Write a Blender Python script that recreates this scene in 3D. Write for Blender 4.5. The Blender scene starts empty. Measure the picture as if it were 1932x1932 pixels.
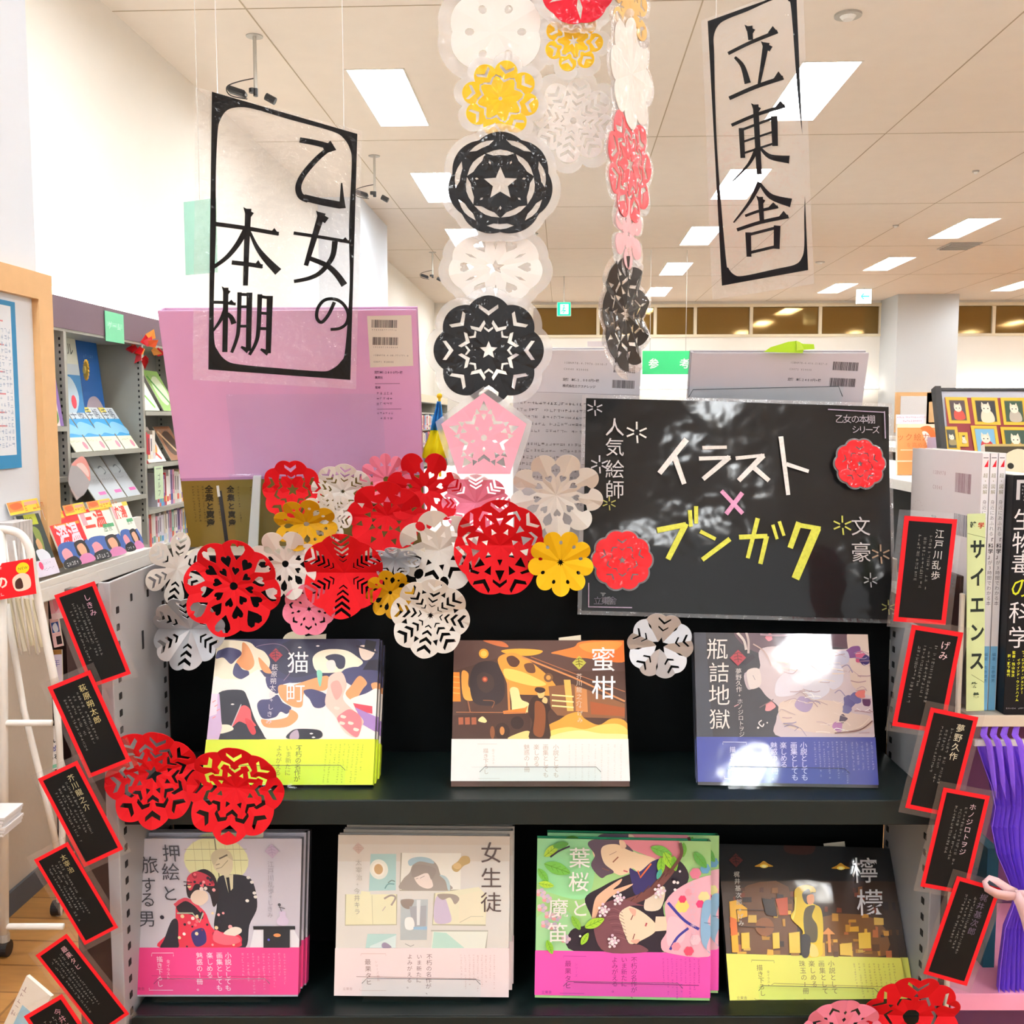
# Book display in a bookshop: front-facing picture books on a black end shelf, paper flowers, laminated signs.
WORLD_S = 0.8; EXPOSURE = 0.66; TUBE = 19.0; COVE = 8.0; CEILC = '#efe5da'
import bpy, bmesh, math, random
from math import sin, cos, pi, radians, atan2, sqrt, hypot, tan
from mathutils import Vector, Matrix
from mathutils.geometry import delaunay_2d_cdt
import numpy as np

sc = bpy.context.scene
COL = sc.collection
rnd = random.Random(7)
F = 1935.0            # focal length in pixels of the 1932 px frame
CZ = 1.45             # camera height above the shop floor
PITCH = math.atan(176 / F)

# ---------------------------------------------------------------- camera
cam_d = bpy.data.cameras.new('camera')
cam_d.sensor_width = 36.0
cam_d.lens = 36.0 * F / 1932.0
cam_d.clip_start = 0.02
cam_d.clip_end = 100
cam = bpy.data.objects.new('camera', cam_d)
COL.objects.link(cam)
cam.location = (0, 0, CZ)
cam.rotation_euler = (pi / 2 - PITCH, 0, 0)
sc.camera = cam

# ---------------------------------------------------------------- world, exposure
world = bpy.data.worlds.new('shop_fill_glow')  # even glow added as frontal fill, standing in for the unseen shop
sc.world = world
world.use_nodes = True
_bg = world.node_tree.nodes['Background']
_bg.inputs[0].default_value = (0.97, 0.985, 1.0, 1)
_bg.inputs[1].default_value = WORLD_S
sc.view_settings.view_transform = 'Standard'
sc.view_settings.look = 'None'
sc.view_settings.gamma = 1
sc.view_settings.exposure = EXPOSURE
sc.view_settings.use_curve_mapping = False
sc.cycles.use_denoising = True
sc.cycles.max_bounces = 8
sc.cycles.diffuse_bounces = 4
sc.cycles.glossy_bounces = 3
sc.cycles.transparent_max_bounces = 24
sc.cycles.sample_clamp_indirect = 6
sc.cycles.caustics_reflective = False
sc.cycles.caustics_refractive = False

# ---------------------------------------------------------------- maths
def ray(px, py):
    a = (px - 966) / F; b = -(py - 966) / F
    return Vector((a, cos(PITCH) + b * sin(PITCH), -sin(PITCH) + b * cos(PITCH)))
def P(px, py, Y):
    d = ray(px, py)
    return Vector((0, 0, CZ)) + d * (Y / d.y)
def onz(px, py, z):
    d = ray(px, py)
    return Vector((0, 0, CZ)) + d * ((z - CZ) / d.z)
AX = 0.0486
def onside(px, py, c):
    """the point of a pixel ray on the upright plane x = c + AX*y (parallel to the left wall)"""
    d = ray(px, py)
    t = c / (d.x - AX * d.y)
    return Vector((0, 0, CZ)) + d * t
def lin(c):
    c = c / 255.0
    return c / 12.92 if c <= 0.04045 else ((c + 0.055) / 1.055) ** 2.4
def hexc(h):
    if isinstance(h, (tuple, list)): return tuple(h[:3])
    h = h.lstrip('#')
    return tuple(lin(int(h[i:i + 2], 16)) for i in (0, 2, 4))

# ---------------------------------------------------------------- materials
MATS = {}
def mat(name, color='#888888', rough=0.5, spec=0.5, metal=0.0, noise=0.04, nscale=40, bump=0.0, bscale=200,
        emit=None, estr=0, coat=0.0, attr=False, trans=0.0, subsurf=0.0, backlit=0.0, coatonly=False, coatr=0.05):
    if name in MATS: return MATS[name]
    m = bpy.data.materials.new(name); m.use_nodes = True
    nt = m.node_tree; b = nt.nodes['Principled BSDF']; L = nt.links
    b.inputs['Roughness'].default_value = rough
    b.inputs['Specular IOR Level'].default_value = spec
    b.inputs['Metallic'].default_value = metal
    b.inputs['Coat Weight'].default_value = coat
    b.inputs['Coat Roughness'].default_value = coatr
    c = hexc(color)
    if attr:
        a = nt.nodes.new('ShaderNodeVertexColor'); a.layer_name = 'col'
        src = a.outputs[0]
    else:
        a = nt.nodes.new('ShaderNodeRGB'); a.outputs[0].default_value = (*c, 1); src = a.outputs[0]
    if noise > 0:
        tc = nt.nodes.new('ShaderNodeTexCoord')
        n = nt.nodes.new('ShaderNodeTexNoise'); n.inputs['Scale'].default_value = nscale; n.inputs['Detail'].default_value = 3
        L.new(tc.outputs['Object'], n.inputs['Vector'])
        mr = nt.nodes.new('ShaderNodeMapRange')
        mr.inputs[3].default_value = 1 - noise; mr.inputs[4].default_value = 1 + noise
        L.new(n.outputs[0], mr.inputs[0])
        mx = nt.nodes.new('ShaderNodeVectorMath'); mx.operation = 'SCALE'
        L.new(src, mx.inputs[0]); L.new(mr.outputs[0], mx.inputs['Scale'])
        src = mx.outputs[0]
    L.new(src, b.inputs['Base Color'])
    if bump > 0:
        tc = nt.nodes.new('ShaderNodeTexCoord')
        n = nt.nodes.new('ShaderNodeTexNoise'); n.inputs['Scale'].default_value = bscale
        L.new(tc.outputs['Object'], n.inputs['Vector'])
        bp = nt.nodes.new('ShaderNodeBump'); bp.inputs['Strength'].default_value = bump; bp.inputs['Distance'].default_value = 0.01
        L.new(n.outputs[0], bp.inputs['Height'])
        L.new(bp.outputs[0], b.inputs['Normal'])
        if coat > 0: L.new(bp.outputs[0], b.inputs['Coat Normal'])
        if coat > 0 and coatonly: nt.links.remove(b.inputs['Normal'].links[0])
    if emit:
        b.inputs['Emission Color'].default_value = (*hexc(emit), 1)
        b.inputs['Emission Strength'].default_value = estr
    if backlit > 0:                      # paper lets some light through
        tr = nt.nodes.new('ShaderNodeBsdfTranslucent'); L.new(src, tr.inputs['Color'])
        mix = nt.nodes.new('ShaderNodeMixShader'); mix.inputs[0].default_value = backlit
        out = nt.nodes['Material Output']
        L.new(b.outputs[0], mix.inputs[1]); L.new(tr.outputs[0], mix.inputs[2]); L.new(mix.outputs[0], out.inputs[0])
    MATS[name] = m
    return m

def film(name, tint='#ffffff', gloss=0.12, haze=0.08, rough=0.08, bump=0.4, bscale=60, stretch=(1, 1, 1), solid=False):
    """clear plastic film: mostly see-through, a little milky, with crinkled highlights"""
    if name in MATS: return MATS[name]
    m = bpy.data.materials.new(name); m.use_nodes = True
    nt = m.node_tree; L = nt.links; nt.nodes.remove(nt.nodes['Principled BSDF'])
    out = nt.nodes['Material Output']
    tp = nt.nodes.new('ShaderNodeBsdfTransparent'); tp.inputs[0].default_value = (*hexc(tint), 1)
    gl = nt.nodes.new('ShaderNodeBsdfGlossy'); gl.inputs['Roughness'].default_value = rough
    df = nt.nodes.new('ShaderNodeBsdfDiffuse'); df.inputs[0].default_value = (0.9, 0.9, 0.92, 1)
    tl = nt.nodes.new('ShaderNodeBsdfTranslucent'); tl.inputs[0].default_value = (0.9, 0.9, 0.92, 1)
    md = nt.nodes.new('ShaderNodeMixShader'); md.inputs[0].default_value = 0.5
    L.new(df.outputs[0], md.inputs[1]); L.new(tl.outputs[0], md.inputs[2])
    m1 = nt.nodes.new('ShaderNodeMixShader'); m1.inputs[0].default_value = haze
    L.new(tp.outputs[0], m1.inputs[1]); L.new(md.outputs[0], m1.inputs[2])
    fr = nt.nodes.new('ShaderNodeFresnel'); fr.inputs[0].default_value = 1.45
    ad = nt.nodes.new('ShaderNodeMath'); ad.operation = 'MULTIPLY_ADD'; ad.inputs[1].default_value = 0.3; ad.inputs[2].default_value = gloss - 0.012
    L.new(fr.outputs[0], ad.inputs[0])
    ge = nt.nodes.new('ShaderNodeNewGeometry'); fb = nt.nodes.new('ShaderNodeMath'); fb.operation = 'SUBTRACT'; fb.inputs[0].default_value = 1.0; L.new(ge.outputs['Backfacing'], fb.inputs[1])
    mm = nt.nodes.new('ShaderNodeMath'); mm.operation = 'MULTIPLY'; L.new(ad.outputs[0], mm.inputs[0]); L.new(fb.outputs[0], mm.inputs[1])
    m2 = nt.nodes.new('ShaderNodeMixShader')
    L.new(mm.outputs[0] if solid else ad.outputs[0], m2.inputs[0]); L.new(m1.outputs[0], m2.inputs[1]); L.new(gl.outputs[0], m2.inputs[2])
    L.new(m2.outputs[0], out.inputs[0])
    tc = nt.nodes.new('ShaderNodeTexCoord'); mp = nt.nodes.new('ShaderNodeMapping'); mp.inputs['Scale'].default_value = stretch
    n = nt.nodes.new('ShaderNodeTexNoise'); n.inputs['Scale'].default_value = bscale; n.inputs['Detail'].default_value = 4
    bp = nt.nodes.new('ShaderNodeBump'); bp.inputs['Strength'].default_value = bump; bp.inputs['Distance'].default_value = 0.01
    L.new(tc.outputs['Object'], mp.inputs[0]); L.new(mp.outputs[0], n.inputs['Vector'])
    L.new(n.outputs[0], bp.inputs['Height']); L.new(bp.outputs[0], gl.inputs['Normal'])
    MATS[name] = m
    return m

PRINT = mat('printed_matt_paper', attr=True, rough=0.5, spec=0.25, noise=0.02)
GLOSSY = mat('printed_glossy_paper', attr=True, rough=0.35, spec=0.4, noise=0.02, coat=0.25)
WRAP = mat('printed_paper_in_crinkled_film', attr=True, rough=0.3, spec=0.5, noise=0.02, coat=0.9, bump=0.05, bscale=16)
CHALK = mat('chalk_marks', attr=True, rough=0.8, spec=0.1, noise=0.25, nscale=350)
FAR = mat('distant_coloured_goods', attr=True, rough=0.5, spec=0.3, noise=0.05)
FILM = film('clear_laminate', gloss=0.08, haze=0.07, bump=0.10, bscale=40)
FILM_CR = film('crinkled_clear_laminate', gloss=0.11, haze=0.13, rough=0.12, bump=0.5, bscale=70, stretch=(.6, 1, 1))
ACRYL = film('clear_acrylic', tint='#fbffff', gloss=0.02, haze=0.0, rough=0.03, bump=0.0, solid=True)

# ---------------------------------------------------------------- objects
def link(o): COL.objects.link(o); return o
def tag(o, label=None, cat=None, group=None, kind=None):
    if label: o['label'] = label
    if cat: o['category'] = cat
    if group: o['group'] = group
    if kind: o['kind'] = kind
    return o
def thing(name, label, cat, M=None, group=None):
    o = bpy.data.objects.new(name, None); link(o)
    o.empty_display_size = 0.05
    if M is not None: o.matrix_world = M
    return tag(o, label, cat, group)
def at(v, rz=0, rx=0, ry=0):
    return Matrix.Translation(v) @ Matrix.Rotation(rz, 4, 'Z') @ Matrix.Rotation(rx, 4, 'X') @ Matrix.Rotation(ry, 4, 'Y')
def frame_from(O, U, V):
    """matrix whose local x runs along U, local y along V (made square), local z towards the viewer side"""
    u = U.normalized(); n = u.cross(V).normalized(); v = n.cross(u)
    M = Matrix.Identity(4)
    for i in range(3):
        M[i][0] = u[i]; M[i][1] = v[i]; M[i][2] = n[i]; M[i][3] = O[i]
    return M

class MB:
    """collects boxes, tubes and sheets with a colour each; build() links them as ONE mesh object"""
    def __init__(s): s.v = []; s.f = []; s.c = []
    def add(s, vs, fs, col='#ffffff'):
        n = len(s.v); s.v.extend([tuple(v) for v in vs]); c = hexc(col)
        for f in fs: s.f.append([i + n for i in f]); s.c.append(c)
        return s
    def box(s, x0, x1, y0, y1, z0, z1, col='#ffffff', bev=0.0, M=None):
        if x0 > x1: x0, x1 = x1, x0
        if y0 > y1: y0, y1 = y1, y0
        if z0 > z1: z0, z1 = z1, z0
        if bev <= 0:
            vs = [Vector((x, y, z)) for z in (z0, z1) for y in (y0, y1) for x in (x0, x1)]
            fs = [(0, 2, 3, 1), (4, 5, 7, 6), (0, 1, 5, 4), (2, 6, 7, 3), (0, 4, 6, 2), (1, 3, 7, 5)]
        else:
            b = min(bev, (x1 - x0) * .45, (y1 - y0) * .45, (z1 - z0) * .45)
            bm = bmesh.new(); bmesh.ops.create_cube(bm, size=1)
            for v in bm.verts: v.co = Vector((x0 + (v.co.x + .5) * (x1 - x0), y0 + (v.co.y + .5) * (y1 - y0), z0 + (v.co.z + .5) * (z1 - z0)))
            bmesh.ops.bevel(bm, geom=list(bm.edges), offset=b, segments=1, affect='EDGES', profile=.5)
            bm.verts.index_update(); vs = [v.co.copy() for v in bm.verts]; fs = [[v.index for v in f.verts] for f in bm.faces]; bm.free()
        if M is not None: vs = [M @ v for v in vs]
        return s.add(vs, fs, col)
    def tube(s, pts, r, col='#ffffff', n=8, closed=False, r2=None):
        pts = [Vector(p) for p in pts]; N = len(pts); vs = []; fs = []
        prev = None
        for i, p in enumerate(pts):
            if closed: t = pts[(i + 1) % N] - pts[i - 1]
            else: t = pts[min(i + 1, N - 1)] - pts[max(i - 1, 0)]
            t.normalize()
            if prev is None:
                a = Vector((0, 0, 1)) if abs(t.z) < .9 else Vector((1, 0, 0)); u = t.cross(a).normalized()
            else:
                u = (prev - t * prev.dot(t)).normalized()
            prev = u; w = t.cross(u)
            rr = r if r2 is None else r + (r2 - r) * i / (N - 1)
            for k in range(n):
                a = 2 * pi * k / n; vs.append(p + (u * cos(a) + w * sin(a)) * rr)
        for i in range(N if closed else N - 1):
            j = (i + 1) % N
            for k in range(n):
                l = (k + 1) % n; fs.append((i * n + k, i * n + l, j * n + l, j * n + k))
        if not closed: fs.append(tuple(range(n))[::-1]); fs.append(tuple((N - 1) * n + k for k in range(n)))
        return s.add(vs, fs, col)
    def prism(s, poly, z0, z1, col='#ffffff', M=None):
        n = len(poly)
        vs = [Vector((x, y, z0)) for x, y in poly] + [Vector((x, y, z1)) for x, y in poly]
        fs = [tuple(range(n))[::-1], tuple(range(n, 2 * n))] + [(i, (i + 1) % n, n + (i + 1) % n, n + i) for i in range(n)]
        if M is not None: vs = [M @ v for v in vs]
        return s.add(vs, fs, col)
    def build(s, name, m, parent=None, smooth=False, M=None, bevel=0):
        me = bpy.data.meshes.new(name)
        me.from_pydata(s.v, [], s.f); me.update()
        if smooth: me.polygons.foreach_set('use_smooth', [True] * len(me.polygons))
        ca = me.color_attributes.new('col', 'FLOAT_COLOR', 'CORNER')
        buf = []
        for p in me.polygons: buf.extend((*s.c[p.index], 1.0) * p.loop_total)
        ca.data.foreach_set('color', buf)
        me.materials.append(m)
        o = bpy.data.objects.new(name, me); link(o)
        if parent is not None: o.parent = parent
        if M is not None: o.matrix_basis = M
        if bevel > 0:
            b = o.modifiers.new('b', 'BEVEL'); b.width = bevel; b.segments = 2; b.limit_method = 'ANGLE'
        return o

# ---------------------------------------------------------------- printing on flat surfaces
_G = {}
def glyph(ch, bold=0.0):
    k = (ch, bold)
    if k in _G: return _G[k]
    c = bpy.data.curves.new('g', 'FONT'); c.body = ch; c.resolution_u = 2; c.offset = bold
    o = bpy.data.objects.new('g', c); COL.objects.link(o)
    me = bpy.data.meshes.new_from_object(o.evaluated_get(bpy.context.evaluated_depsgraph_get()))
    vs = [(v.co.x, v.co.y) for v in me.vertices]; fs = [tuple(p.vertices) for p in me.polygons]
    bpy.data.objects.remove(o); bpy.data.curves.remove(c); bpy.data.meshes.remove(me)
    if vs:
        x0 = min(v[0] for v in vs); x1 = max(v[0] for v in vs); y0 = min(v[1] for v in vs); y1 = max(v[1] for v in vs)
    else: x0 = x1 = y0 = y1 = 0
    _G[k] = (vs, fs, (x0, x1, y0, y1))
    return _G[k]

def smoothpts(pts, k=5, closed=True):
    n = len(pts); out = []
    rng = range(n) if closed else range(n - 1)
    for i in rng:
        p0 = pts[(i - 1) % n] if closed or i > 0 else pts[0]
        p1 = pts[i]; p2 = pts[(i + 1) % n]
        p3 = pts[(i + 2) % n] if closed or i + 2 < n else pts[-1]
        for j in range(k):
            t = j / k
            out.append(tuple(0.5 * (2 * p1[d] + (p2[d] - p0[d]) * t + (2 * p0[d] - 5 * p1[d] + 4 * p2[d] - p3[d]) * t * t + (3 * p1[d] - p0[d] - 3 * p2[d] + p3[d]) * t ** 3) for d in (0, 1)))
    if not closed: out.append(pts[-1])
    return out

class Art(MB):
    """flat print: shapes given in a w x h box of user units (y DOWN, origin top left), laid over a sheet of size W x H metres"""
    def __init__(s, W, H, w=100.0, h=100.0, lay=2e-5, z0=2e-5, ox=0.0, oy=0.0):
        super().__init__(); s.W = W; s.H = H; s.w = w; s.h = h; s.lay = lay; s.z = z0; s.ox = ox; s.oy = oy
    def _p(s, x, y): return (s.ox + x / s.w * s.W, s.oy + s.H - y / s.h * s.H, s.z)
    def poly(s, pts, col):
        s.add([s._p(*p) for p in pts], [tuple(range(len(pts)))], col); s.z += s.lay; return s
    def blob(s, pts, col, k=5): return s.poly(smoothpts(pts, k), col)
    def rect(s, x0, y0, x1, y1, col): return s.poly([(x0, y0), (x1, y0), (x1, y1), (x0, y1)], col)
    def disc(s, x, y, r, col, ry=None, n=24, a0=0, a1=360):
        ry = ry or r
        return s.poly([(x + r * cos(radians(a0 + (a1 - a0) * i / n)), y + ry * sin(radians(a0 + (a1 - a0) * i / n))) for i in range(n + (a1 - a0 < 360))], col)
    def line(s, pts, wd, col, wd2=None, smooth=False):
        if smooth: pts = smoothpts(pts, 5, False)
        wd2 = wd if wd2 is None else wd2
        n = len(pts); A = []; B = []
        for i, p in enumerate(pts):
            q0 = pts[max(i - 1, 0)]; q1 = pts[min(i + 1, n - 1)]
            dx = q1[0] - q0[0]; dy = q1[1] - q0[1]; L = hypot(dx, dy) or 1
            w = (wd + (wd2 - wd) * i / max(1, n - 1)) / 2
            A.append((p[0] - dy / L * w, p[1] + dx / L * w)); B.append((p[0] + dy / L * w, p[1] - dx / L * w))
        vs = [s._p(*p) for p in A + B]
        s.add(vs, [(i, i + 1, n + i + 1, n + i) for i in range(n - 1)], col); s.z += s.lay
        return s
    def ch(s, c, x, y, size, col, bold=0.0, rot=0, sx=1.0, sy=1.0):
        """one character centred on (x, y), size in user units"""
        vs, fs, (x0, x1, y0, y1) = glyph(c, bold)
        if not vs: return s
        cx, cy = (.5 if ord(c) > 0x2000 else (x0 + x1) / 2), .37
        r = radians(rot); out = []
        asp = s.W / s.w / (s.H / s.h)
        for vx, vy in vs:
            dx = (vx - cx) * size * sx; dy = -(vy - cy) * size * sy * asp
            out.append(s._p(x + dx * cos(r) - dy * sin(r), y + dx * sin(r) + dy * cos(r)))
        s.add(out, fs, col); return s
    def vtext(s, txt, x, y, size, col, step=None, bold=0.0, dx=0.0, jit=0.0, sx=1.0, sy=1.0):
        asp = s.W / s.w / (s.H / s.h)
        step = (step or size * 1.05) * asp
        for i, c in enumerate(txt):
            if c in '、。': s.ch(c, x + dx * i, y + step * i, size, col, bold)
            elif c == 'ー': s.ch(c, x + dx * i, y + step * i, size, col, bold, rot=90)
            elif c != ' ': s.ch(c, x + dx * i + rnd.uniform(-jit, jit), y + step * i, size, col, bold, sx=sx, sy=sy)
        s.z += s.lay; return s
    def htext(s, txt, x, y, size, col, step=None, bold=0.0, dy=0.0):
        for i, c in enumerate(txt): s.ch(c, x + (step or size) * i, y + dy * i, size, col, bold)
        s.z += s.lay; return s
    def scrib(s, x, y, n, size, col, vertical=True, step=None, slant=0.0):
        """writing too small to read: n little marks in a column (or a row)"""
        step = step or size * 1.15; asp = s.W / s.w / (s.H / s.h)
        for i in range(n):
            if rnd.random() < .07: continue
            cx, cy = (x + slant * i, y + step * i * asp) if vertical else (x + step * i, y + slant * i)
            h = size * asp
            for k in range(rnd.choice((2, 3, 3, 4))):
                if rnd.random() < .55:
                    yy = cy + h * rnd.uniform(-.42, .42); a = size * rnd.uniform(.25, .48)
                    pts = [(cx - a, yy - h * .05), (cx + a, yy - h * .05), (cx + a, yy + h * .05), (cx - a, yy + h * .05)]
                else:
                    xx = cx + size * rnd.uniform(-.35, .35); a = h * rnd.uniform(.2, .45)
                    pts = [(xx - size * .05, cy - a), (xx + size * .05, cy - a), (xx + size * .05, cy + a), (xx - size * .05, cy + a)]
                s.add([s._p(*p) for p in pts], [(0, 1, 2, 3)], col)
        s.z += s.lay; return s
    def barcode(s, x0, y0, x1, y1, col='#2a2630'):
        x = x0; R = random.Random(int(x0 * 31 + y0 * 7))
        while x < x1:
            w = (x1 - x0) * R.choice((.012, .012, .02, .03)); s.add([s._p(*p) for p in ((x, y0), (min(x + w, x1), y0), (min(x + w, x1), y1), (x, y1))], [(0, 1, 2, 3)], col)
            x += w + (x1 - x0) * R.choice((.01, .014, .02))
        s.z += s.lay; return s
    def build(s, name, m, parent=None, **k):
        # face every shape towards local +z
        for i, f in enumerate(s.f):
            a = 0
            for j in range(len(f)):
                p = s.v[f[j]]; q = s.v[f[(j + 1) % len(f)]]; a += p[0] * q[1] - q[0] * p[1]
            if a < 0: s.f[i] = list(f)[::-1]
        return super().build(name, m, parent, **k)
# ================================================================ THE SHOP
AL = math.atan(AX)
RU = Vector((cos(AL), -sin(AL), 0)); RV = Vector((sin(AL), cos(AL), 0))
ROOM = frame_from(Vector((0, 0, 0)), RU, RV)        # local x = u (across), y = v (along), z up
CEIL = CZ + 2.25
UL, UR, VB, VF = -2.5, 12.5, 20.2, -7.5
def room(name, mb, m, label=None, cat=None, kind='structure', parent=None, **k):
    o = mb.build(name, m, parent, **k); o.matrix_basis = ROOM if parent is None else Matrix.Identity(4)
    if parent is None: tag(o, label, cat, kind=kind)
    return o
M_CEIL = mat('painted_ceiling_board', CEILC, rough=.9, spec=.1, noise=.03, nscale=6)
M_WALL = mat('painted_wall', '#f6f2ea', rough=.85, spec=.15, noise=.02, nscale=5)
M_BLUEW = mat('cool_white_wallpaper', '#e3e9f2', rough=.85, spec=.15, noise=.02, nscale=8)
M_BEIGE = mat('beige_wallpaper', '#cdbfae', rough=.85, spec=.15, noise=.03, nscale=60)
M_GREYP = mat('grey_painted_column', '#d3d7da', rough=.8, spec=.2, noise=.02)
M_TAN = mat('tan_wood_trim', '#dcae78', rough=.55, noise=.06, nscale=25)
M_SEAM = mat('ceiling_seam', '#b9a88f', rough=.9, noise=.02)
M_TUBE = mat('fluorescent_tube', '#ffffff', emit='#f6fbff', estr=TUBE, noise=0)
M_COVE = mat('cove_tube', '#ffffff', emit='#fff6e8', estr=COVE, noise=0)
M_REFL = mat('white_reflector', '#f2f2ee', rough=.5, noise=.01)

# floor: brown wood-look planks (too far away and too little of it seen to lay singly)
m = bpy.data.materials.new('wood_floor'); m.use_nodes = True
nt = m.node_tree; L = nt.links; b = nt.nodes['Principled BSDF']; b.inputs['Roughness'].default_value = .35
tc = nt.nodes.new('ShaderNodeTexCoord'); br = nt.nodes.new('ShaderNodeTexBrick')
br.inputs['Color1'].default_value = (*hexc('#c08a4c'), 1); br.inputs['Color2'].default_value = (*hexc('#b27c40'), 1)
br.inputs['Mortar'].default_value = (*hexc('#8e5f30'), 1); br.inputs['Scale'].default_value = 1.1; br.inputs['Mortar Size'].default_value = .004
br.inputs['Brick Width'].default_value = 1.0; br.inputs['Row Height'].default_value = .14
nz = nt.nodes.new('ShaderNodeTexNoise'); nz.inputs['Scale'].default_value = 9; nz.inputs['Detail'].default_value = 6
mpn = nt.nodes.new('ShaderNodeMapping'); mpn.inputs['Scale'].default_value = (1, 6, 1)
mx = nt.nodes.new('ShaderNodeMix'); mx.data_type = 'RGBA'; mx.blend_type = 'MULTIPLY'; mx.inputs[0].default_value = .45
L.new(tc.outputs['Object'], br.inputs['Vector']); L.new(tc.outputs['Object'], mpn.inputs[0]); L.new(mpn.outputs[0], nz.inputs['Vector'])
L.new(br.outputs[0], mx.inputs[6]); L.new(nz.outputs[0], mx.inputs[7]); L.new(mx.outputs[2], b.inputs['Base Color'])
room('floor', MB().box(UL, UR, VF, VB, -.05, 0), m)

# ceiling with openings for the recessed lights
LC = [-1.22, 1.70, 4.75, 7.73, 10.7]; LR = [-6.55, -3.75, -.95, 1.85, 4.65, 7.45, 10.25, 13.05, 15.85, 18.65]; LO = [0, 0, -.35, -.5, -.5]
LW, LL, LD = .39, 1.3, .13
us = sorted([UL, UR] + [c + d for c in LC for d in (-LW / 2, LW / 2)]); vs_ = sorted([VF, VB] + [r + o_ + d for r in LR for o_ in set(LO) for d in (-LL / 2, LL / 2)])
cm = MB()
for i in range(len(us) - 1):
    for j in range(len(vs_) - 1):
        cu = (us[i] + us[i + 1]) / 2; cv = (vs_[j] + vs_[j + 1]) / 2
        if any(abs(cu - c) < LW / 2 and abs(cv - r - o_) < LL / 2 for c, o_ in zip(LC, LO) for r in LR): continue
        z = CEIL
        cm.add([(us[i], vs_[j], z), (us[i + 1], vs_[j], z), (us[i + 1], vs_[j + 1], z), (us[i], vs_[j + 1], z)], [(0, 3, 2, 1)], CEILC)
cm.box(UL, UR, VF, VB, CEIL + LD + .01, CEIL + LD + .1, CEILC)
room('ceiling', cm, M_CEIL)
# the joints of the ceiling boards
sm = MB()
for u in (-1.75, -.2, .75, 2.55, 3.9, 5.4, 6.9, 8.4): sm.box(u - .004, u + .004, VF, VB, CEIL - .002, CEIL + .001)
for v in (5.8, 8.5, 11.2, 13.9, 16.6): sm.box(UL, UR, v - .004, v + .004, CEIL - .002, CEIL + .001)
room('trim_1', sm, M_SEAM)

def make_light():
    t = thing('ceiling_light', 'recessed white fluorescent ceiling light with bright tubes', 'light', None, 'recessed ceiling lights')
    fr = MB(); w, l = LW / 2, LL / 2
    for x0, x1, y0, y1 in ((-w, -w + .012, -l, l), (w - .012, w, -l, l), (-w, w, -l, -l + .012), (-w, w, l - .012, l)): fr.box(x0, x1, y0, y1, -.004, LD)
    fr.build('housing', mat('light_housing', '#e9e2d8', rough=.6), t)
    MB().box(-w, w, -l, l, LD - .006, LD).build('reflector', M_REFL, t)
    for k in (-1, 0, 1):
        MB().tube([(k * .14, -l + .03, .075), (k * .14, l - .03, .075)], .045, n=6).build('tube', M_TUBE, t)
    return t
def copy_tree(o, parent=None, **kw):
    c = o.copy(); link(c); c.parent = parent
    for ch in list(o.children): copy_tree(ch, c)
    return c
proto = None; COLN = ['over the left aisle', 'over the middle aisle', 'over the right aisle', 'over the far right aisle', 'by the right wall']
ROWN = {7.45: 'nearest in view', 10.25: 'second from the front', 13.05: 'third from the front', 15.85: 'next to farthest', 18.65: 'farthest', 4.65: 'above the display', 1.85: 'just above the viewer', -.95: 'just behind the viewer', -3.75: 'well behind the viewer', -6.55: 'farthest behind the viewer'}
for ci, c in enumerate(LC):
    for r in LR:
        o = make_light() if proto is None else copy_tree(proto)
        proto = proto or o
        o.matrix_world = ROOM @ Matrix.Translation((c, r + LO[ci], CEIL))
        o['label'] = 'recessed fluorescent ceiling light %s, %s' % (COLN[ci], ROWN.get(r, 'above and behind the display'))
# walls
room('wall_left', MB().box(UL - .15, UL, VF, VB, 0, CEIL), M_WALL)
wb = MB()
g0, g1 = CZ + 1.62, CZ + 2.14
segs = [(-.6, 6.1), (7.5, 12.5)]          # glazed stretches of the back wall (u)
wb.box(UL, UR, VB, VB + .15, 0, g0); wb.box(UL, UR, VB, VB + .15, g1, CEIL)
wb.box(UL, -.6, VB, VB + .15, g0, g1); wb.box(6.1, 7.5, VB, VB + .15, g0, g1)
room('wall_back', wb, M_WALL)
room('wall_right', MB().box(UR, UR + .15, VF, VB, 0, CEIL), M_WALL)
M_BGLASS = mat('brown_mirror_glass', '#86682e', rough=.06, spec=.8, metal=.55, noise=.03)
M_MULL = mat('cream_mullion', '#eee3c8', rough=.6)
for k, (a, c) in enumerate(segs):
    t = thing('window_%d' % (k + 1), None, None, ROOM); t['kind'] = 'structure'
    mull = [.69, 1.79, 2.56, 3.63, 4.94] if k == 0 else [8.2, 8.9, 10.6]
    edges = [a] + mull + [c]
    for i in range(len(edges) - 1):
        MB().box(edges[i] + .03, edges[i + 1] - .03, VB + .04, VB + .06, g0, g1).build('pane', M_BGLASS, t)
    for i, e in enumerate(edges):
        MB().box(e - (.05 if i in (0, len(edges) - 1) else .03), e + .03, VB - .02, VB + .05, g0, g1).build('mullion', M_MULL, t)
    MB().box(a, c, VB - .04, VB + .05, g0 - .05, g0).build('rail', M_MULL, t)
    MB().box(a, c, VB - .04, VB + .05, g1, g1 + .06).build('head', M_MULL, t)
# column that juts from the left wall, and the grey column in the back wall
room('trim_2', MB().box(UL, -2.06, 10.6, 12.2, 0, CEIL), M_BLUEW)
room('trim_3', MB().box(6.08, 7.17, 19.2, VB, 0, CEIL), M_GREYP)
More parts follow.
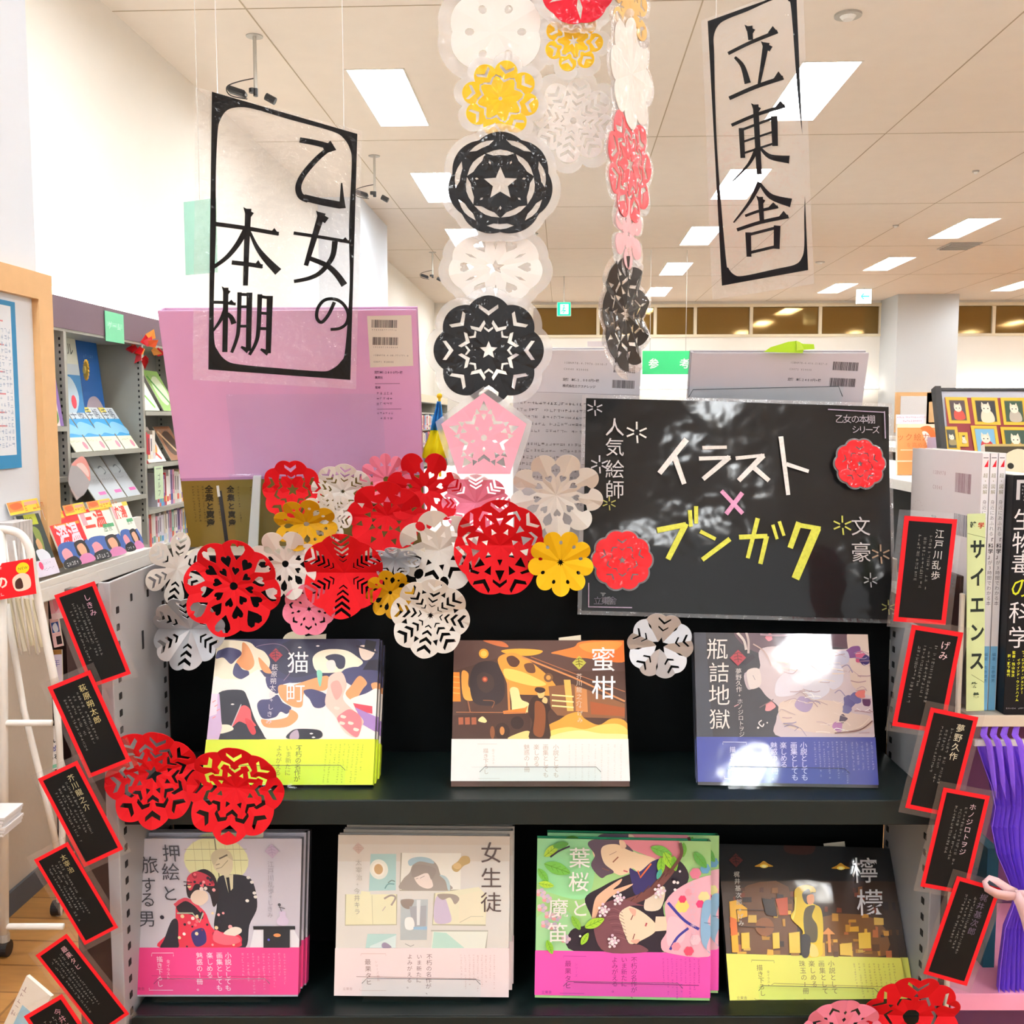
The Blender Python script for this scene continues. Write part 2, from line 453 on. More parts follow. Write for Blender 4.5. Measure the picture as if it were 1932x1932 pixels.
# tan-framed notice board on that column
t = thing('notice_board', 'distant tan-framed white notice board on the grey column', 'board', ROOM)
MB().box(6.08, 7.17, 19.12, 19.19, 1.2, 1.93).build('frame', M_TAN, t)
MB().box(6.16, 7.09, 19.1, 19.12, 1.2, 1.86).build('panel', mat('white_board', '#e6eaee', rough=.6), t)
# pier at the left with beige lower wall, cool upper wall, dark baseboard
C0 = P(60, 300, 3.2); pc = C0.x - AX * C0.y; PU = pc * cos(AL); PV = 3.2 / cos(AL) - .08
room('wall_pier', MB().box(UL, PU, VF, PV, 1.0, CEIL), M_BLUEW)
room('wall_pier_lower', MB().box(UL, PU - .004, VF, PV - .004, 0, 1.0), M_BEIGE)
room('baseboard_left', MB().box(PU - .002, PU + .008, VF, PV + .002, 0, .07), mat('grey_baseboard', '#55565a', rough=.6))
# tan-framed notice board with a blue-bordered poster on the pier
tz = P(66, 518, 3.2).z
t = thing('notice_board', 'large tan-framed white notice board at the left edge', 'board', ROOM)
f = MB(); x0, x1 = PU, PU + .03; v0 = 1.2
f.box(x0, x1, v0, PV + .035, tz - .08, tz); f.box(x0, x1, PV - .05, PV + .035, 1.02, tz - .08); f.box(x0, x1, v0, PV + .035, .98, 1.04)
f.build('frame', M_TAN, t)
MB().box(x0, x0 + .008, v0, PV - .05, 1.04, tz - .08).build('panel', mat('board_face', '#e4e8ee', rough=.7, noise=.01), t)
pz1 = P(30, 575, 3.1).z; pz0 = P(30, 880, 3.1).z
pa = Art(.62, pz1 - pz0, 62, 100)
pa.rect(0, 0, 62, 100, '#2f86b8'); pa.rect(2.5, 3, 59.5, 92, '#e9eef5')
for y in (12, 26, 42, 55, 66, 74): pa.rect(38, y, 55, y + .9, '#d98a94')
for y in range(18, 90, 4): pa.scrib(34, y, 14, 1.6, '#9fb2cc', vertical=False)
pa.disc(47, 48, 5, '#e7cf7a'); pa.rect(42, 94, 50, 98, '#ffffff')
po = pa.build('poster', PRINT); pd = onside(31, 700, pc + .012)
tag(po, 'blue-bordered poster pinned on the tan-framed board at left', 'poster')
po.matrix_world = frame_from(Vector((0, 0, 0)), RV, Vector((0, 0, 1)))
pv = onside(31, 700, pc + .012)
po.location = pv - RV * .62 + Vector((0, 0, pz0 - pv.z)) + RU * .004

# up-lights hidden on top of the wall shelves wash the walls
def cove(u0, u1, v0, v1, z, lab):
    t = thing('cove_light', lab, 'light', ROOM)
    MB().tube([(u0, v0, z + .045), (u1, v1, z + .045)], .02, n=6).build('tube', M_COVE, t)
    MB().box(min(u0, u1) - .03, max(u0, u1) + .03, min(v0, v1) - (.03), max(v0, v1) + .03, z, z + .02).build('batten', M_REFL, t)
cove(UL + .12, UL + .12, 3.7, 12, 2.0, 'strip light lying on top of the left wall shelves')
cove(-1.5, 6.0, VB - .25, VB - .25, 2.0, 'strip light on top of the shelves along the back wall')
cove(7.4, 12, VB - .25, VB - .25, 2.0, 'strip light on top of the right-hand back shelves')

# ceiling furniture -------------------------------------------------
M_METAL = mat('pale_metal', '#b8b4ac', rough=.4, metal=.3); M_BLACK = mat('black_plastic', '#1d1c1e', rough=.45)
def spot(px, py, lab):
    base = onz(px, py, CEIL); k = base.y / 6.05
    t = thing('ceiling_spotlight', lab, 'spotlight', at(base), 'black ceiling spotlights')
    MB().tube([(0, 0, -.005), (0, 0, .0)], .05, n=16).build('ceiling_plate', M_METAL, t)
    MB().tube([(0, 0, 0), (0, 0, -.30)], .011, n=8).build('pole', M_METAL, t)
    MB().tube(smoothpts3([(0, 0, -.24), (-.1, .0, -.26), (-.17, 0, -.29), (-.15, 0, -.34), (-.05, 0, -.36)]), .0035, n=5).build('cable', M_BLACK, t)
    h = MB(); h.box(-.06, .05, -.035, .035, -.355, -.32, bev=.01, M=Matrix.Rotation(radians(18), 4, 'Y'))
    h.tube([(-.02, 0, -.325), (-.02, 0, -.30)], .02, n=10); h.tube([(.06, 0, -.345), (.115, .0, -.375)], .022, n=10); h.tube([(0, 0, -.30), (0, 0, -.345)], .014, n=8)
    h.build('lamp_head', M_BLACK, t)
def smoothpts3(p, k=5):
    out = []
    a = smoothpts([(q[0], q[2]) for q in p], k, False)
    return [(x, 0, z) for x, z in a]
spot(480, 68, 'black spotlight hanging from ceiling above the left hanging sign')
spot(706, 294, 'black spotlight on pale pole in front of the wall column')
spot(816, 476, 'small distant black spotlight above the far left corner')
for px, py, lab, r in ((1600, 27, 'round smoke detector on the ceiling near top right', .075), (1547, 494, 'round ceiling detector beside the lower end of right hanging sign', .07),
                    (1841, 322, 'small sprinkler rose on the ceiling at right', .03), (1690, 425, 'small sprinkler rose below the right aisle lights', .035), (1010, 440, 'tiny sprinkler rose right of hanging paper chain', .035)):
    b0 = onz(px, py, CEIL); t = thing('ceiling_detector', lab, 'detector', at(b0))
    MB().tube([(0, 0, 0), (0, 0, -.012)], r, n=20).build('rim', M_METAL, t); MB().tube([(0, 0, -.012), (0, 0, -.03)], r * .6, n=16, r2=r * .4).build('sensor', M_REFL, t)
b0 = onz(1810, 463, CEIL)
t = thing('ceiling_vent', 'square air vent in the ceiling at right', 'vent', at(b0, -AL))
MB().box(-.2, .2, -.25, .25, -.015, 0).build('frame', M_METAL, t)
for k in range(6): MB().box(-.18, .18, -.21 + k * .08, -.19 + k * .08, -.03, -.012).build('louver', M_METAL, t)
# exit signs
def exit_sign(px, py, Y, w, green, lab):
    c = P(px, py, Y); t = thing('exit_sign', lab, 'sign', at(c, -AL))
    MB().box(-w / 2, w / 2, 0, .05, -w / 2, w / 2, bev=.006).build('case', mat('sign_case', '#e8eee8', rough=.4), t)
    a = Art(w * .92, w * .92, 100, 100)
    e = mat('lit_sign_face', attr=True, rough=.4, noise=0)
    if 'lit_done' not in MATS:
        MATS['lit_done'] = e; nt = e.node_tree; bb = nt.nodes['Principled BSDF']
        vc = [n for n in nt.nodes if n.type == 'VERTEX_COLOR'][0]
        nt.links.new(vc.outputs[0], bb.inputs['Emission Color']); bb.inputs['Emission Strength'].default_value = 1.0
    if green:
        a.rect(0, 0, 100, 100, '#12c98a'); a.rect(22, 14, 84, 88, '#f4fff8')
        a.disc(50, 26, 7, '#12c98a'); a.line([(52, 34), (44, 56), (52, 66), (44, 82)], 9, '#12c98a'); a.line([(44, 56), (30, 70)], 8, '#12c98a'); a.line([(36, 44), (50, 40), (66, 48)], 6, '#12c98a'); a.line([(50, 58), (68, 66)], 8, '#12c98a')
    else:
        a.rect(0, 0, 100, 100, '#fbfffc'); a.line([(30, 50), (86, 50)], 9, '#22c9a0'); a.line([(46, 30), (26, 50), (46, 70)], 9, '#22c9a0'); a.rect(66, 68, 84, 80, '#bfeee0')
    a.build('face', e, t, M=Matrix.Translation((-w * .46, -.002, -w * .46)) @ Matrix.Rotation(pi / 2, 4, 'X'))
    top = CEIL - c.z
    if top > w / 2: MB().tube([(0, .025, w / 2), (0, .025, top)], .008, n=6).build('hanger', M_METAL, t)
exit_sign(1064, 583, 16.5, .225, True, 'green emergency exit sign with running figure, hanging far away')
exit_sign(1631, 559, 18.0, .26, False, 'white exit sign with green left arrow, hanging far away')
# ================================================================ BLACK END-OF-AISLE DISPLAY
def homography(src, dst):
    A = []; B = []
    for (x, y), (u, v) in zip(src, dst):
        A.append([x, y, 1, 0, 0, 0, -u * x, -u * y]); B.append(u)
        A.append([0, 0, 0, x, y, 1, -v * x, -v * y]); B.append(v)
    h = np.linalg.solve(np.array(A, float), np.array(B, float))
    return lambda x, y: ((h[0] * x + h[1] * y + h[2]) / (h[6] * x + h[7] * y + 1), (h[3] * x + h[4] * y + h[5]) / (h[6] * x + h[7] * y + 1))

def clip(poly, W, H):
    def cut(ps, ins, isec):
        out = []
        for i in range(len(ps)):
            a = ps[i - 1]; b = ps[i]
            if ins(b):
                if not ins(a): out.append(isec(a, b))
                out.append(b)
            elif ins(a): out.append(isec(a, b))
        return out
    def ix(c): return lambda a, b: (c, a[1] + (b[1] - a[1]) * (c - a[0]) / (b[0] - a[0]))
    def iy(c): return lambda a, b: (a[0] + (b[0] - a[0]) * (c - a[1]) / (b[1] - a[1]), c)
    for ins, isec in ((lambda p: p[0] >= 0, ix(0)), (lambda p: p[0] <= W, ix(W)), (lambda p: p[1] >= 0, iy(0)), (lambda p: p[1] <= H, iy(H))):
        if len(poly) < 3: return []
        poly = cut(poly, ins, isec)
    return poly

class Tr(Art):
    """flat print drawn from measurements: the sheet's four corners (TL, TR, BR, BL) in measuring units set the scale, so marks land
    where they sit on the real sheet; everything stays in the plane of the sheet"""
    def __init__(s, W, H, quad, z0=2e-5, lay=1.5e-5, src=(0, 0, 1.0)):
        super().__init__(W, H, 1, 1, lay, z0)
        s.src = src; s.hm = homography(quad, [(0, H), (W, H), (W, 0), (0, 0)])
        s.W0 = W; s.H0 = H; s.w = s.h = 1.0; s.W = s.H = 1.0
    def loc(s, x, y):
        x0, y0, k = s.src
        return s.hm(x0 + x / k, y0 + y / k)
    def _p(s, x, y):
        u, v = s.loc(x, y)
        return (min(max(u, 0), s.W0), min(max(v, 0), s.H0), s.z)
    def poly(s, pts, col):
        q = clip([s.loc(*p) for p in pts], s.W0, s.H0)
        if len(q) >= 3: s.add([(u, v, s.z) for u, v in q], [tuple(range(len(q)))], col); s.z += s.lay
        return s
    def fill(s, col): s.add([(0, 0, s.z), (s.W0, 0, s.z), (s.W0, s.H0, s.z), (0, s.H0, s.z)], [(0, 1, 2, 3)], col); s.z += s.lay; return s

M_SHELF = mat('matt_black_steel', '#0d1c1c', rough=.45, spec=.4, noise=.08, nscale=60)
M_SHELF2 = mat('black_backing_panel', '#060a0b', rough=.8, spec=.15, noise=.1)
M_UP = mat('grey_painted_steel', '#a9abad', rough=.45, spec=.4, noise=.03, nscale=30)
M_SLOT = mat('slot_shadow_steel', '#17181a', rough=.8)
M_MAROON = mat('dark_brown_panel', '#2c1310', rough=.5, noise=.1)
s1 = P(966, 1506, .99).z; s2 = P(966, 1916, .985).z
XL, XR, YF, YB = -.387, .425, .985, 1.135
ztop = P(966, 1049, 1.14).z
t = thing('display_shelf', 'black end-of-aisle display shelf with grey slotted uprights holding seven picture book titles', 'shelf', at((0, 1.06, 0)))
def disp(name, mb, m):
    for i, v in enumerate(mb.v): mb.v[i] = (v[0], v[1] - 1.06, v[2])
    return mb.build(name, m, t, bevel=.0012)
disp('back_panel', MB().box(XL, XR, YB, YB + .012, .05, ztop), M_SHELF2)
for sz in (s1, s2, s2 - .36):
    disp('shelf_board', MB().box(XL + .004, XR - .004, YF, YB, sz - .021, sz).box(XL + .004, XR - .004, YF - .004, YF, sz - .024, sz + .0015), M_SHELF)
disp('base', MB().box(XL, XR, .99, YB + .3, .0, .09), M_SHELF)
pzt = P(205, 1092, 1.0).z
for sx, zt in ((XL, pzt), (XR, P(1790, 1200, 1.012).z)):
    s = -1 if sx < 0 else 1
    yf = YF if s < 0 else 1.012
    u = MB(); u.box(sx, sx + s * .004, yf - .006, YB, .05, zt, '#a9abad'); u.box(sx, sx + s * .012, yf - .008, yf - .004, .05, zt)
    u.box(sx, sx + s * .012, YB - .002, YB, .05, zt)
    disp('upright', u, M_UP)
    sl = MB(); z = .3
    while z < zt - .02:
        for y, hh in ((yf + .008, .0035), (YB - .012, .0035)):
            sl.box(sx - s * .0008, sx + s * .001, y - .0035, y + .0035, z - hh, z + hh)
        z += .0172
    if s < 0:
        for px, py, hh in ((232, 1127, .004), (260, 1119, .004), (249, 1207, .010)):
            q = P(px, py, 1.0); yy = YF + (px - 205) / 90 * (YB - YF) + .0; qz = P(px, py, yy).z
            sl.box(sx - s * .0008, sx + s * .001, yy - .0025, yy + .0025, qz - hh, qz + hh)
    o = disp('slots', sl, M_SLOT); o['kind'] = 'stuff'
# top tray behind the black panel (cream), where the big books stand
disp('top_board', MB().box(XL, XR + .01, YB + .012, 1.30, ztop - .03, ztop - .004), mat('cream_board', '#d9d0bd', rough=.5))
disp('side_board', MB().box(-.508, XL - .012, 1.15, 1.165, .0, P(150, 1108, 1.16).z), M_MAROON)
disp('side_board', MB().box(.4372, .4412, .9905, YB + .012, .0, P(1805, 1078, 1.02).z), M_MAROON)
# white edge strip of the next unit on the right
disp('edge_strip', MB().box(.4365, .441, .985, .99, .0, P(1822, 1120, .985).z), mat('cream_edge', '#d8d2c2', rough=.5))

# ---------------------------------------------------------------- books
M_PAGES = mat('page_edges', '#ece6d8', rough=.9, noise=.08, nscale=300)
def book_frame(bl, br, tl, tr, Y, H, turn=0.0):
    B0 = P(*bl, Y + turn); B1 = P(*br, Y - turn); bm_ = (B0 + B1) / 2
    tx = (tl[0] + tr[0]) / 2; ty = (tl[1] + tr[1]) / 2
    best = None
    for i in range(400):
        y = Y + .02 + i * .0005; q = P(tx, ty, y); d = abs((q - bm_).length - H)
        if best is None or d < best[0]: best = (d, q)
    V = best[1] - bm_
    return frame_from(B0, B1 - B0, V), (B1 - B0).length, (best[1] - bm_).length

def make_book(name, label, M, W, H, T, jacket, art, band=None, group=None, glossy=GLOSSY, spine=None, cat='book', spine_side=1):
    """front cover in the local plane z=0, pages behind it"""
    r = thing(name, label, cat, M, group)
    j = MB(); s = spine_side
    j.box(0, W, 0, H, -.0022, 0, jacket); j.box(0, W, 0, H, -T, -T + .0022, jacket)
    if s > 0: j.box(W - .002, W, 0, H, -T, 0, spine or jacket)
    else: j.box(0, .002, 0, H, -T, 0, spine or jacket)
    j.build('jacket', glossy, r)
    a, b = (.002, W - .002) if s > 0 else (.002, W - .003)
    MB().box(a + (.0 if s < 0 else .001), b, .0025, H - .0025, -T + .0022, -.0022).build('page_block', M_PAGES, r)
    if art is not None: art.build('cover_print', glossy, r)
    if band is not None: band.build('paper_band', glossy, r)
    return r

BD = {}
def title_book(key, label, quad, Y, H, src, draw, bandcol, jacket, drawband, copies=((.004, -.014, .003),), glossy=GLOSSY, T=.011, slip=None, bandbot=0.0, back=None):
    tl, tr, br, bl = quad
    M, W, Hh = book_frame(bl, br, tl, tr, Y, H, .0037 if key == 'bottle' else 0)
    a = Tr(W, Hh, quad, src=src); a.fill(jacket); draw(a)
    # paper band, a wrapped sheet slightly proud of the cover
    b = Tr(W, Hh, quad, z0=.0009, src=src)
    yb = a.bandtop
    l0 = b.loc(*yb[0]); l1 = b.loc(*yb[1]); zb = bandbot * Hh
    b.add([(-.0004, zb, .0009), (W + .0004, zb, .0009), (W + .0004, l1[1], .0009), (-.0004, l0[1], .0009)], [(0, 1, 2, 3)], bandcol)
    b.add([(W + .0004, zb, .0009), (W + .0004, zb, -T - .0004), (W + .0004, l1[1], -T - .0004), (W + .0004, l1[1], .0009)], [(0, 1, 2, 3)], bandcol)
    b.add([(-.0004, zb, .0009), (-.0004, l0[1], .0009), (W + .0004, l1[1], .0009), (W + .0004, l1[1], 0), (-.0004, l0[1], 0)], [(1, 2, 3, 4)], bandcol)
    b.z += .00004
    drawband(b)
    r = make_book('picture_book', label + ', front copy', M, W, Hh, T, jacket, a, b, 'face-out picture books on the black display', glossy, back or jacket)
    if slip:
        sx, kind = slip; s = MB()
        if kind > 0: s.prism([(sx + .013 * cos(pi * i / 10), Hh + .010 * sin(pi * i / 10)) for i in range(11)], -.006, -.0055, '#e9e4c8')
        s.add([(sx + .010, Hh - .01, -.0050), (sx + .034, Hh - .01, -.0050), (sx + .034, Hh + .007, -.0050), (sx + .010, Hh + .004, -.0050)], [(0, 1, 2, 3)], '#ded8c2')
        s.build('order_slip', PRINT, r)
    for i, (dx, dz, dy) in enumerate(copies):
        M2 = M @ Matrix.Translation((dx, dy, -(T + .0012) * (i + 1)))
        c = copy_tree(r); c.matrix_world = M2
        c['label'] = label + (', copy right behind' if i == 0 else ', rearmost copy')
        for chd in list(c.children):
            if chd.name.startswith('order_slip'): bpy.data.objects.remove(chd)
    # clear acrylic stand
    n = 1 + len(copies); dep = n * (T + .0012)
    e = thing('book_stand', 'clear acrylic stand under ' + label.split(' with ')[0], 'stand', M, 'clear acrylic book stands')
    x0, x1 = W * .16, W * .84
    MB().box(x0, x1, -.004, Hh * .8, -dep - .006, -dep - .004, bev=.0005).build('back_plate', ACRYL, e)
    MB().box(x0, x1, -.006, -.004, -dep - .006, .006, bev=.0005).build('ledge', ACRYL, e)
    MB().box(x0, x1, -.006, .019, .0045, .006, bev=.0005).build('lip', ACRYL, e)
    MB().tube([(x0, .014, .0053), (x0 + .005, .019, .0053), (x1 - .005, .019, .0053), (x1, .014, .0053)], .00028, n=5).build('lip_edge', mat('acrylic_edge', '#4a4f58', rough=.2, noise=0), e)
    # foot block down to the shelf
    sz = s1 if M.translation.z > s2 + .2 else s2
    Mi = M.inverted(); drop = (M @ Vector((W / 2, -.006, -.01))).z - sz
    if drop > .0005:
        f = MB(); Rw = M.to_3x3()
        c0 = M @ Vector((W / 2, -.006, -.006))
        pts = [Vector((c0.x + a, c0.y + bb, sz + cc)) for a in (-.056, .056) for bb in (-.02, .03) for cc in (.0004, drop + bb * .0 + .0)]
        vs = [Mi @ p for p in pts]
        f.add(vs, [(0, 1, 3, 2), (4, 6, 7, 5), (0, 4, 5, 1), (2, 3, 7, 6), (0, 2, 6, 4), (1, 5, 7, 3)])
        f.build('foot', ACRYL, e)
    BD[key] = (M, W, Hh)
    return r

def bandtext(b, col, cols, rcol, faint, author=None, note=None, small=True, sz=1.0):
    """cols: [(text, x, y, size)] in measuring units"""
    for tx, x, y, s, *k in cols: b.vtext(tx, x, y, s, col, step=k[0] if k else None, bold=.012)

def seal(a, x, y, r, col, c2):
    a.poly([(x, y - r), (x + r, y), (x, y + r), (x - r, y)], col)
    for k in (-.5, -.1, .3):
        a.line([(x - r * .5, y + r * k * .9), (x + r * .05, y + r * (k - .15)), (x + r * .5, y + r * k)], r * .09, c2)
    a.line([(x - r * .1, y - r * .6), (x + r * .05, y + r * .55)], r * .09, c2)

# ---- cat town cover: cream, indigo and orange shapes --------------------------------------------
def d_cat(a):
    a.bandtop = ((80, 1070), (1690, 1066)); I = '#44446e'; K = '#1f2030'; Wt = '#fdf9f2'; C = '#fbf6dc'; O = '#e7a06a'
    a.fill('#fdf9f4')
    a.blob([(200, 120), (700, 118), (1720, 120), (1725, 420), (1500, 440), (1150, 500), (900, 540), (640, 480), (420, 260), (250, 170)], '#3c3e60')
    a.blob([(900, 130), (1500, 130), (1520, 300), (1250, 400), (1000, 480), (850, 470), (700, 330)], '#35374f', 4)
    a.blob([(180, 140), (470, 150), (560, 210), (640, 250), (690, 340), (660, 430), (600, 420), (420, 520), (150, 640), (140, 560), (170, 250)], C)
    a.blob([(215, 230), (300, 205), (400, 230), (420, 270), (370, 320), (320, 360), (250, 300), (180, 310), (190, 250)], I)
    a.blob([(430, 160), (480, 190), (530, 290), (540, 370), (490, 420), (430, 400), (370, 350), (420, 270)], O)
    a.blob([(370, 350), (430, 410), (490, 430), (480, 490), (400, 500), (340, 450)], I)
    a.blob([(170, 480), (240, 500), (340, 500), (430, 500), (560, 420), (600, 430), (700, 560), (800, 600), (980, 720), (1180, 780), (1180, 990), (900, 960), (840, 1060), (640, 1064), (540, 900), (470, 640), (420, 600), (300, 620), (140, 640)], Wt)
    a.blob([(580, 300), (620, 330), (690, 410), (700, 450), (640, 440), (600, 390)], O)
    a.blob([(660, 480), (800, 500), (900, 530), (800, 560), (760, 640), (690, 600), (660, 560)], I)
    a.blob([(780, 560), (900, 560), (1000, 530), (1130, 490), (1240, 480), (1220, 600), (1100, 620), (1010, 640), (990, 760), (900, 760), (810, 700), (770, 630)], O)
    a.blob([(570, 760), (600, 700), (690, 690), (760, 650), (810, 720), (890, 770), (850, 830), (790, 810), (740, 860), (620, 870)], I)
    a.blob([(1010, 610), (1100, 600), (1230, 660), (1200, 760), (1110, 770), (1060, 690), (1020, 650)], I)
    a.blob([(610, 880), (700, 890), (850, 860), (880, 790), (950, 830), (940, 890), (850, 950), (700, 960), (630, 940)], O)
    a.blob([(210, 630), (420, 605), (480, 680), (520, 800), (560, 900), (640, 1040), (620, 1066), (200, 1066), (240, 960), (220, 800)], K)
    a.blob([(420, 760), (500, 780), (520, 880), (560, 940), (480, 930), (400, 900), (330, 950)], '#ef5a5f'); a.line([(420, 740), (330, 950)], 9, '#cfc4c8')
    a.blob([(460, 870), (520, 900), (560, 1000), (520, 1020), (470, 930)], '#c9323c')
    a.blob([(190, 940), (300, 930), (350, 970), (290, 1000), (210, 1010)], C)
    a.poly([(150, 640), (215, 640), (240, 960), (210, 1066), (80, 1066)], '#d8bfe2'); a.poly([(140, 640), (200, 640), (190, 830), (110, 860)], '#f0e4f2')
    for x, y in ((150, 720), (190, 800), (150, 870), (170, 760)): a.line([(x, y), (x + 30, y - 18)], 8, '#f39a9a')
    a.blob([(1090, 330), (1130, 260), (1240, 225), (1400, 235), (1500, 290), (1560, 360), (1400, 430), (1150, 440)], C)
    a.blob([(1370, 430), (1500, 390), (1720, 420), (1710, 520), (1600, 680), (1540, 700), (1500, 600), (1390, 520)], I)
    a.blob([(1530, 475), (1600, 540), (1560, 600), (1500, 690), (1450, 700), (1400, 640), (1450, 570)], O)
    a.blob([(1640, 550), (1700, 540), (1705, 600), (1660, 610)], O); a.blob([(1590, 640), (1700, 600), (1690, 800), (1500, 780), (1440, 700)], Wt)
    a.poly([(1470, 730), (1650, 760), (1650, 830), (1500, 800)], '#d2475a'); a.poly([(1490, 770), (1690, 860), (1680, 1000), (1560, 930)], '#a884c4')
    # tall-hatted figure
    a.blob([(1530, 200), (1600, 190), (1680, 230), (1640, 310), (1580, 330), (1540, 290)], '#f8e9da'); a.poly([(1590, 135), (1690, 155), (1670, 240), (1575, 215)], '#1b1b26'); a.line([(1500, 195), (1590, 220), (1700, 260)], 16, '#2a2a3c')
    a.poly([(1560, 420), (1620, 330), (1720, 320), (1720, 430), (1640, 420)], '#23243a')
    # woman in a pale dress
    a.blob([(1210, 300), (1300, 270), (1390, 300), (1390, 390), (1340, 410), (1290, 360)], '#33344e'); a.blob([(1225, 340), (1290, 330), (1310, 400), (1270, 440), (1225, 400)], '#fbeee6')
    a.blob([(1250, 480), (1360, 440), (1410, 560), (1380, 700), (1560, 880), (1540, 960), (1510, 1050), (1400, 1010), (1300, 850), (1210, 740), (1230, 600)], '#f8cfc0')
    a.blob([(1370, 820), (1450, 790), (1550, 880), (1510, 1045), (1400, 980), (1320, 880)], '#ef7f86'); a.blob([(1260, 560), (1330, 520), (1370, 620), (1310, 700)], '#f0a79c')
    for x, y in ((1300, 760), (1360, 840), (1430, 900), (1480, 960), (1350, 900)): a.blob([(x, y), (x + 45, y + 14), (x + 30, y + 34), (x - 6, y + 24)], '#fbe2d4', 3)
    a.blob([(1130, 430), (1180, 440), (1170, 560), (1150, 560)], '#8fd8bd'); a.blob([(880, 1000), (960, 970), (1160, 985), (1150, 1062), (860, 1062)], K); a.blob([(890, 1010), (950, 980), (960, 1062), (880, 1062)], '#b9a8b8')
    for x, y in ((970, 208), (1140, 195), (340, 740), (1080, 1015), (1100, 1050)): a.blob([(x - 18, y), (x, y - 8), (x + 18, y), (x, y + 7)], '#f6f1ee', 3)
    a.line([(560, 200), (640, 180), (760, 175), (850, 220), (900, 330), (880, 440), (820, 520)], 7, '#8a7690', smooth=True)
    seal(a, 745, 280, 66, '#a83f4c', '#3c3040')
    a.vtext('猫', 955, 350, 215, '#ffffff', bold=.0); a.vtext('町', 930, 635, 190, '#ffffff')
    a.vtext('萩原朔太郎', 735, 395, 62, '#e9e4ea', step=64, dx=-6); a.vtext('+しきみ', 705, 700, 60, '#dcd6e2', step=66, dx=-8)
def b_cat(b):
    c = '#9fb32a'
    b.vtext('不朽の名作が、', 965, 1150, 62, '#7d8c2a', step=57, bold=.01, dx=-4); b.vtext('いま新たに', 870, 1150, 58, '#8a992e', step=57, dx=-3); b.vtext('よみがえる。', 780, 1150, 58, '#8a992e', step=57, dx=-3)
    for i in range(9): b.scrib(1560 - i * 42, 1120, 16 if i % 3 else 11, 20, c, slant=-2.2)
    b.line([(860, 1330), (900, 1303), (1330, 1300), (1370, 1330)], 5, '#c8de4a')
title_book('cat', 'cat-and-lady picture book with lime green band', ((409, 1205), (717, 1206), (703, 1481), (381, 1481)), 1.02, .153, (370, 1180, 4.954), d_cat, '#dcf23a', '#f4efe2', b_cat,
           copies=((.0015, 0, .0015), (.003, 0, -.001)), slip=(.082, 1), back='#15161c')

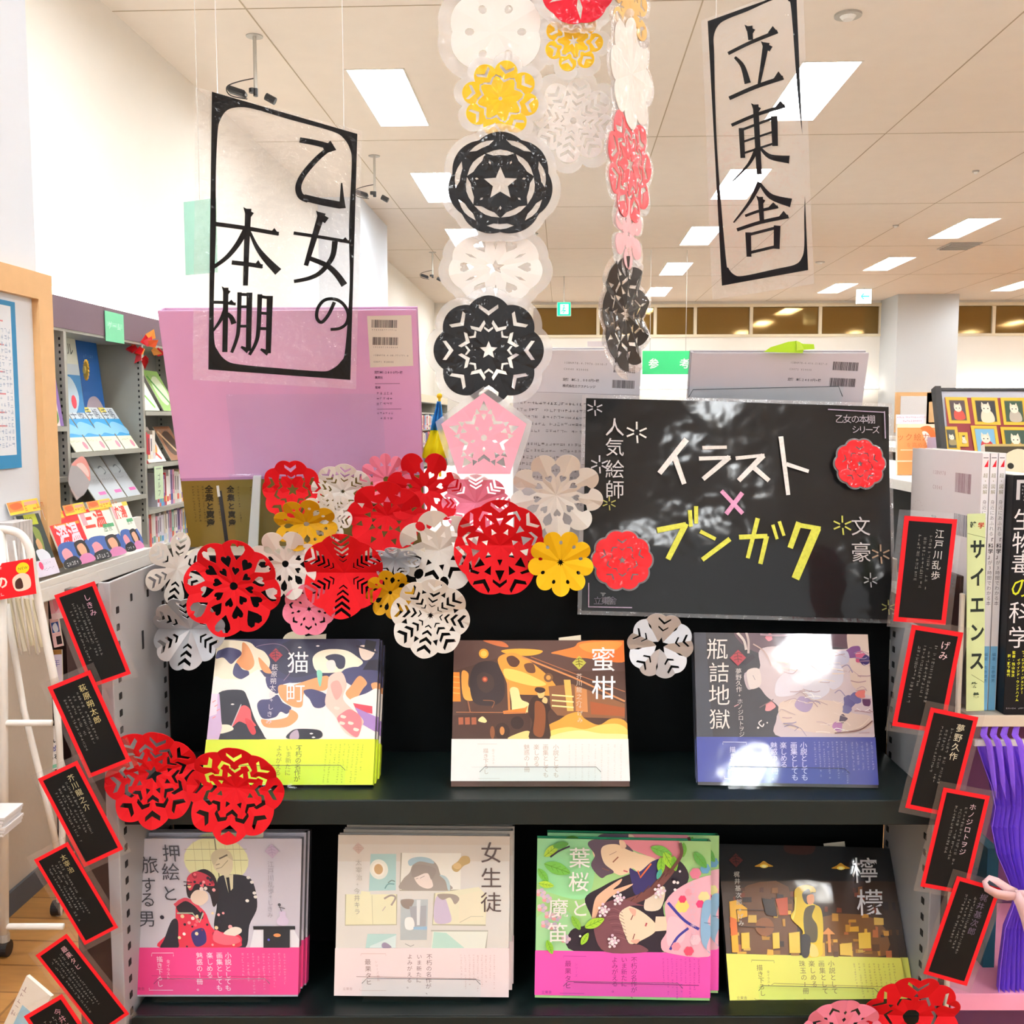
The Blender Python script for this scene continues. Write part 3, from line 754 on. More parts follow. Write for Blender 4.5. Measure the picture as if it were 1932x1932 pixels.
# ---- locomotive cover -----------------------------------------------------------------------------
def d_loco(a):
    a.bandtop = ((120, 1052), (1745, 1052)); D = '#3a2622'; B = '#6a4836'; O = '#f08a2e'; Y = '#f8c04a'; L = '#fde28a'
    a.fill('#52382f')
    a.poly([(150, 130), (1720, 130), (1720, 420), (1100, 420), (560, 300), (150, 420)], '#5b413a')
    a.blob([(1050, 250), (1250, 200), (1330, 150), (1720, 135), (1720, 330), (1500, 320), (1350, 300), (1250, 300), (1120, 270)], '#ef7f38'); a.blob([(1300, 180), (1500, 150), (1690, 160), (1600, 240), (1400, 250)], '#f79a45')
    a.blob([(600, 230), (760, 215), (960, 230), (930, 265), (800, 280), (640, 260)], '#f3ab3c'); a.blob([(430, 140), (600, 150), (660, 200), (560, 190)], '#c46a3a')
    a.poly([(130, 430), (210, 430), (215, 700), (120, 700)], O); a.blob([(230, 430), (290, 440), (290, 560), (360, 620), (330, 690), (240, 660)], '#f6a548')
    for y in (470, 520, 570, 620): a.line([(130, y), (210, y + 6)], 6, '#fcc56a')
    # boiler front
    a.blob([(300, 520), (340, 380), (430, 330), (540, 340), (600, 420), (620, 620), (560, 720), (440, 740), (330, 700)], '#352a2c'); a.blob([(370, 470), (430, 430), (510, 470), (520, 570), (450, 620), (380, 570)], '#43332f')
    a.disc(435, 260, 44, '#f7a72e'); a.disc(435, 260, 28, '#ffd061'); a.disc(440, 495, 26, '#a3462f'); a.disc(440, 495, 14, '#e07a50')
    # boiler side
    a.blob([(560, 320), (640, 260), (760, 270), (980, 430), (1090, 560), (1080, 640), (900, 640), (680, 620), (630, 500)], '#e89a3e'); a.blob([(620, 400), (760, 420), (900, 480), (1000, 540), (900, 560), (720, 520), (630, 480)], '#fbd06a')
    a.blob([(640, 300), (700, 280), (760, 330), (730, 380), (670, 370)], '#5c3a2c'); a.blob([(800, 360), (880, 350), (900, 430), (830, 430)], '#6b4530'); a.disc(1020, 480, 42, '#7b5536'); a.disc(1020, 480, 22, '#d39a50')
    a.line([(780, 290), (1250, 480), (1720, 700)], 16, '#d28a52'); a.line([(860, 290), (1300, 460), (1720, 610)], 8, '#b36f48'); a.line([(1330, 520), (1720, 700)], 10, '#c78858')
    a.poly([(1020, 560), (1240, 540), (1400, 600), (1720, 720), (1720, 860), (1350, 850), (1100, 830), (1040, 760)], '#8a5c3c'); a.poly([(1160, 500), (1220, 500), (1250, 790), (1190, 790)], '#f4b75c'); a.poly([(1260, 560), (1370, 590), (1380, 800), (1270, 790)], '#c9864e')
    a.poly([(1400, 700), (1720, 760), (1720, 840), (1410, 820)], '#a4562e')
    for y in (640, 690, 740): a.line([(1050, y), (1250, y + 16)], 14, '#fbe29a')
    a.poly([(640, 520), (660, 520), (670, 800), (650, 800)], '#d08a4a'); a.blob([(670, 580), (740, 580), (770, 680), (840, 720), (830, 800), (700, 830), (680, 700)], '#fce3a0')
    a.poly([(600, 790), (800, 760), (830, 740), (800, 830), (690, 830), (700, 900), (620, 880)], '#e88438')
    # wheels, buffer beam
    a.poly([(130, 830), (850, 810), (850, 1050), (130, 1050)], '#4a3129'); a.disc(590, 980, 70, '#3c2720', 80); a.disc(590, 975, 22, '#c08044', 40); a.disc(730, 900, 60, '#33221d'); a.disc(500, 990, 22, '#8c5534', 60)
    for x in (190, 250, 310): a.poly([(x, 850), (x + 44, 848), (x + 44, 915), (x, 918)], '#a2583a')
    a.line([(170, 800), (860, 805)], 7, '#b0714a'); a.line([(280, 690), (300, 800)], 12, '#96603e'); a.line([(420, 690), (520, 700), (500, 760)], 8, '#96603e', smooth=True); a.blob([(370, 880), (410, 840), (450, 880), (430, 900)], '#f8dc9a')
    # steam
    a.blob([(1000, 940), (1120, 870), (1200, 820), (1300, 800), (1350, 860), (1480, 920), (1600, 860), (1730, 890), (1740, 1060), (1020, 1060)], '#e2a03c')
    a.blob([(1030, 980), (1200, 940), (1350, 960), (1500, 920), (1650, 910), (1740, 960), (1740, 1060), (1040, 1060)], '#fbd56c'); a.blob([(1080, 1010), (1300, 970), (1500, 1000), (1740, 1010), (1740, 1060), (1060, 1060)], '#fdeaa0')
    a.blob([(760, 990), (840, 980), (840, 1050), (640, 1050)], '#fbd98a')
    # man in a long brown coat seen from behind
    a.blob([(850, 700), (900, 650), (980, 690), (1040, 760), (1010, 830), (1030, 1050), (840, 1050), (870, 900), (830, 800)], '#3f2a22'); a.blob([(900, 700), (980, 740), (990, 900), (960, 1030), (880, 1000), (890, 850)], '#8a4f2c')
    a.blob([(920, 600), (980, 600), (975, 660), (930, 665)], '#f2c27a'); a.blob([(895, 600), (910, 570), (975, 575), (990, 605), (940, 625)], '#3a2620'); a.blob([(980, 660), (1010, 680), (1000, 720), (960, 700)], '#f0c080')
    seal(a, 1300, 345, 64, '#b9b548', '#5a4a1c')
    a.vtext('蜜', 1518, 315, 235, '#ffffff', bold=.004); a.vtext('柑', 1525, 575, 230, '#ffffff', bold=.004)
    a.vtext('芥川龍之介', 1300, 470, 56, '#d9cbb8', step=62); a.vtext('+げみ', 1308, 750, 54, '#d9cbb8', step=62)
def b_loco(b):
    c = '#c9b8a8'
    for tx, x in (('小説としても', 1085), ('画集としても', 990), ('楽しめる', 905), ('魅惑の1冊', 815)): b.vtext(tx, x, 1130, 56, c, step=53)
    b.vtext('描き下ろし', 435, 1165, 50, c, step=50); b.vtext('全イラスト', 505, 1160, 30, '#dccfc2', step=30)
    for i in range(9): b.scrib(1690 - i * 60, 1110, 17, 18, '#e0dad2')
    b.line([(300, 1320), (1460, 1318)], 3, '#d9d8d2'); b.line([(360, 1100), (540, 1100)], 4, '#dcd6ce'); b.line([(360, 1430), (560, 1430)], 4, '#dcd6ce')
title_book('loco', 'steam locomotive picture book with plain white band', ((864, 1208), (1174, 1208), (1188, 1484), (851, 1484)), 1.02, .153, (830, 1180, 4.954), d_loco, '#f3f2ee', '#f29a3a', b_loco,
           copies=((.0, 0, -.0025), (.001, 0, -.004)), slip=(.103, 0), bandbot=.035, back='#7a7f94')

# ---- dark cover wrapped in glossy film -------------------------------------------------------------
def d_bottle(a):
    a.bandtop = ((170, 1052), (1690, 1062)); a.fill('#33363f')
    a.poly([(130, 130), (230, 130), (300, 1060), (160, 1060)], '#3b4350')
    a.blob([(480, 140), (700, 135), (1000, 135), (1400, 140), (1600, 150), (1620, 300), (1300, 280), (1000, 260), (850, 340), (700, 330), (560, 260)], '#5f4d58')
    a.blob([(700, 300), (900, 270), (1200, 300), (1450, 300), (1640, 260), (1690, 600), (1690, 1060), (900, 1060), (850, 900), (870, 800), (760, 700), (690, 620), (600, 640), (570, 500), (700, 460)], '#cfc2c6')
    a.blob([(1450, 150), (1620, 140), (1650, 500), (1680, 700), (1500, 620), (1470, 400)], '#d9c9bb'); a.blob([(880, 760), (1100, 730), (1400, 760), (1500, 850), (1650, 880), (1650, 980), (1400, 1030), (1050, 1000), (900, 930)], '#dccabd')
    for i, (x, y, r, c) in enumerate(((1500, 330, 60, '#7a4a86'), (1560, 370, 50, '#c0567a'), (1600, 400, 40, '#33306a'), (1470, 760, 55, '#5a5a8e'), (1530, 720, 48, '#67679c'), (1450, 820, 40, '#6b6b9c'), (1570, 690, 40, '#d87a72'), (790, 790, 44, '#e79a9c'), (780, 195, 30, '#d88490'), (1420, 900, 34, '#4a3c52'), (1380, 970, 44, '#b27ab0'), (1230, 330, 70, '#9492ae'), (1000, 330, 60, '#c8c6d2'), (950, 600, 120, '#e3e0ea'), (1200, 600, 130, '#dcdce8'), (1100, 450, 140, '#e6e6f0'), (1330, 520, 110, '#d8d8e6'), (1080, 770, 70, '#a493b6'), (1620, 760, 40, '#5c3a5e'), (1390, 380, 70, '#bfc0d4'))):
        a.blob([(x + r * (1 + .25 * sin(i * 3 + k * 2.1)) * cos(k * pi / 4), y + r * (1 + .2 * cos(i + k * 1.7)) * sin(k * pi / 4)) for k in range(8)], c, 3)
    R = random.Random(5)
    for i in range(60):
        x = R.uniform(850, 1640); y = R.uniform(330, 1030); a.line([(x, y), (x + R.uniform(20, 90), y + R.uniform(-30, 30)), (x + R.uniform(80, 140), y + R.uniform(-20, 50))], R.uniform(3, 9), R.choice(('#b9a1a8', '#f3e9e2', '#8e86a6', '#e9d9cc', '#ffffff', '#a88c92')), smooth=True)
    for p, c, w in (([(500, 150), (560, 220), (580, 300)], '#cfc4bf', 22), ([(580, 150), (600, 230), (600, 330)], '#b9aaa8', 20), ([(640, 250), (740, 320), (800, 440)], '#bfa49c', 10), ([(700, 170), (900, 180), (1200, 150)], '#9b7f8a', 16), ([(650, 350), (560, 420)], '#2c2a36', 40), ([(700, 800), (820, 730)], '#77686c', 8), ([(480, 790), (520, 770)], '#c79aa0', 9)):
        a.line(p, w, c, smooth=True)
    a.blob([(590, 480), (690, 465), (710, 600), (630, 640), (600, 590)], '#ded4cf'); a.line([(640, 520), (660, 560)], 5, '#8c8890')
    a.line([(1350, 1025), (1560, 1000), (1670, 920)], 10, '#7c5a56', smooth=True); a.line([(1340, 1010), (1540, 985), (1640, 900)], 5, '#efe2d2', smooth=True)
    a.line([(720, 910), (695, 935), (725, 965), (740, 940)], 10, '#e6e2e0', smooth=True); a.disc(690, 975, 10, '#e6e2e0'); a.disc(768, 932, 7, '#e6e2e0')
    seal(a, 510, 368, 70, '#a83544', '#5e2630')
    a.vtext('瓶', 330, 290, 195, '#ece8e2'); a.vtext('詰', 345, 495, 185, '#ece8e2'); a.vtext('地', 350, 690, 195, '#ece8e2'); a.vtext('獄', 355, 900, 190, '#ece8e2')
    a.vtext('夢野久作', 515, 485, 54, '#d8d4d0', step=52, dx=2); a.vtext('+', 525, 692, 40, '#d8d4d0'); a.vtext('ホシジロトヲジ'.replace('シ', 'ノ', 1), 530, 745, 50, '#d8d4d0', step=48, dx=3)
def b_bottle(b):
    c = '#cfd2f2'
    for tx, x in (('小説としても', 1085), ('画集としても', 1000), ('楽しめる', 910), ('魅惑の1冊。', 828)): b.vtext(tx, x, 1130, 62, c, step=56, bold=.008, dx=3)
    b.vtext('描き下ろし', 470, 1165, 54, c, step=54, bold=.008, dx=2); b.vtext('全イラスト', 535, 1195, 28, c, step=30)
    b.line([(385, 1120), (385, 1098), (590, 1102), (590, 1122)], 6, c); b.line([(400, 1400), (400, 1420), (560, 1428)], 6, c)
    for i in range(8): b.scrib(1180 + i * 38, 1105, 10 + (i * 5) % 9, 18, '#aeb3e2', slant=1.5)
    for i in range(5): b.scrib(1500 + i * 42, 1110, 11, 20, '#aeb3e2', slant=2)
title_book('bottle', 'dark picture book in glossy wrap with deep blue band', ((1308, 1191), (1632, 1199), (1657, 1487), (1317, 1481)), 1.02, .157, (1280, 1160, 4.6), d_bottle, '#39479c', '#33363f', b_bottle,
           copies=((.0, 0, -.002),), glossy=WRAP, bandbot=.02, back='#20252d')

# ---- man in black suit and woman in red kimono ----------------------------------------------------------
def d_oshie(a):
    a.bandtop = ((250, 1418), (1390, 1418)); a.fill('#cfcbd6')
    a.poly([(380, 710), (800, 710), (700, 1420), (270, 1420)], '#d3d0da'); a.poly([(1090, 1290), (1340, 1290), (1400, 1420), (1050, 1420)], '#e8e8ee')
    a.disc(885, 850, 205, '#eef0b8', 150); 
    for x in (750, 800, 850, 950, 1000, 1040): a.line([(x, 730), (x, 960)], 3, '#d2d094')
    for y in (780, 850): a.line([(690, y), (1085, y)], 3, '#a9a77e')
    a.line([(888, 715), (895, 980)], 8, '#8b8a66')
    K = '#23232c'
    a.blob([(890, 960), (960, 940), (1060, 950), (1110, 1000), (1120, 1150), (1060, 1270), (1020, 1420), (880, 1420), (830, 1290), (860, 1150), (870, 1040)], K)
    a.poly([(925, 945), (985, 940), (975, 1030), (945, 1060)], '#ddd6b0'); a.poly([(938, 960), (958, 958), (960, 1050), (945, 1060)], '#1b1b22')
    a.blob([(862, 850), (890, 800), (940, 785), (985, 820), (985, 900), (950, 948), (900, 935), (868, 900)], '#e6dcb8'); a.blob([(855, 850), (860, 810), (900, 780), (950, 778), (985, 810), (990, 850), (940, 820), (900, 840), (870, 880)], '#d5cda6')
    a.line([(880, 880), (905, 872)], 5, '#8a8268'); a.line([(880, 905), (915, 895), (960, 850)], 4, '#a39a78'); a.line([(905, 840), (960, 815)], 10, '#6e6654')
    for x, y in ((1100, 990), (1110, 1060), (1060, 1110), (1080, 960), (1115, 1085)): a.disc(x, y, 12, '#e9e7e0', 10)
    # woman
    a.blob([(610, 1110), (700, 1120), (780, 1180), (830, 1300), (980, 1330), (1000, 1380), (940, 1420), (470, 1420), (520, 1330), (580, 1250)], '#e0344e')
    a.blob([(610, 1120), (690, 1110), (760, 1160), (760, 1230), (690, 1200), (610, 1180)], '#26202a'); a.line([(590, 1140), (660, 1100), (720, 1130), (760, 1180)], 22, '#d4495c', smooth=True); a.line([(600, 1190), (700, 1190), (740, 1250), (770, 1190)], 10, '#aebda4')
    a.blob([(470, 1420), (500, 1360), (560, 1240), (600, 1240), (590, 1360), (580, 1420)], '#262430'); a.blob([(680, 1320), (760, 1290), (770, 1380), (700, 1410)], '#3a3270')
    a.blob([(680, 1080), (680, 1000), (720, 940), (800, 905), (860, 940), (880, 1010), (880, 1090), (840, 1150), (820, 1060), (760, 1040), (710, 1090)], '#2a2026')
    a.blob([(700, 1080), (740, 1040), (800, 1050), (810, 1100), (760, 1140), (710, 1120)], '#f0dcc8'); a.blob([(690, 1030), (690, 960), (750, 920), (830, 950), (860, 1010), (800, 1010), (740, 1000), (710, 1040)], '#cf3a4e')
    R = random.Random(3)
    for i in range(46):
        x = R.uniform(690, 880); y = R.uniform(925, 1040) if i < 18 else R.uniform(1180, 1410)
        if i >= 18: x = R.uniform(500, 960); 
        a.disc(x, y, R.uniform(6, 15), R.choice(('#f7e9e2', '#f2a5a8', '#f3dcae', '#a3213a', '#2a2436', '#ef6a78')), n=7)
    a.line([(665, 985), (720, 990)], 6, '#2a2026'); a.line([(665, 1010), (710, 1008)], 6, '#2a2026')
    a.blob([(900, 1310), (960, 1280), (1005, 1290), (1000, 1320), (930, 1350), (880, 1350)], '#efe5d6'); a.blob([(840, 1300), (900, 1330), (980, 1345), (990, 1380), (900, 1400), (820, 1370)], '#f06a7c')
    # small black table with a vase
    a.poly([(1085, 1275), (1355, 1275), (1355, 1298), (1085, 1298)], '#1c1c20'); a.poly([(1150, 1298), (1320, 1298), (1310, 1418), (1140, 1418)], '#24242a'); a.disc(1235, 1335, 24, '#e2965a', 12); a.disc(1178, 1365, 8, '#5a5ad0')
    a.blob([(1262, 1180), (1300, 1180), (1300, 1210), (1318, 1240), (1300, 1270), (1255, 1270), (1238, 1240), (1262, 1210)], '#d9cbe2', 4); a.line([(1275, 1180), (1262, 1130)], 4, '#4c4c50'); a.line([(1260, 1150), (1300, 1160)], 4, '#4c4c50'); a.disc(1265, 1135, 10, '#56565a')
    seal(a, 1245, 792, 46, '#c9b6cf', '#b6a2c0')
    T = '#46464e'
    for c, x, y, s in (('押', 608, 803, 118), ('絵', 590, 922, 118), ('と', 570, 1060, 112), ('旅', 460, 878, 118), ('す', 438, 1005, 108), ('る', 424, 1100, 108), ('男', 405, 1225, 116)): a.ch(c, x, y, s, T)
    a.z += a.lay
    a.vtext('江戸川乱歩', 1230, 875, 42, '#a9a6b2', step=43, dx=-3); a.vtext('+しきみ', 1212, 1082, 38, '#a9a6b2', step=40, dx=-4)
def b_oshie(b):
    c = '#ffd9ea'
    for tx, x in (('小説としても', 905), ('画集としても', 848), ('楽しめる', 785), ('魅惑の1冊。', 718)): b.vtext(tx, x, 1470, 44, c, step=44, bold=.01, dx=-4)
    b.vtext('描き下ろし', 455, 1495, 42, c, step=42, bold=.01, dx=-4); b.vtext('全イラスト', 510, 1510, 26, c, step=28, dx=-3)
    b.line([(405, 1475), (410, 1453), (550, 1453), (548, 1475)], 4, c); b.line([(365, 1690), (362, 1705), (520, 1705)], 4, c)
    for i in range(9): b.scrib(1000 + i * 34, 1462, 8 + (i * 3) % 7, 17, '#f9a8c8', slant=-1)
    b.line([(390, 1606), (1180, 1612)], 3, '#c23a72'); b.htext('立東舎', 275, 1695, 24, '#b93a6a')
title_book('oshie', 'suited man and red-kimono woman picture book, hot pink band', ((290, 1583), (591, 1584), (562, 1880), (241, 1880)), 1.01, .158, (180, 1380, 3.5), d_oshie, '#f0458c', '#d3d0da', b_oshie,
           copies=((.002, 0, .004), (.0035, 0, .0035)), slip=(.1, 0), bandbot=.012, back='#2b2d33')

# ---- pale schoolgirl cover ---------------------------------------------------------------------------
def d_girl(a):
    a.bandtop = ((190, 1182), (1738, 1182)); a.fill('#dfddd6')
    a.poly([(270, 170), (1745, 178), (1745, 330), (260, 330)], '#d3c8b8'); a.poly([(262, 250), (1745, 260), (1745, 400), (255, 400)], '#d8d2c6')
    a.poly([(540, 335), (760, 335), (745, 655), (510, 660)], '#aed3cf'); a.disc(605, 470, 80, '#ecefe2', 88); a.disc(602, 468, 56, '#f7f4e6', 62); a.disc(602, 468, 38, '#c8a574', 46)
    a.line([(650, 640), (680, 600), (735, 600)], 10, '#6f9a9a', smooth=True); a.line([(680, 590), (710, 568), (740, 576)], 10, '#7a8f88', smooth=True)
    a.poly([(805, 325), (1320, 328), (1310, 655), (780, 655)], '#efefe4'); a.line([(805, 325), (780, 655), (1310, 655)], 12, '#a9a592')
    a.blob([(800, 650), (810, 560), (870, 500), (900, 430), (960, 380), (1050, 380), (1110, 430), (1140, 520), (1190, 580), (1220, 650)], '#a39a90'); a.blob([(860, 400), (900, 370), (980, 360), (1060, 380), (1080, 420), (960, 400), (880, 440)], '#a9c6cf')
    a.blob([(910, 540), (960, 515), (1030, 505), (1060, 560), (1070, 620), (1020, 640), (950, 610)], '#efe2d8'); a.line([(960, 548), (1000, 528)], 4, '#8a7f7a'); a.line([(920, 555), (945, 546)], 4, '#8a7f7a'); a.blob([(900, 440), (1000, 430), (1100, 470), (1060, 560), (1020, 500), (900, 540)], '#9b9187')
    a.blob([(1130, 520), (1180, 530), (1215, 580), (1220, 650), (1200, 650), (1180, 570)], '#b9d0d2')
    a.blob([(1240, 440), (1290, 400), (1330, 355), (1385, 360), (1395, 410), (1340, 440), (1290, 490), (1250, 480)], '#c3a66c'); a.disc(1285, 440, 36, '#d9bd84', 28)
    a.poly([(305, 690), (750, 690), (740, 965), (285, 970)], '#e9e7c2'); a.line([(305, 690), (285, 970), (740, 965), (752, 690)], 10, '#b9b79a'); a.poly([(440, 660), (520, 670), (530, 950), (400, 905)], '#ece9c4'); a.line([(535, 700), (530, 960)], 5, '#cbc8a2'); a.line([(640, 730), (700, 700), (740, 720), (700, 790)], 16, '#a2968c', smooth=True); a.line([(650, 800), (620, 840)], 8, '#c9bdb0')
    a.poly([(1085, 680), (1470, 625), (1540, 700), (1530, 970), (1060, 965)], '#e9e6c8'); a.line([(1085, 680), (1060, 965), (1530, 970)], 12, '#b3b196'); a.blob([(1090, 730), (1160, 700), (1210, 830), (1220, 940), (1080, 940)], '#cfc1d6'); a.blob([(1110, 690), (1250, 690), (1300, 730), (1260, 780), (1220, 720), (1150, 740)], '#a09489'); a.poly([(1300, 700), (1480, 660), (1490, 920), (1290, 950)], '#ece5c8'); a.line([(1300, 945), (1400, 890), (1510, 890)], 5, '#c0bda4')
    a.poly([(785, 735), (1025, 735), (1005, 1105), (770, 1105)], '#b9c2c2'); a.blob([(790, 740), (900, 740), (860, 820), (800, 800)], '#93867c'); a.poly([(860, 800), (1010, 790), (1000, 980), (880, 980)], '#a9aaae'); a.poly([(925, 740), (960, 740), (945, 970), (920, 970)], '#e2e5e4'); a.blob([(820, 910), (880, 900), (900, 960), (880, 1010), (820, 1000)], '#f4f2ee'); a.poly([(890, 985), (1010, 980), (1010, 1012), (890, 1010)], '#9cc2da')
    a.poly([(480, 1050), (735, 1050), (725, 1180), (455, 1180)], '#b9dcd6'); a.poly([(500, 1160), (735, 1060), (725, 1180), (490, 1180)], '#d9ecea'); a.blob([(605, 1140), (640, 1130), (690, 1175), (610, 1180)], '#9a8fa6', 3)
    a.poly([(1060, 1020), (1550, 1020), (1530, 1182), (1040, 1182)], '#e9eee2'); a.poly([(1070, 1030), (1180, 1040), (1340, 1180), (1050, 1182)], '#bfe2d4'); a.line([(1045, 1020), (1550, 1022), (1530, 1182)], 12, '#b3b5a6')
    a.line([(810, 1140), (860, 1165), (890, 1150)], 5, '#8c8c8a')
    seal(a, 437, 285, 50, '#cdb4a6', '#bfa294')
    for c, x, y in (('女', 1580, 325), ('生', 1580, 545), ('徒', 1578, 762)): a.ch(c, x, y, 192, '#57453f')
    a.z += a.lay
    a.vtext('太宰治', 432, 408, 56, '#b9b6ac', step=66); a.vtext('+', 412, 600, 40, '#b9b6ac'); a.vtext('今井キラ', 405, 660, 56, '#b0ad9e', step=62, dx=-2)
def b_girl(b):
    c = '#8a6a6a'
    for tx, x, s in (('不朽の名作が、', 1025, 54), ('いま新たに', 935, 50), ('よみがえる。', 850, 50)): b.vtext(tx, x, 1260, s, c, step=56, dx=-3)
    b.vtext('最果タヒ', 470, 1310, 58, '#8a6f6c', step=64); b.vtext('シリーズ最新', 545, 1310, 28, '#d9bab8', step=34, dx=3)
    b.line([(410, 1250), (415, 1232), (635, 1232), (635, 1250)], 4, '#dcbcb8'); b.line([(385, 1565), (385, 1582), (625, 1582)], 4, '#dcbcb8')
    for i in range(9): b.scrib(1310 + i * 37, 1250, 11 + (i * 5) % 7, 18, '#d9b9b8')
    b.line([(360, 1448), (1440, 1470), (1480, 1490)], 5, '#a98a88'); b.htext('立東舎', 245, 1565, 30, '#cdb0ae')
title_book('girl', 'pale schoolgirl picture book with pale pink band', ((656, 1575), (960, 1578), (959, 1881), (631, 1878)), 1.01, .162, (600, 1540, 4.83), d_girl, '#f3e2e2', '#dfddd6', b_girl,
           copies=((.0035, 0, .003), (.005, 0, .005)), back='#c4c8cc')

# ---- green leafy cover with two faces ---------------------------------------------------------------
def d_leaf(a):
    a.bandtop = ((140, 1150), (1640, 1172)); a.fill('#a8d98c')
    G1 = '#8fd07c'; G2 = '#74c24a'; G3 = '#b6dd3e'; K = '#2a2230'; F_ = '#f6dcb8'
    a.blob([(160, 200), (600, 200), (640, 480), (560, 700), (300, 660), (160, 560)], '#9adfa0'); a.blob([(160, 860), (400, 800), (520, 1000), (480, 1150), (150, 1150)], '#a8dfa2')
    a.blob([(560, 700), (700, 600), (860, 520), (1240, 380), (1350, 380), (1430, 520), (1330, 690), (1220, 760), (1240, 1160), (480, 1160), (440, 980), (620, 900)], K)
    a.blob([(840, 200), (1330, 210), (1300, 400), (1060, 330), (900, 260)], '#e98f9c')
    # clustered blossom left
    for x, y in ((190, 650), (240, 700), (200, 780), (260, 840), (320, 860), (230, 920), (300, 940), (400, 1050)): 
        for k in range(5): a.disc(x + 26 * cos(k * 1.25), y + 22 * sin(k * 1.25), 19, ('#e6c6d2', '#cdbcd2', '#f0a8ac')[k % 3], n=8)
    # upper face
    a.blob([(620, 260), (700, 215), (840, 200), (960, 300), (1150, 370), (1050, 500), (960, 440), (940, 470), (860, 500), (780, 470), (700, 440), (640, 360)], F_)
    a.blob([(580, 240), (640, 200), (820, 200), (900, 240), (960, 300), (900, 280), (820, 240), (720, 250), (690, 300), (720, 400), (800, 470), (740, 500), (690, 520), (610, 420), (640, 330)], '#5e4c5c')
    a.blob([(840, 210), (880, 215), (900, 260), (860, 275)], '#f0cfae'); a.line([(790, 390), (835, 345)], 11, '#a4684e'); a.line([(700, 440), (760, 460)], 7, '#8a5a48'); a.line([(880, 460), (915, 470)], 12, '#d2626a'); a.line([(760, 330), (820, 300)], 5, '#c29a80')
    a.blob([(930, 440), (1010, 470), (1120, 380), (1200, 380), (1130, 600), (1080, 680), (980, 660), (950, 560)], '#35306a'); a.line([(1000, 460), (1020, 520), (1110, 400)], 14, '#e2703c'); a.blob([(1110, 620), (1230, 600), (1200, 780), (1080, 800), (1060, 740)], '#e9dcc6')
    # braid across
    a.blob([(1240, 400), (1330, 420), (1200, 600), (1080, 700), (900, 760), (860, 720), (1050, 640), (1180, 520)], '#7a4a44')
    for i in range(6): a.line([(930 + i * 60, 735 - i * 45), (975 + i * 62, 690 - i * 52)], 8, '#573230')
    # hand
    a.blob([(620, 900), (640, 720), (700, 640), (860, 530), (850, 570), (800, 620), (960, 570), (900, 620), (780, 680), (700, 780), (660, 900)], '#f3c2a0')
    # lower face
    a.blob([(880, 760), (1010, 790), (1150, 900), (1160, 980), (1060, 1050), (950, 1090), (900, 1000), (850, 880)], '#f8e0c2')
    a.blob([(660, 840), (720, 740), (860, 700), (1000, 740), (1060, 760), (940, 760), (850, 830), (880, 940), (930, 1080), (1040, 1100), (1090, 1160), (740, 1160), (640, 980)], '#7f4f58')
    for i in range(9): a.line([(720 + i * 14, 800 + i * 28), (800 + i * 10, 780 + i * 32), (880 + i * 6, 820 + i * 30)], 4, ('#9a6a6e', '#63383f')[i % 2], smooth=True)
    a.line([(950, 880), (975, 820)], 8, '#8a4a40'); a.line([(970, 1050), (985, 1000)], 8, '#8a4a40'); a.line([(1075, 935), (1085, 905)], 14, '#c45a60'); a.blob([(930, 780), (990, 790), (980, 850)], '#f4b6a0', 3); a.blob([(950, 1060), (1030, 1050), (1000, 1090)], '#f4b6a0', 3)
    a.poly([(1160, 850), (1280, 850), (1260, 970), (1150, 980)], '#f6dcc0')
    # kimono
    a.blob([(1240, 720), (1420, 560), (1660, 500), (1700, 700), (1680, 1170), (1280, 1170), (1210, 1080), (1260, 960)], '#f0b9c8')
    a.blob([(1270, 860), (1400, 900), (1400, 1060), (1270, 1100)], '#f4ccd8'); a.line([(1260, 730), (1400, 880), (1530, 960)], 24, '#3a3a9c', smooth=True); a.line([(1440, 950), (1350, 1030), (1290, 1140)], 22, '#3a3a9c', smooth=True)
    for x, y, r, c in ((1380, 760, 60, '#f0e07a'), (1380, 700, 34, '#de3a62'), (1560, 680, 50, '#ece2a0'), (1530, 740, 36, '#e8417a'), (1430, 640, 34, '#f6a8b8'), (1340, 1110, 40, '#f598a8'), (1450, 1150, 44, '#e8506c'), (1480, 480, 50, '#e0809a'), (1560, 440, 44, '#6aa8d0'), (1500, 1050, 50, '#f9d2dc')):
        for k in range(6): a.disc(x + r * .5 * cos(k * 1.05), y + r * .5 * sin(k * 1.05), r * .5, c, n=8)
    a.blob([(1560, 720), (1640, 720), (1620, 820), (1600, 900), (1640, 960), (1600, 1120), (1640, 1170), (1560, 1080), (1540, 900)], '#8fb8d8'); a.line([(1570, 900), (1620, 905)], 5, '#4c6c8c')
    # leaves
    def leaf(x, y, L, ang, c=G3, c2='#5c9a24'):
        r = radians(ang); ux, uy = cos(r), sin(r); p = lambda u, v: (x + L * (u * ux - v * uy), y + L * (u * uy + v * ux))
        a.blob([p(0, 0), p(.3, .2), p(.65, .2), p(1, 0), p(.65, -.2), p(.3, -.2)], c, 4); a.line([p(0, 0), p(.95, 0)], L * .025, c2)
        for k in (.25, .45, .65): a.line([p(k, 0), p(k + .14, .12)], L * .015, c2); a.line([p(k, 0), p(k + .14, -.12)], L * .015, c2)
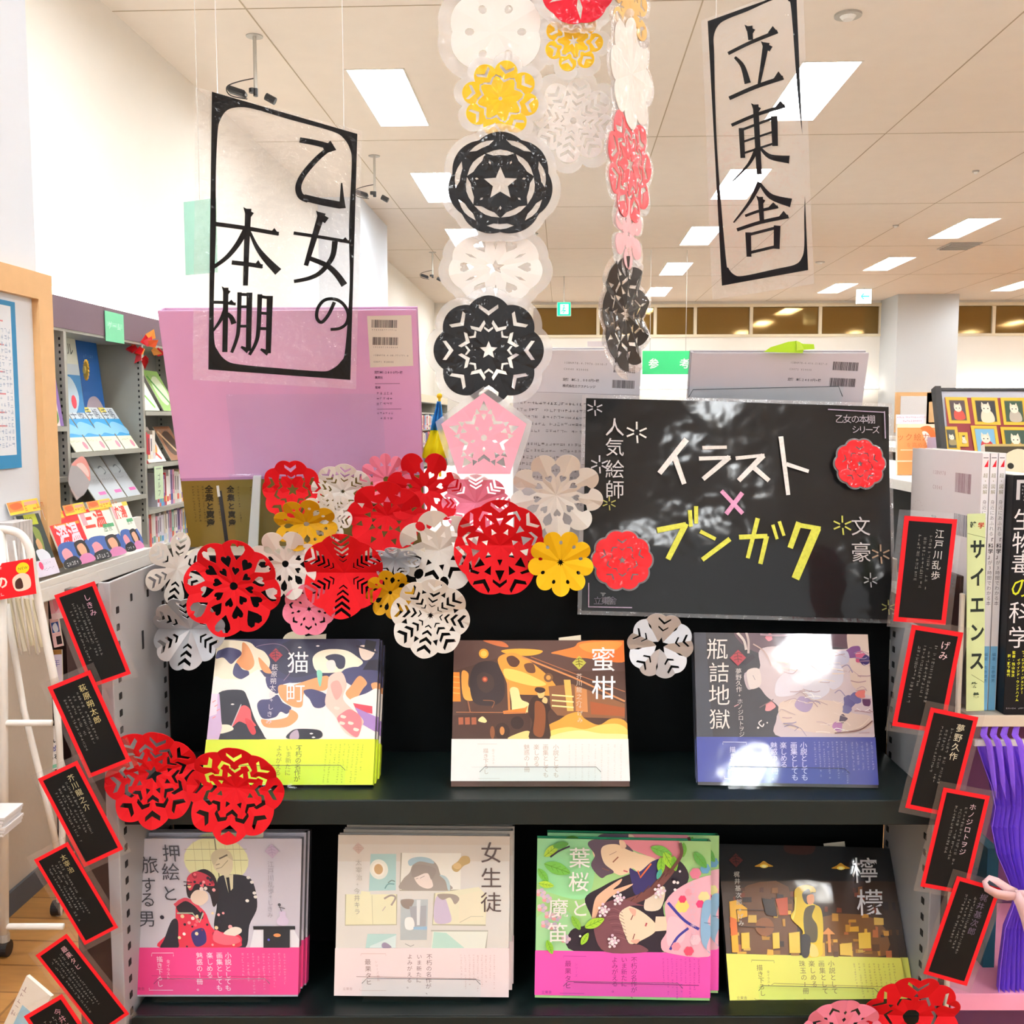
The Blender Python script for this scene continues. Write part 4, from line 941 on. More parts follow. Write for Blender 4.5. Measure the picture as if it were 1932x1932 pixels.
    for x, y, L, g, c in ((220, 340, 160, -40, G3), (220, 400, 230, 20, G2), (170, 440, 140, 55, G2), (1100, 260, 190, 20, G2), (1190, 340, 150, 90, '#8fcf3a'), (1210, 300, 170, 60, '#a6dc3a'), (1290, 330, 130, 80, '#7cc030'), (1460, 300, 170, 50, '#5fb04c'), (1370, 220, 120, 90, '#6cb838'), (560, 940, 180, -25, '#a8d83a'), (520, 960, 140, -120, '#86c040'), (530, 1090, 120, -60, '#a8d83a'), (240, 1050, 130, 70, '#90cc3a'), (1190, 440, 90, 110, '#4ab0a0'), (170, 560, 130, 10, G3), (420, 230, 130, 170, '#54a03c')): leaf(x, y, L, g, c)
    a.line([(1340, 220), (1350, 330), (1250, 480)], 26, '#6a4038', smooth=True); a.line([(270, 340), (340, 290), (430, 250)], 14, K, smooth=True)
    for cx, cy in ((840, 690), (800, 1060), (715, 790), (1180, 630)):
        for k in range(16): a.disc(cx + 55 * cos(k * 2.4) * (k / 16), cy + 60 * sin(k * 2.4) * (k / 16), 13, ('#fbf4f6', '#e9cfe0')[k % 2], n=7)
    a.disc(1300, 545, 14, '#f6e9ea'); a.disc(1330, 550, 12, '#f6e9ea'); a.disc(1310, 610, 12, '#f6e9ea'); a.disc(1345, 455, 10, '#f6e9ea'); a.disc(520, 1010, 10, '#e9f6e2')
    for c, x, y, s in (('葉', 512, 345, 180), ('桜', 505, 545, 175), ('と', 515, 770, 160), ('魔', 335, 770, 175), ('笛', 330, 980, 180)): a.ch(c, x, y, s, '#f3f2ee', bold=.006)
    a.z += a.lay
    a.vtext('太宰治+紗久楽さわ', 1450, 560, 52, '#e6c6d6', step=58, dx=4)
def b_leaf(b):
    c = '#8a1f6e'
    for tx, x in (('不朽の名作が、', 985, ), ('いま新たに', 900), ('よみがえる。', 820)): b.vtext(tx, x, 1230, 56, c, step=54, dx=1)
    b.vtext('最果タヒ', 420, 1265, 58, c, step=66); b.vtext('シリーズ', 490, 1270, 30, '#c23aa4', step=34); b.line([(380, 1215), (380, 1198), (575, 1200)], 4, '#b83298'); b.line([(350, 1530), (560, 1532)], 4, '#b83298')
    for i in range(9): b.scrib(1235 + i * 38, 1225, 11 + (i * 5) % 8, 18, '#b83298', slant=1)
    b.line([(470, 1432), (1550, 1458)], 5, '#7c1c64'); b.htext('立東舎', 205, 1520, 30, '#a82a8a')
title_book('leaf', 'leafy green two-faces picture book with magenta band', ((1016, 1582), (1328, 1587), (1339, 1888), (1009, 1882)), 1.01, .162, (980, 1540, 4.6), d_leaf, '#f457b8', '#3fbf8a', b_leaf,
           copies=((.011, 0, .003),), bandbot=.018, back='#3fae7c')

# ---- dark cover with a yellow-coated figure ------------------------------------------------------------
def d_lemon(a):
    a.bandtop = ((128, 968), (1425, 1000)); a.fill('#15191c')
    a.poly([(90, 440), (1350, 440), (1400, 1000), (130, 1000)], '#3b2a1e'); a.blob([(300, 470), (600, 480), (620, 960), (180, 960), (250, 600)], '#6b4426', 3); a.blob([(850, 700), (1250, 720), (1300, 980), (850, 980)], '#7a5228', 3)
    a.blob([(600, 160), (800, 150), (780, 240), (600, 230)], '#3a1c16', 4)
    R = random.Random(11)
    for i in range(120):
        x = R.uniform(150, 1320); y = R.uniform(480, 960); w = R.uniform(14, 70); h = R.uniform(12, 60)
        if y < 640: c = R.choice(('#54301e', '#33231c', '#7c3a20', '#2a1f1c', '#8a5a2c'))
        else: c = R.choice(('#9a6a2a', '#c08a30', '#5c3c20', '#e0a838', '#3a2a1e', '#b86a3a', '#8a5a2a', '#d8b050'))
        if 620 < x < 860: continue
        a.poly([(x, y), (x + w, y + R.uniform(-6, 6)), (x + w, y + h), (x + R.uniform(-6, 6), y + h)], c)
    a.poly([(160, 590), (210, 580), (290, 640), (290, 700), (210, 720), (220, 960), (170, 960)], '#f2b526'); a.poly([(160, 700), (210, 720), (215, 830), (165, 840)], '#e8742a')
    a.poly([(400, 565), (490, 580), (510, 700), (430, 690)], '#231a18'); a.poly([(500, 570), (590, 560), (590, 690), (530, 690)], '#c8522a'); a.disc(415, 775, 68, '#8a5228'); a.line([(350, 770), (485, 780)], 6, '#5a3018')
    for x, w in ((240, 60), (470, 50), (1100, 90)): a.poly([(x, 820), (x + w, 815), (x + w, 930), (x, 935)], '#f0c648')
    a.poly([(590, 820), (670, 810), (670, 965), (590, 965)], '#f4cc4a'); a.poly([(700, 900), (850, 890), (850, 990), (700, 985)], '#e8b840')
    a.poly([(880, 780), (930, 830), (830, 830)], '#f4a55a'); a.line([(884, 830), (884, 960)], 22, '#e89a50'); a.poly([(960, 900), (1050, 890), (1050, 985), (960, 980)], '#f8d050')
    for x, y in ((425, 335), (992, 350)):
        a.blob([(x - 68, y), (x - 30, y - 22), (x, y - 42), (x + 30, y - 22), (x + 66, y)], '#c9952c', 3); a.disc(x, y - 4, 30, '#fbe05a', 14); a.disc(x, y - 2, 16, '#fff7b0', 10)
    # figure: hooded yellow coat
    a.blob([(640, 560), (650, 500), (710, 470), (780, 480), (800, 520), (760, 530), (770, 600), (830, 640), (845, 760), (835, 900), (820, 985), (690, 985), (680, 860), (690, 800), (610, 710), (640, 640)], '#f2cf2a')
    a.blob([(700, 530), (750, 500), (760, 560), (740, 610), (710, 590)], '#1c1512'); a.blob([(735, 550), (780, 540), (785, 590), (760, 615), (735, 600)], '#e89048')
    a.blob([(720, 640), (790, 620), (765, 700), (800, 770), (790, 880), (720, 870), (700, 740)], '#54481e'); a.blob([(680, 840), (745, 850), (730, 985), (680, 985)], '#1a1818'); a.blob([(750, 900), (790, 920), (800, 985), (740, 985)], '#f8e27a'); a.line([(650, 560), (640, 660), (620, 720)], 12, '#fbe860', smooth=True)
    a.line([(210, 650), (430, 655)], 5, '#1c1512'); a.line([(210, 650), (220, 770), (420, 780)], 5, '#1c1512')
    seal(a, 218, 288, 52, '#5e2420', '#1c1416')
    a.ch('檸', 1168, 365, 200, '#eceff0', bold=.004); a.ch('檬', 1195, 600, 205, '#eceff0', bold=.004); a.z += a.lay
    a.vtext('梶井基次郎', 220, 392, 46, '#d6d2c6', step=51, dx=3); a.vtext('+げみ', 236, 652, 44, '#e2dcc8', step=48, dx=3)
def b_lemon(b):
    c = '#7a6a34'
    for tx, x in (('小説として', 893), ('画集として', 822), ('楽しめる', 750), ('珠玉の1冊。', 680)): b.vtext(tx, x, 1042, 48, c, step=49, dx=5)
    b.vtext('描き下ろし', 368, 1070, 46, c, step=46, dx=4); b.vtext('全イラスト', 430, 1100, 22, '#a89a50', step=24)
    b.line([(310, 1030), (310, 1015), (475, 1020), (475, 1036)], 4, '#9a8c48'); b.line([(325, 1290), (330, 1300), (490, 1305)], 4, '#9a8c48')
    for i in range(9): b.scrib(1060 + i * 36, 1045, 9 + (i * 5) % 8, 17, '#b8ab58', slant=2)
    b.line([(450, 1195), (470, 1183), (1360, 1212)], 4, '#a79b46'); b.htext('立東舎', 205, 1288, 26, '#9a8c48')
title_book('lemon', 'dark picture book of yellow-coated figure with yellow band', ((1363, 1592), (1680, 1600), (1714, 1905), (1378, 1897)), 1.01, .163, (1340, 1550, 3.864), d_lemon, '#eff06a', '#15191c', b_lemon,
           copies=((.012, 0, .002),), glossy=WRAP, slip=(.11, 0), back='#101214')
# ================================================================ CUT PAPER FLOWERS
def mk_paper(name, c, rough=.7, spec=.2, metal=0.0, coat=0.0, bl=.12):
    return mat(name, c, rough=rough, spec=spec, noise=.03, nscale=80, metal=metal, coat=coat, backlit=bl)
PAP = dict(red=mk_paper('red_paper', '#cc0c17', bl=.05), white=mk_paper('white_paper', '#e4e0d8', bl=.15), pink=mk_paper('pink_paper', '#ee8aa4'), gold=mk_paper('golden_yellow_paper', '#c9960e', rough=.5),
           yellow=mk_paper('yellow_paper', '#f2c21a'), silver=mk_paper('silver_paper', '#c2c6cb', rough=.38, spec=.5, metal=.55, bl=0), black=mk_paper('glossy_black_paper', '#1c1c20', rough=.3, spec=.5, coat=.4, bl=0),
           grey=mk_paper('worn_black_paper', '#4c4844', rough=.4, coat=.3, bl=0), tan=mk_paper('tan_yellow_paper', '#e2b458'), rose=mk_paper('rose_paper', '#f2525c'), palepink=mk_paper('pale_pink_paper', '#f6bcc6', bl=.2), crimson=mk_paper('crimson_paper', '#d80f2c', coat=.5))

PAPL = {k: mat('laminated_%s_paper' % k, c, rough=.6, spec=.25, noise=.03, coat=.4, bump=.35, bscale=55, coatonly=True) for k, c in dict(white='#f3f1ec', pink='#f9a6ba', yellow='#f0be1c', black='#0e0e11', grey='#34312e', tan='#e8c07a', rose='#f4606a', palepink='#f7c2ca', crimson='#d80f2c', red='#e8141e').items()}
def lobes(n, kind):
    """list of (angle, centre distance, radius) of round lobes whose union is the outline, outer radius 1"""
    L = []
    if kind == 'oval': L = [(2 * pi * i / n, 1 - .93 * sin(pi / n) / (1 + .0), .93 * sin(pi / n)) for i in range(n)]
    elif kind == 'petal':
        r = min(.30, 1.06 * (1 - .25) * sin(pi / n)); L = [(2 * pi * i / n, 1 - r, r) for i in range(n)]
    elif kind == 'heart':      # n petals, each with two humps
        for i in range(n):
            a = 2 * pi * i / n; d = pi / n * .47
            r = sin(pi / n) * .60
            L += [(a - d, 1 - r, r), (a + d, 1 - r, r)]
    elif kind == 'scallop':
        r = 1.10 * sin(pi / n); r = min(r, .52); L = [(2 * pi * i / n, 1 - r, r) for i in range(n)]
    elif kind == 'soft':
        r = 1.35 * sin(pi / n); r = min(r, .60); L = [(2 * pi * i / n, 1 - r, r) for i in range(n)]
    return L
def outline_r(L, th):
    best = .35
    for a, c, r in L:
        d = th - a; s = r * r - (c * sin(d)) ** 2
        if s >= 0 and cos(d) > 0: best = max(best, c * cos(d) + sqrt(s))
    return best
def hole_shape(kind, s, w=.3):
    """closed outline in local (radial, tangential) coordinates, size s"""
    if kind == 'o': return [(s * .5 * cos(a), s * .42 * sin(a)) for a in [2 * pi * i / 10 for i in range(10)]]
    if kind == 'drop': return [(s * .55, 0), (s * .3, s * .3), (-.05 * s, s * .3), (-s * .5, 0), (-.05 * s, -s * .3), (s * .3, -s * .3)]
    if kind == 'heart': return [(s * .35, 0), (s * .52, s * .14), (s * .5, s * .36), (s * .25, s * .46), (0, s * .36), (-s * .5, 0), (0, -s * .36), (s * .25, -s * .46), (s * .5, -s * .36), (s * .52, -s * .14)]
    if kind == 'V': return [(s * .0, 0), (s * .42, s * .62), (s * .42 - w * s, s * .66 - w * s * .1), (-w * s * 1.25, 0), (s * .42 - w * s, -s * .66 + w * s * .1), (s * .42, -s * .62)]    # arms outward
    if kind == 'A': return [(-s * .0, 0), (-s * .42, -s * .62), (-s * .42 + w * s, -s * .66 + w * s * .1), (w * s * 1.25, 0), (-s * .42 + w * s, s * .66 - w * s * .1), (-s * .42, s * .62)]  # point outward
    if kind == 'tri': return [(s * .5, 0), (-s * .35, s * .4), (-s * .35, -s * .4)]
    if kind == 'itri': return [(-s * .5, 0), (s * .35, -s * .4), (s * .35, s * .4)]
    if kind == 'dia': return [(s * .5, 0), (0, s * .3), (-s * .5, 0), (0, -s * .3)]
    if kind == 'slit': return [(s * .6, 0), (0, s * .14), (-s * .6, 0), (0, -s * .14)]
    if kind == 'arc': return [(s * .1, -s * .9), (s * .28, -s * .4), (s * .34, 0), (s * .28, s * .4), (s * .1, s * .9), (-s * .05, s * .45), (-s * .02, 0), (-s * .05, -s * .45)]
def inpoly(x, y, P_):
    c = False; n = len(P_); j = n - 1
    for i in range(n):
        xi, yi = P_[i]; xj, yj = P_[j]
        if (yi > y) != (yj > y) and x < (xj - xi) * (y - yi) / (yj - yi) + xi: c = not c
        j = i
    return c
def star_poly(n, r0, r1, ph=0):
    return [((r0 if k % 2 == 0 else r1) * cos(ph + pi * k / n), (r0 if k % 2 == 0 else r1) * sin(ph + pi * k / n)) for k in range(2 * n)]
_FC = {}
def flower_2d(n, kind, holes, centre, crease=True):
    key = (n, kind, tuple(holes), tuple(centre) if centre else None)
    if key in _FC: return _FC[key]
    L = lobes(n, kind) if kind != 'penta' else None
    N = 144
    if kind == 'penta': out = []; V = [(cos(2 * pi * k / 5), sin(2 * pi * k / 5)) for k in range(5)]; out = [(V[k][0] + (V[(k + 1) % 5][0] - V[k][0]) * j / 6, V[k][1] + (V[(k + 1) % 5][1] - V[k][1]) * j / 6) for k in range(5) for j in range(6)]
    elif kind == 'disc': out = [(cos(2 * pi * k / 60), sin(2 * pi * k / 60)) for k in range(60)]
    else: out = [(outline_r(L, 2 * pi * k / N) * cos(2 * pi * k / N), outline_r(L, 2 * pi * k / N) * sin(2 * pi * k / N)) for k in range(N)]
    H = []
    for h in holes:
        hk, r, s = h[0], h[1], h[2]; ph = h[3] if len(h) > 3 else 0; w = h[4] if len(h) > 4 else .3; cnt = h[5] if len(h) > 5 else n
        sh = hole_shape(hk, s, w)
        for i in range(cnt):
            a = 2 * pi * (i + ph) / cnt; ca, sa = cos(a), sin(a)
            H.append([((r + u) * ca - v * sa, (r + u) * sa + v * ca) for u, v in sh])
    if centre:
        if centre[0] == 'star': H.append(star_poly(n if len(centre) < 3 else centre[2], centre[1], centre[1] * .45))
        else: H.append([(centre[1] * cos(2 * pi * k / 14), centre[1] * sin(2 * pi * k / 14)) for k in range(14)])
    verts = []; edges = []
    def ring(R):
        b = len(verts); verts.extend(Vector(p) for p in R); edges.extend((b + i, b + (i + 1) % len(R)) for i in range(len(R)))
    ring(out)
    for h in H: ring(h)
    if crease and kind not in ('disc',):
        for k in range(2 * n):
            a = pi * k / n; b = len(verts)
            for r in (.02, .35, .68, .99): verts.append(Vector((r * cos(a), r * sin(a))))
            edges.extend([(b, b + 1), (b + 1, b + 2), (b + 2, b + 3)])
    for y in np.arange(-1, 1.01, .18):     # rows of points so that the sheet can bend
        for x in np.arange(-1, 1.01, .18): verts.append(Vector((float(x) + .011, float(y) + .017)))
    vo, _, fo, _, _, _ = delaunay_2d_cdt(verts, edges, [], 0, 1e-5)
    F_ = []
    for f in fo:
        cx = sum(vo[i].x for i in f) / len(f); cy = sum(vo[i].y for i in f) / len(f)
        if not inpoly(cx, cy, out): continue
        if any(inpoly(cx, cy, h) for h in H): continue
        F_.append(tuple(f))
    used = sorted({i for f in F_ for i in f}); mp = {i: k for k, i in enumerate(used)}
    V2 = [(vo[i].x, vo[i].y) for i in used]; F2 = [tuple(mp[i] for i in f) for f in F_]
    _FC[key] = (V2, F2, out)
    return _FC[key]

def bend(x, y, R, n, crimp, fold, fdir, cup, curl, spin):
    th = atan2(y, x); r = hypot(x, y)
    tri = abs(((th / (2 * pi) * n) % 1) * 2 - 1)          # 1 on the middle line of a petal, 0 between petals
    z = crimp * (tri - .5) * r + cup * r * r
    a = th + spin; fy = r * sin(a - fdir); fx = r * cos(a - fdir)
    z += fold * abs(fy) - fold * .5 + curl * fx * fx
    return z * R
def paper_flower(px, py, Y, Rpx, color, label, n=5, kind='heart', holes=(), centre=('star', .14), spin=90, crimp=.10, fold=.35, fdir=0, cup=0.0, curl=0.0,
                 sx=1.0, sy=1.0, yaw=0, pitch=0, roll=0, group='cut paper flowers on the display', name='paper_flower', th=.0006, laminate=False, filmr=.008, parent_matrix=None, mname=None):
    c = P(px, py, Y); R = Rpx / F * Y
    V2, F2, out = flower_2d(n, kind, tuple(holes), centre)
    sp = radians(spin); fd = radians(fdir)
    vs = []
    for x, y in V2:
        z = bend(x, y, R, n, crimp, fold, fd, cup, curl, sp)
        X = x * cos(sp) - y * sin(sp); Yy = x * sin(sp) + y * cos(sp)
        vs.append((X * R * sx, -z, Yy * R * sy))
    M = Matrix.Translation(c) @ Matrix.Rotation(radians(yaw), 4, 'Z') @ Matrix.Rotation(radians(pitch), 4, 'X') @ Matrix.Rotation(radians(roll), 4, 'Y')
    def solid(name_, vs_, fs_, m, t, parent):
        mb = MB(); mb.add(vs_, fs_)
        o = mb.build(name_, m, parent); s = o.modifiers.new('thick', 'SOLIDIFY'); s.thickness = t; s.offset = 0
        return o
    if not laminate:
        o = solid(name, vs, F2, PAP[color], th, None); o.matrix_world = M; tag(o, label, 'paper flower', group)
        return o
    t = thing('laminated_flower', label, 'paper flower', M, group)
    solid('cut_paper', vs, F2, PAPL[color], th, t)
    k = 1 + filmr / R
    fo = []; N = len(out)
    pts = [(x * (1 + filmr / R / max(.3, hypot(x, y))), y * (1 + filmr / R / max(.3, hypot(x, y)))) for x, y in out]
    fv = []
    rings = 5
    for j in range(rings + 1):
        for x, y in pts:
            x_, y_ = x * j / rings, y * j / rings
            z = bend(x_, y_, R, n, crimp, fold, fd, cup, curl, sp)
            X = x_ * cos(sp) - y_ * sin(sp); Yy = x_ * sin(sp) + y_ * cos(sp)
            fv.append((X * R * sx, -z + .0008, Yy * R * sy))
    ff = [(j * N + i, j * N + (i + 1) % N, (j + 1) * N + (i + 1) % N, (j + 1) * N + i) for j in range(rings) for i in range(N)]
    mb = MB(); mb.add(fv, ff); mb.build('film', LAMF, t, smooth=True)
    return t
LAMF = film('flower_laminate', gloss=.10, haze=.30, rough=.12, bump=.45, bscale=75, stretch=(.5, 1, 1))

Hh_ = {
 'star5': [('V', .72, .30, 0, .36), ('A', .55, .24, .5, .32), ('V', .42, .20, 0, .34)],
 'bigred': [('V', .76, .25, 0, .34), ('A', .60, .22, .5, .34), ('V', .46, .19, 0, .34), ('tri', .34, .13, .5)],
 'heart5': [('heart', .70, .30, 0), ('heart', .44, .22, .5), ('heart', .30, .15, 0)],
 'heart6': [('heart', .74, .34, 0), ('heart', .52, .25, .5), ('heart', .32, .18, 0)],
 'chev': [('V', .78, .27, 0, .30), ('V', .59, .24, 0, .30), ('V', .41, .19, 0, .30), ('tri', .66, .17, .5), ('V', .26, .13, 0, .26)],
 'petal': [('drop', .54, .30, .5), ('o', .64, .12, 0)],
 'petalo': [('drop', .58, .31, .5), ('heart', .40, .17, 0)],
 'stripe': [('V', .83, .36, 0, .19), ('V', .69, .32, 0, .19), ('V', .55, .27, 0, .20), ('V', .42, .22, 0, .20), ('V', .30, .16, 0, .20)],
 'fancy': [('V', .82, .30, 0, .26), ('tri', .58, .26, .5), ('itri', .54, .20, 0), ('A', .76, .24, .5, .26), ('tri', .33, .15, .5)],
 'dots': [('o', .74, .26, .5), ('V', .58, .28, 0, .34), ('tri', .40, .17, .5)],
 'pinks': [('dia', .40, .17, 0), ('A', .68, .20, .5, .4), ('dia', .62, .14, 0)],
}
f = paper_flower
# the cluster along the top of the display, back to front
f(335, 1075, 1.085, 64, 'white', 'white paper flower with arrow cuts at the far left of the cluster', 6, 'petal', Hh_['chev'][:3], None, 80, fold=.5, fdir=75, sx=.95, sy=1.12, yaw=20)
f(352, 1192, 1.07, 70, 'silver', 'silver paper flower hanging below the leftmost white one', 6, 'heart', Hh_['chev'][:3], None, 90, fold=.75, fdir=0, crimp=.16, sy=1.0)
f(550, 925, 1.10, 58, 'red', 'red star-centred paper flower in front of the lilac book', 5, 'heart', Hh_['star5'][:3], ('star', .22), 90, fold=.45)
f(645, 928, 1.10, 60, 'white', 'white scalloped paper flower right of the red star-centred flower', 8, 'scallop', Hh_['chev'][:4], ('star', .1), 80, fold=.4, sy=.9)
f(618, 975, 1.092, 52, 'white', 'white paper flower with zigzag cuts tucked between gold and red flowers', 7, 'petal', Hh_['chev'][:4], None, 95, fold=.3, fdir=30, yaw=-15)
f(728, 905, 1.105, 50, 'pink', 'bright pink serrated paper flower behind the red cluster', 12, 'petal', [('tri', .6, .2, .5)], ('o', .12), 90, fold=.35)
f(800, 925, 1.095, 72, 'red', 'red round-petalled paper flower at the top of the cluster', 7, 'petal', Hh_['petalo'], ('o', .1), 64, fold=.45, sy=1.05)
f(898, 950, 1.09, 66, 'pink', 'pink paper flower under the hanging pink pentagon', 8, 'scallop', Hh_['stripe'][:3], None, 90, fold=.4, sy=.85)
f(1050, 935, 1.085, 86, 'white', 'large white nine-petalled paper flower overlapping the black sign', 9, 'petal', Hh_['petalo'], None, 72, fold=.3, fdir=-15, sx=1.04, sy=.94)
f(728, 975, 1.085, 72, 'red', 'red paper flower with triangle cuts in the middle of the cluster', 8, 'scallop', [('tri', .72, .2, .5), ('tri', .48, .20, 0), ('itri', .34, .15, .5)], None, 85, fold=.5, sx=1.05, sy=.95)
f(575, 990, 1.08, 62, 'gold', 'mustard gold eight-petalled paper flower below the lilac book', 8, 'petal', Hh_['petal'], ('o', .09), 75, fold=.55, sx=1.0, sy=.8)
f(828, 1040, 1.075, 80, 'white', 'white paper flower with round cuts in the middle of the cluster', 7, 'oval', Hh_['dots'], None, 100, fold=.4, fdir=20)
f(742, 1058, 1.068, 52, 'silver', 'small crumpled silver paper flower above the small gold one', 7, 'petal', Hh_['chev'][:2], None, 90, fold=.9, sy=.55, crimp=.2)
f(943, 1032, 1.062, 92, 'red', 'largest red paper flower of the cluster, under the pink pentagon', 7, 'soft', Hh_['fancy'], None, 90, fold=.45, sx=.97)
f(1058, 1062, 1.055, 63, 'yellow', 'bright yellow nine-petalled paper flower below the black sign corner', 9, 'petal', [('o', .62, .13, .5)], ('star', .13), 70, fold=.3, fdir=10)
f(535, 1066, 1.066, 68, 'white', 'white round-petalled paper flower between two large red flowers', 8, 'petal', Hh_['petalo'], ('o', .1), 68, fold=.5, fdir=30, sx=.98)
f(582, 1150, 1.062, 51, 'pink', 'small light pink round paper flower below the cluster', 7, 'scallop', Hh_['pinks'], ('star', .12, 6), 90, fold=.25)
f(646, 1084, 1.05, 81, 'red', 'red paper flower with rows of zigzag slits', 6, 'soft', Hh_['stripe'], None, 90, fold=.6, sx=.98)
f(735, 1120, 1.052, 47, 'gold', 'small mustard gold paper flower right of the zigzag red flower', 8, 'petal', Hh_['petal'], ('o', .08), 100, fold=.55, fdir=20)
f(437, 1108, 1.045, 94, 'red', 'large red paper flower with heart cuts at the left', 8, 'scallop', Hh_['heart6'], ('o', .085), 78, fold=.35, fdir=-25)
f(811, 1164, 1.035, 77, 'white', 'white paper flower with leafy cuts, lowest in the middle', 8, 'scallop', Hh_['chev'], ('star', .1), 80, fold=.45, fdir=-15)
f(1246, 1218, 1.05, 64, 'silver', 'silver paper flower with a star centre above the white-banded book', 5, 'heart', [('V', .74, .3, 0, .22), ('V', .50, .24, 0, .22), ('slit', .66, .22, .5)], ('star', .26), 82, crimp=.22, fold=.12)
f(283, 1466, .965, 97, 'red', 'large red star-centred paper flower on the left end of the upper shelf', 9, 'scallop', Hh_['bigred'], ('star', .19, 5), 75, fold=.4, fdir=10)
f(440, 1494, .955, 96, 'red', 'large red paper flower in front of the lime green band', 8, 'scallop', Hh_['bigred'], None, 85, fold=.45, fdir=-5)
f(1724, 1925, .95, 98, 'red', 'large red lily-like paper flower at the bottom right corner', 6, 'heart', [('V', .74, .34, 0, .22), ('A', .48, .24, .5, .25), ('tri', .55, .13, 0)], ('o', .17), 88, fold=.3)
f(1592, 1955, .95, 84, 'pink', 'light pink paper flower at the bottom edge beside the red one', 8, 'scallop', Hh_['pinks'], ('o', .16), 90, fold=.3)

# ---- hanging laminated chains ---------------------------------------------------------------------
f = lambda *a, **k: paper_flower(*a, laminate=True, group=None, fold=k.pop('fold', 0), crimp=k.pop('crimp', .03), **k)
HB1 = [('arc', .56, .30, 0), ('arc', .78, .29, .5), ('dia', .46, .08, .5)]
f(935, 60, 1.0, 82, 'white', 'big white laminated paper flower at the top of the hanging chain', 6, 'soft', [('o', .55, .2, .5)], None, 90, filmr=.012, sx=1.05)
f(1090, -18, .99, 60, 'crimson', 'crimson laminated flower cut off by the top edge', 7, 'soft', [('slit', .5, .6, .5, .3, 5)], None, 96, sx=1.1)
f(1082, 78, 1.0, 54, 'yellow', 'yellow laminated paper flower under the crimson one', 7, 'petal', Hh_['star5'], ('star', .2, 6), 100)
f(944, 186, .995, 68, 'yellow', 'golden yellow laminated flower hanging above the first black one', 8, 'petal', [('V', .75, .3, 0, .28), ('V', .5, .22, 0, .28), ('A', .6, .2, .5, .2)], ('o', .05), 78, sx=1.04)
f(1082, 228, 1.01, 76, 'white', 'large white laminated flower behind the yellow ones', 8, 'petal', Hh_['chev'], ('o', .08), 80, filmr=.01)
f(944, 347, .99, 97, 'black', 'black laminated flower with a star centre, upper of the two', 7, 'soft', HB1, ('star', .33, 5), 90, sy=.96)
f(935, 504, 1.0, 88, 'white', 'white laminated flower with heart cuts between the two black ones', 7, 'soft', [('heart', .6, .28, .5, .3, 6), ('slit', .6, .24, 0, .3, 6)], ('star', .2, 5), 90, sy=.78, filmr=.01)
f(922, 661, .985, 101, 'black', 'black laminated flower with arrow cuts, lower of the two', 8, 'scallop', [('V', .72, .28, 0, .24), ('V', .45, .22, .5, .3), ('V', .38, .13, 0, .3)], ('star', .17, 5), 90, sx=1.02, sy=1.0)
f(913, 826, .975, 84, 'pink', 'pink laminated pentagon with star-burst cuts at the end of the chain', 5, 'penta', [('tri', .70, .26, 0), ('V', .46, .22, .5, .34), ('itri', .47, .16, 0), ('dia', .26, .13, .5), ('tri', .60, .16, .2), ('tri', .60, .16, .8)], ('o', .07), 90, filmr=.006)
Yc = 1.0
f(1190, 22, Yc, 62, 'tan', 'tan yellow laminated flower at top of the edge-on chain', 6, 'petal', Hh_['star5'][:2], None, 90, yaw=52)
f(1192, 140, Yc, 98, 'white', 'white laminated flower seen nearly edge-on', 8, 'petal', [], None, 90, yaw=61)
f(1189, 312, Yc, 103, 'rose', 'rose red laminated flower seen nearly edge-on', 9, 'petal', Hh_['star5'], ('star', .2, 6), 88, yaw=61)
f(1186, 442, Yc, 64, 'palepink', 'pale pink laminated flower seen edge-on between rose and dark ones', 6, 'petal', [('tri', .5, .2, .5)], ('star', .12), 90, yaw=60)
f(1181, 593, Yc, 106, 'grey', 'dark creased laminated flower at the foot of the edge-on chain', 9, 'penta', [], None, 90, yaw=61) if False else f(1181, 593, Yc, 106, 'grey', 'dark creased laminated flower at the foot of the edge-on chain', 10, 'oval', [('tri', .74, .18, .5), ('A', .58, .22, 0, .3), ('tri', .42, .2, .5), ('slit', .74, .22, 0)], ('star', .22, 8), 90, yaw=61, crimp=.12)
# threads the chains hang from
for (x, y, YY, lab) in ((935, -20, 1.004, 'clear thread of the middle flower chain'), (1190, -40, 1.004, 'clear thread of the edge-on flower chain'), (1085, -60, 1.006, 'clear thread of the crimson flower')):
    a = P(x, y, YY); o = MB().tube([(0, 0, 0), (0, 0, CEIL - a.z)], .0004, n=4).build('thread', mat('clear_thread', '#e8e8e8', rough=.2, noise=0)); o.matrix_world = at(a); tag(o, lab, 'thread')
# ================================================================ SIGNS AND CARDS
M_INK = mat('black_print_under_laminate', '#040406', rough=.5, spec=.15, coat=.25, bump=.5, bscale=60, coatonly=True)
M_BOARD = mat('black_drawing_sheet', '#050809', rough=.6, spec=.2, coat=.6, coatr=.09, bump=.13, bscale=22, coatonly=True)
M_CARD = mat('card_print', attr=True, rough=.6, noise=.05, nscale=120, spec=.2, coat=.12)

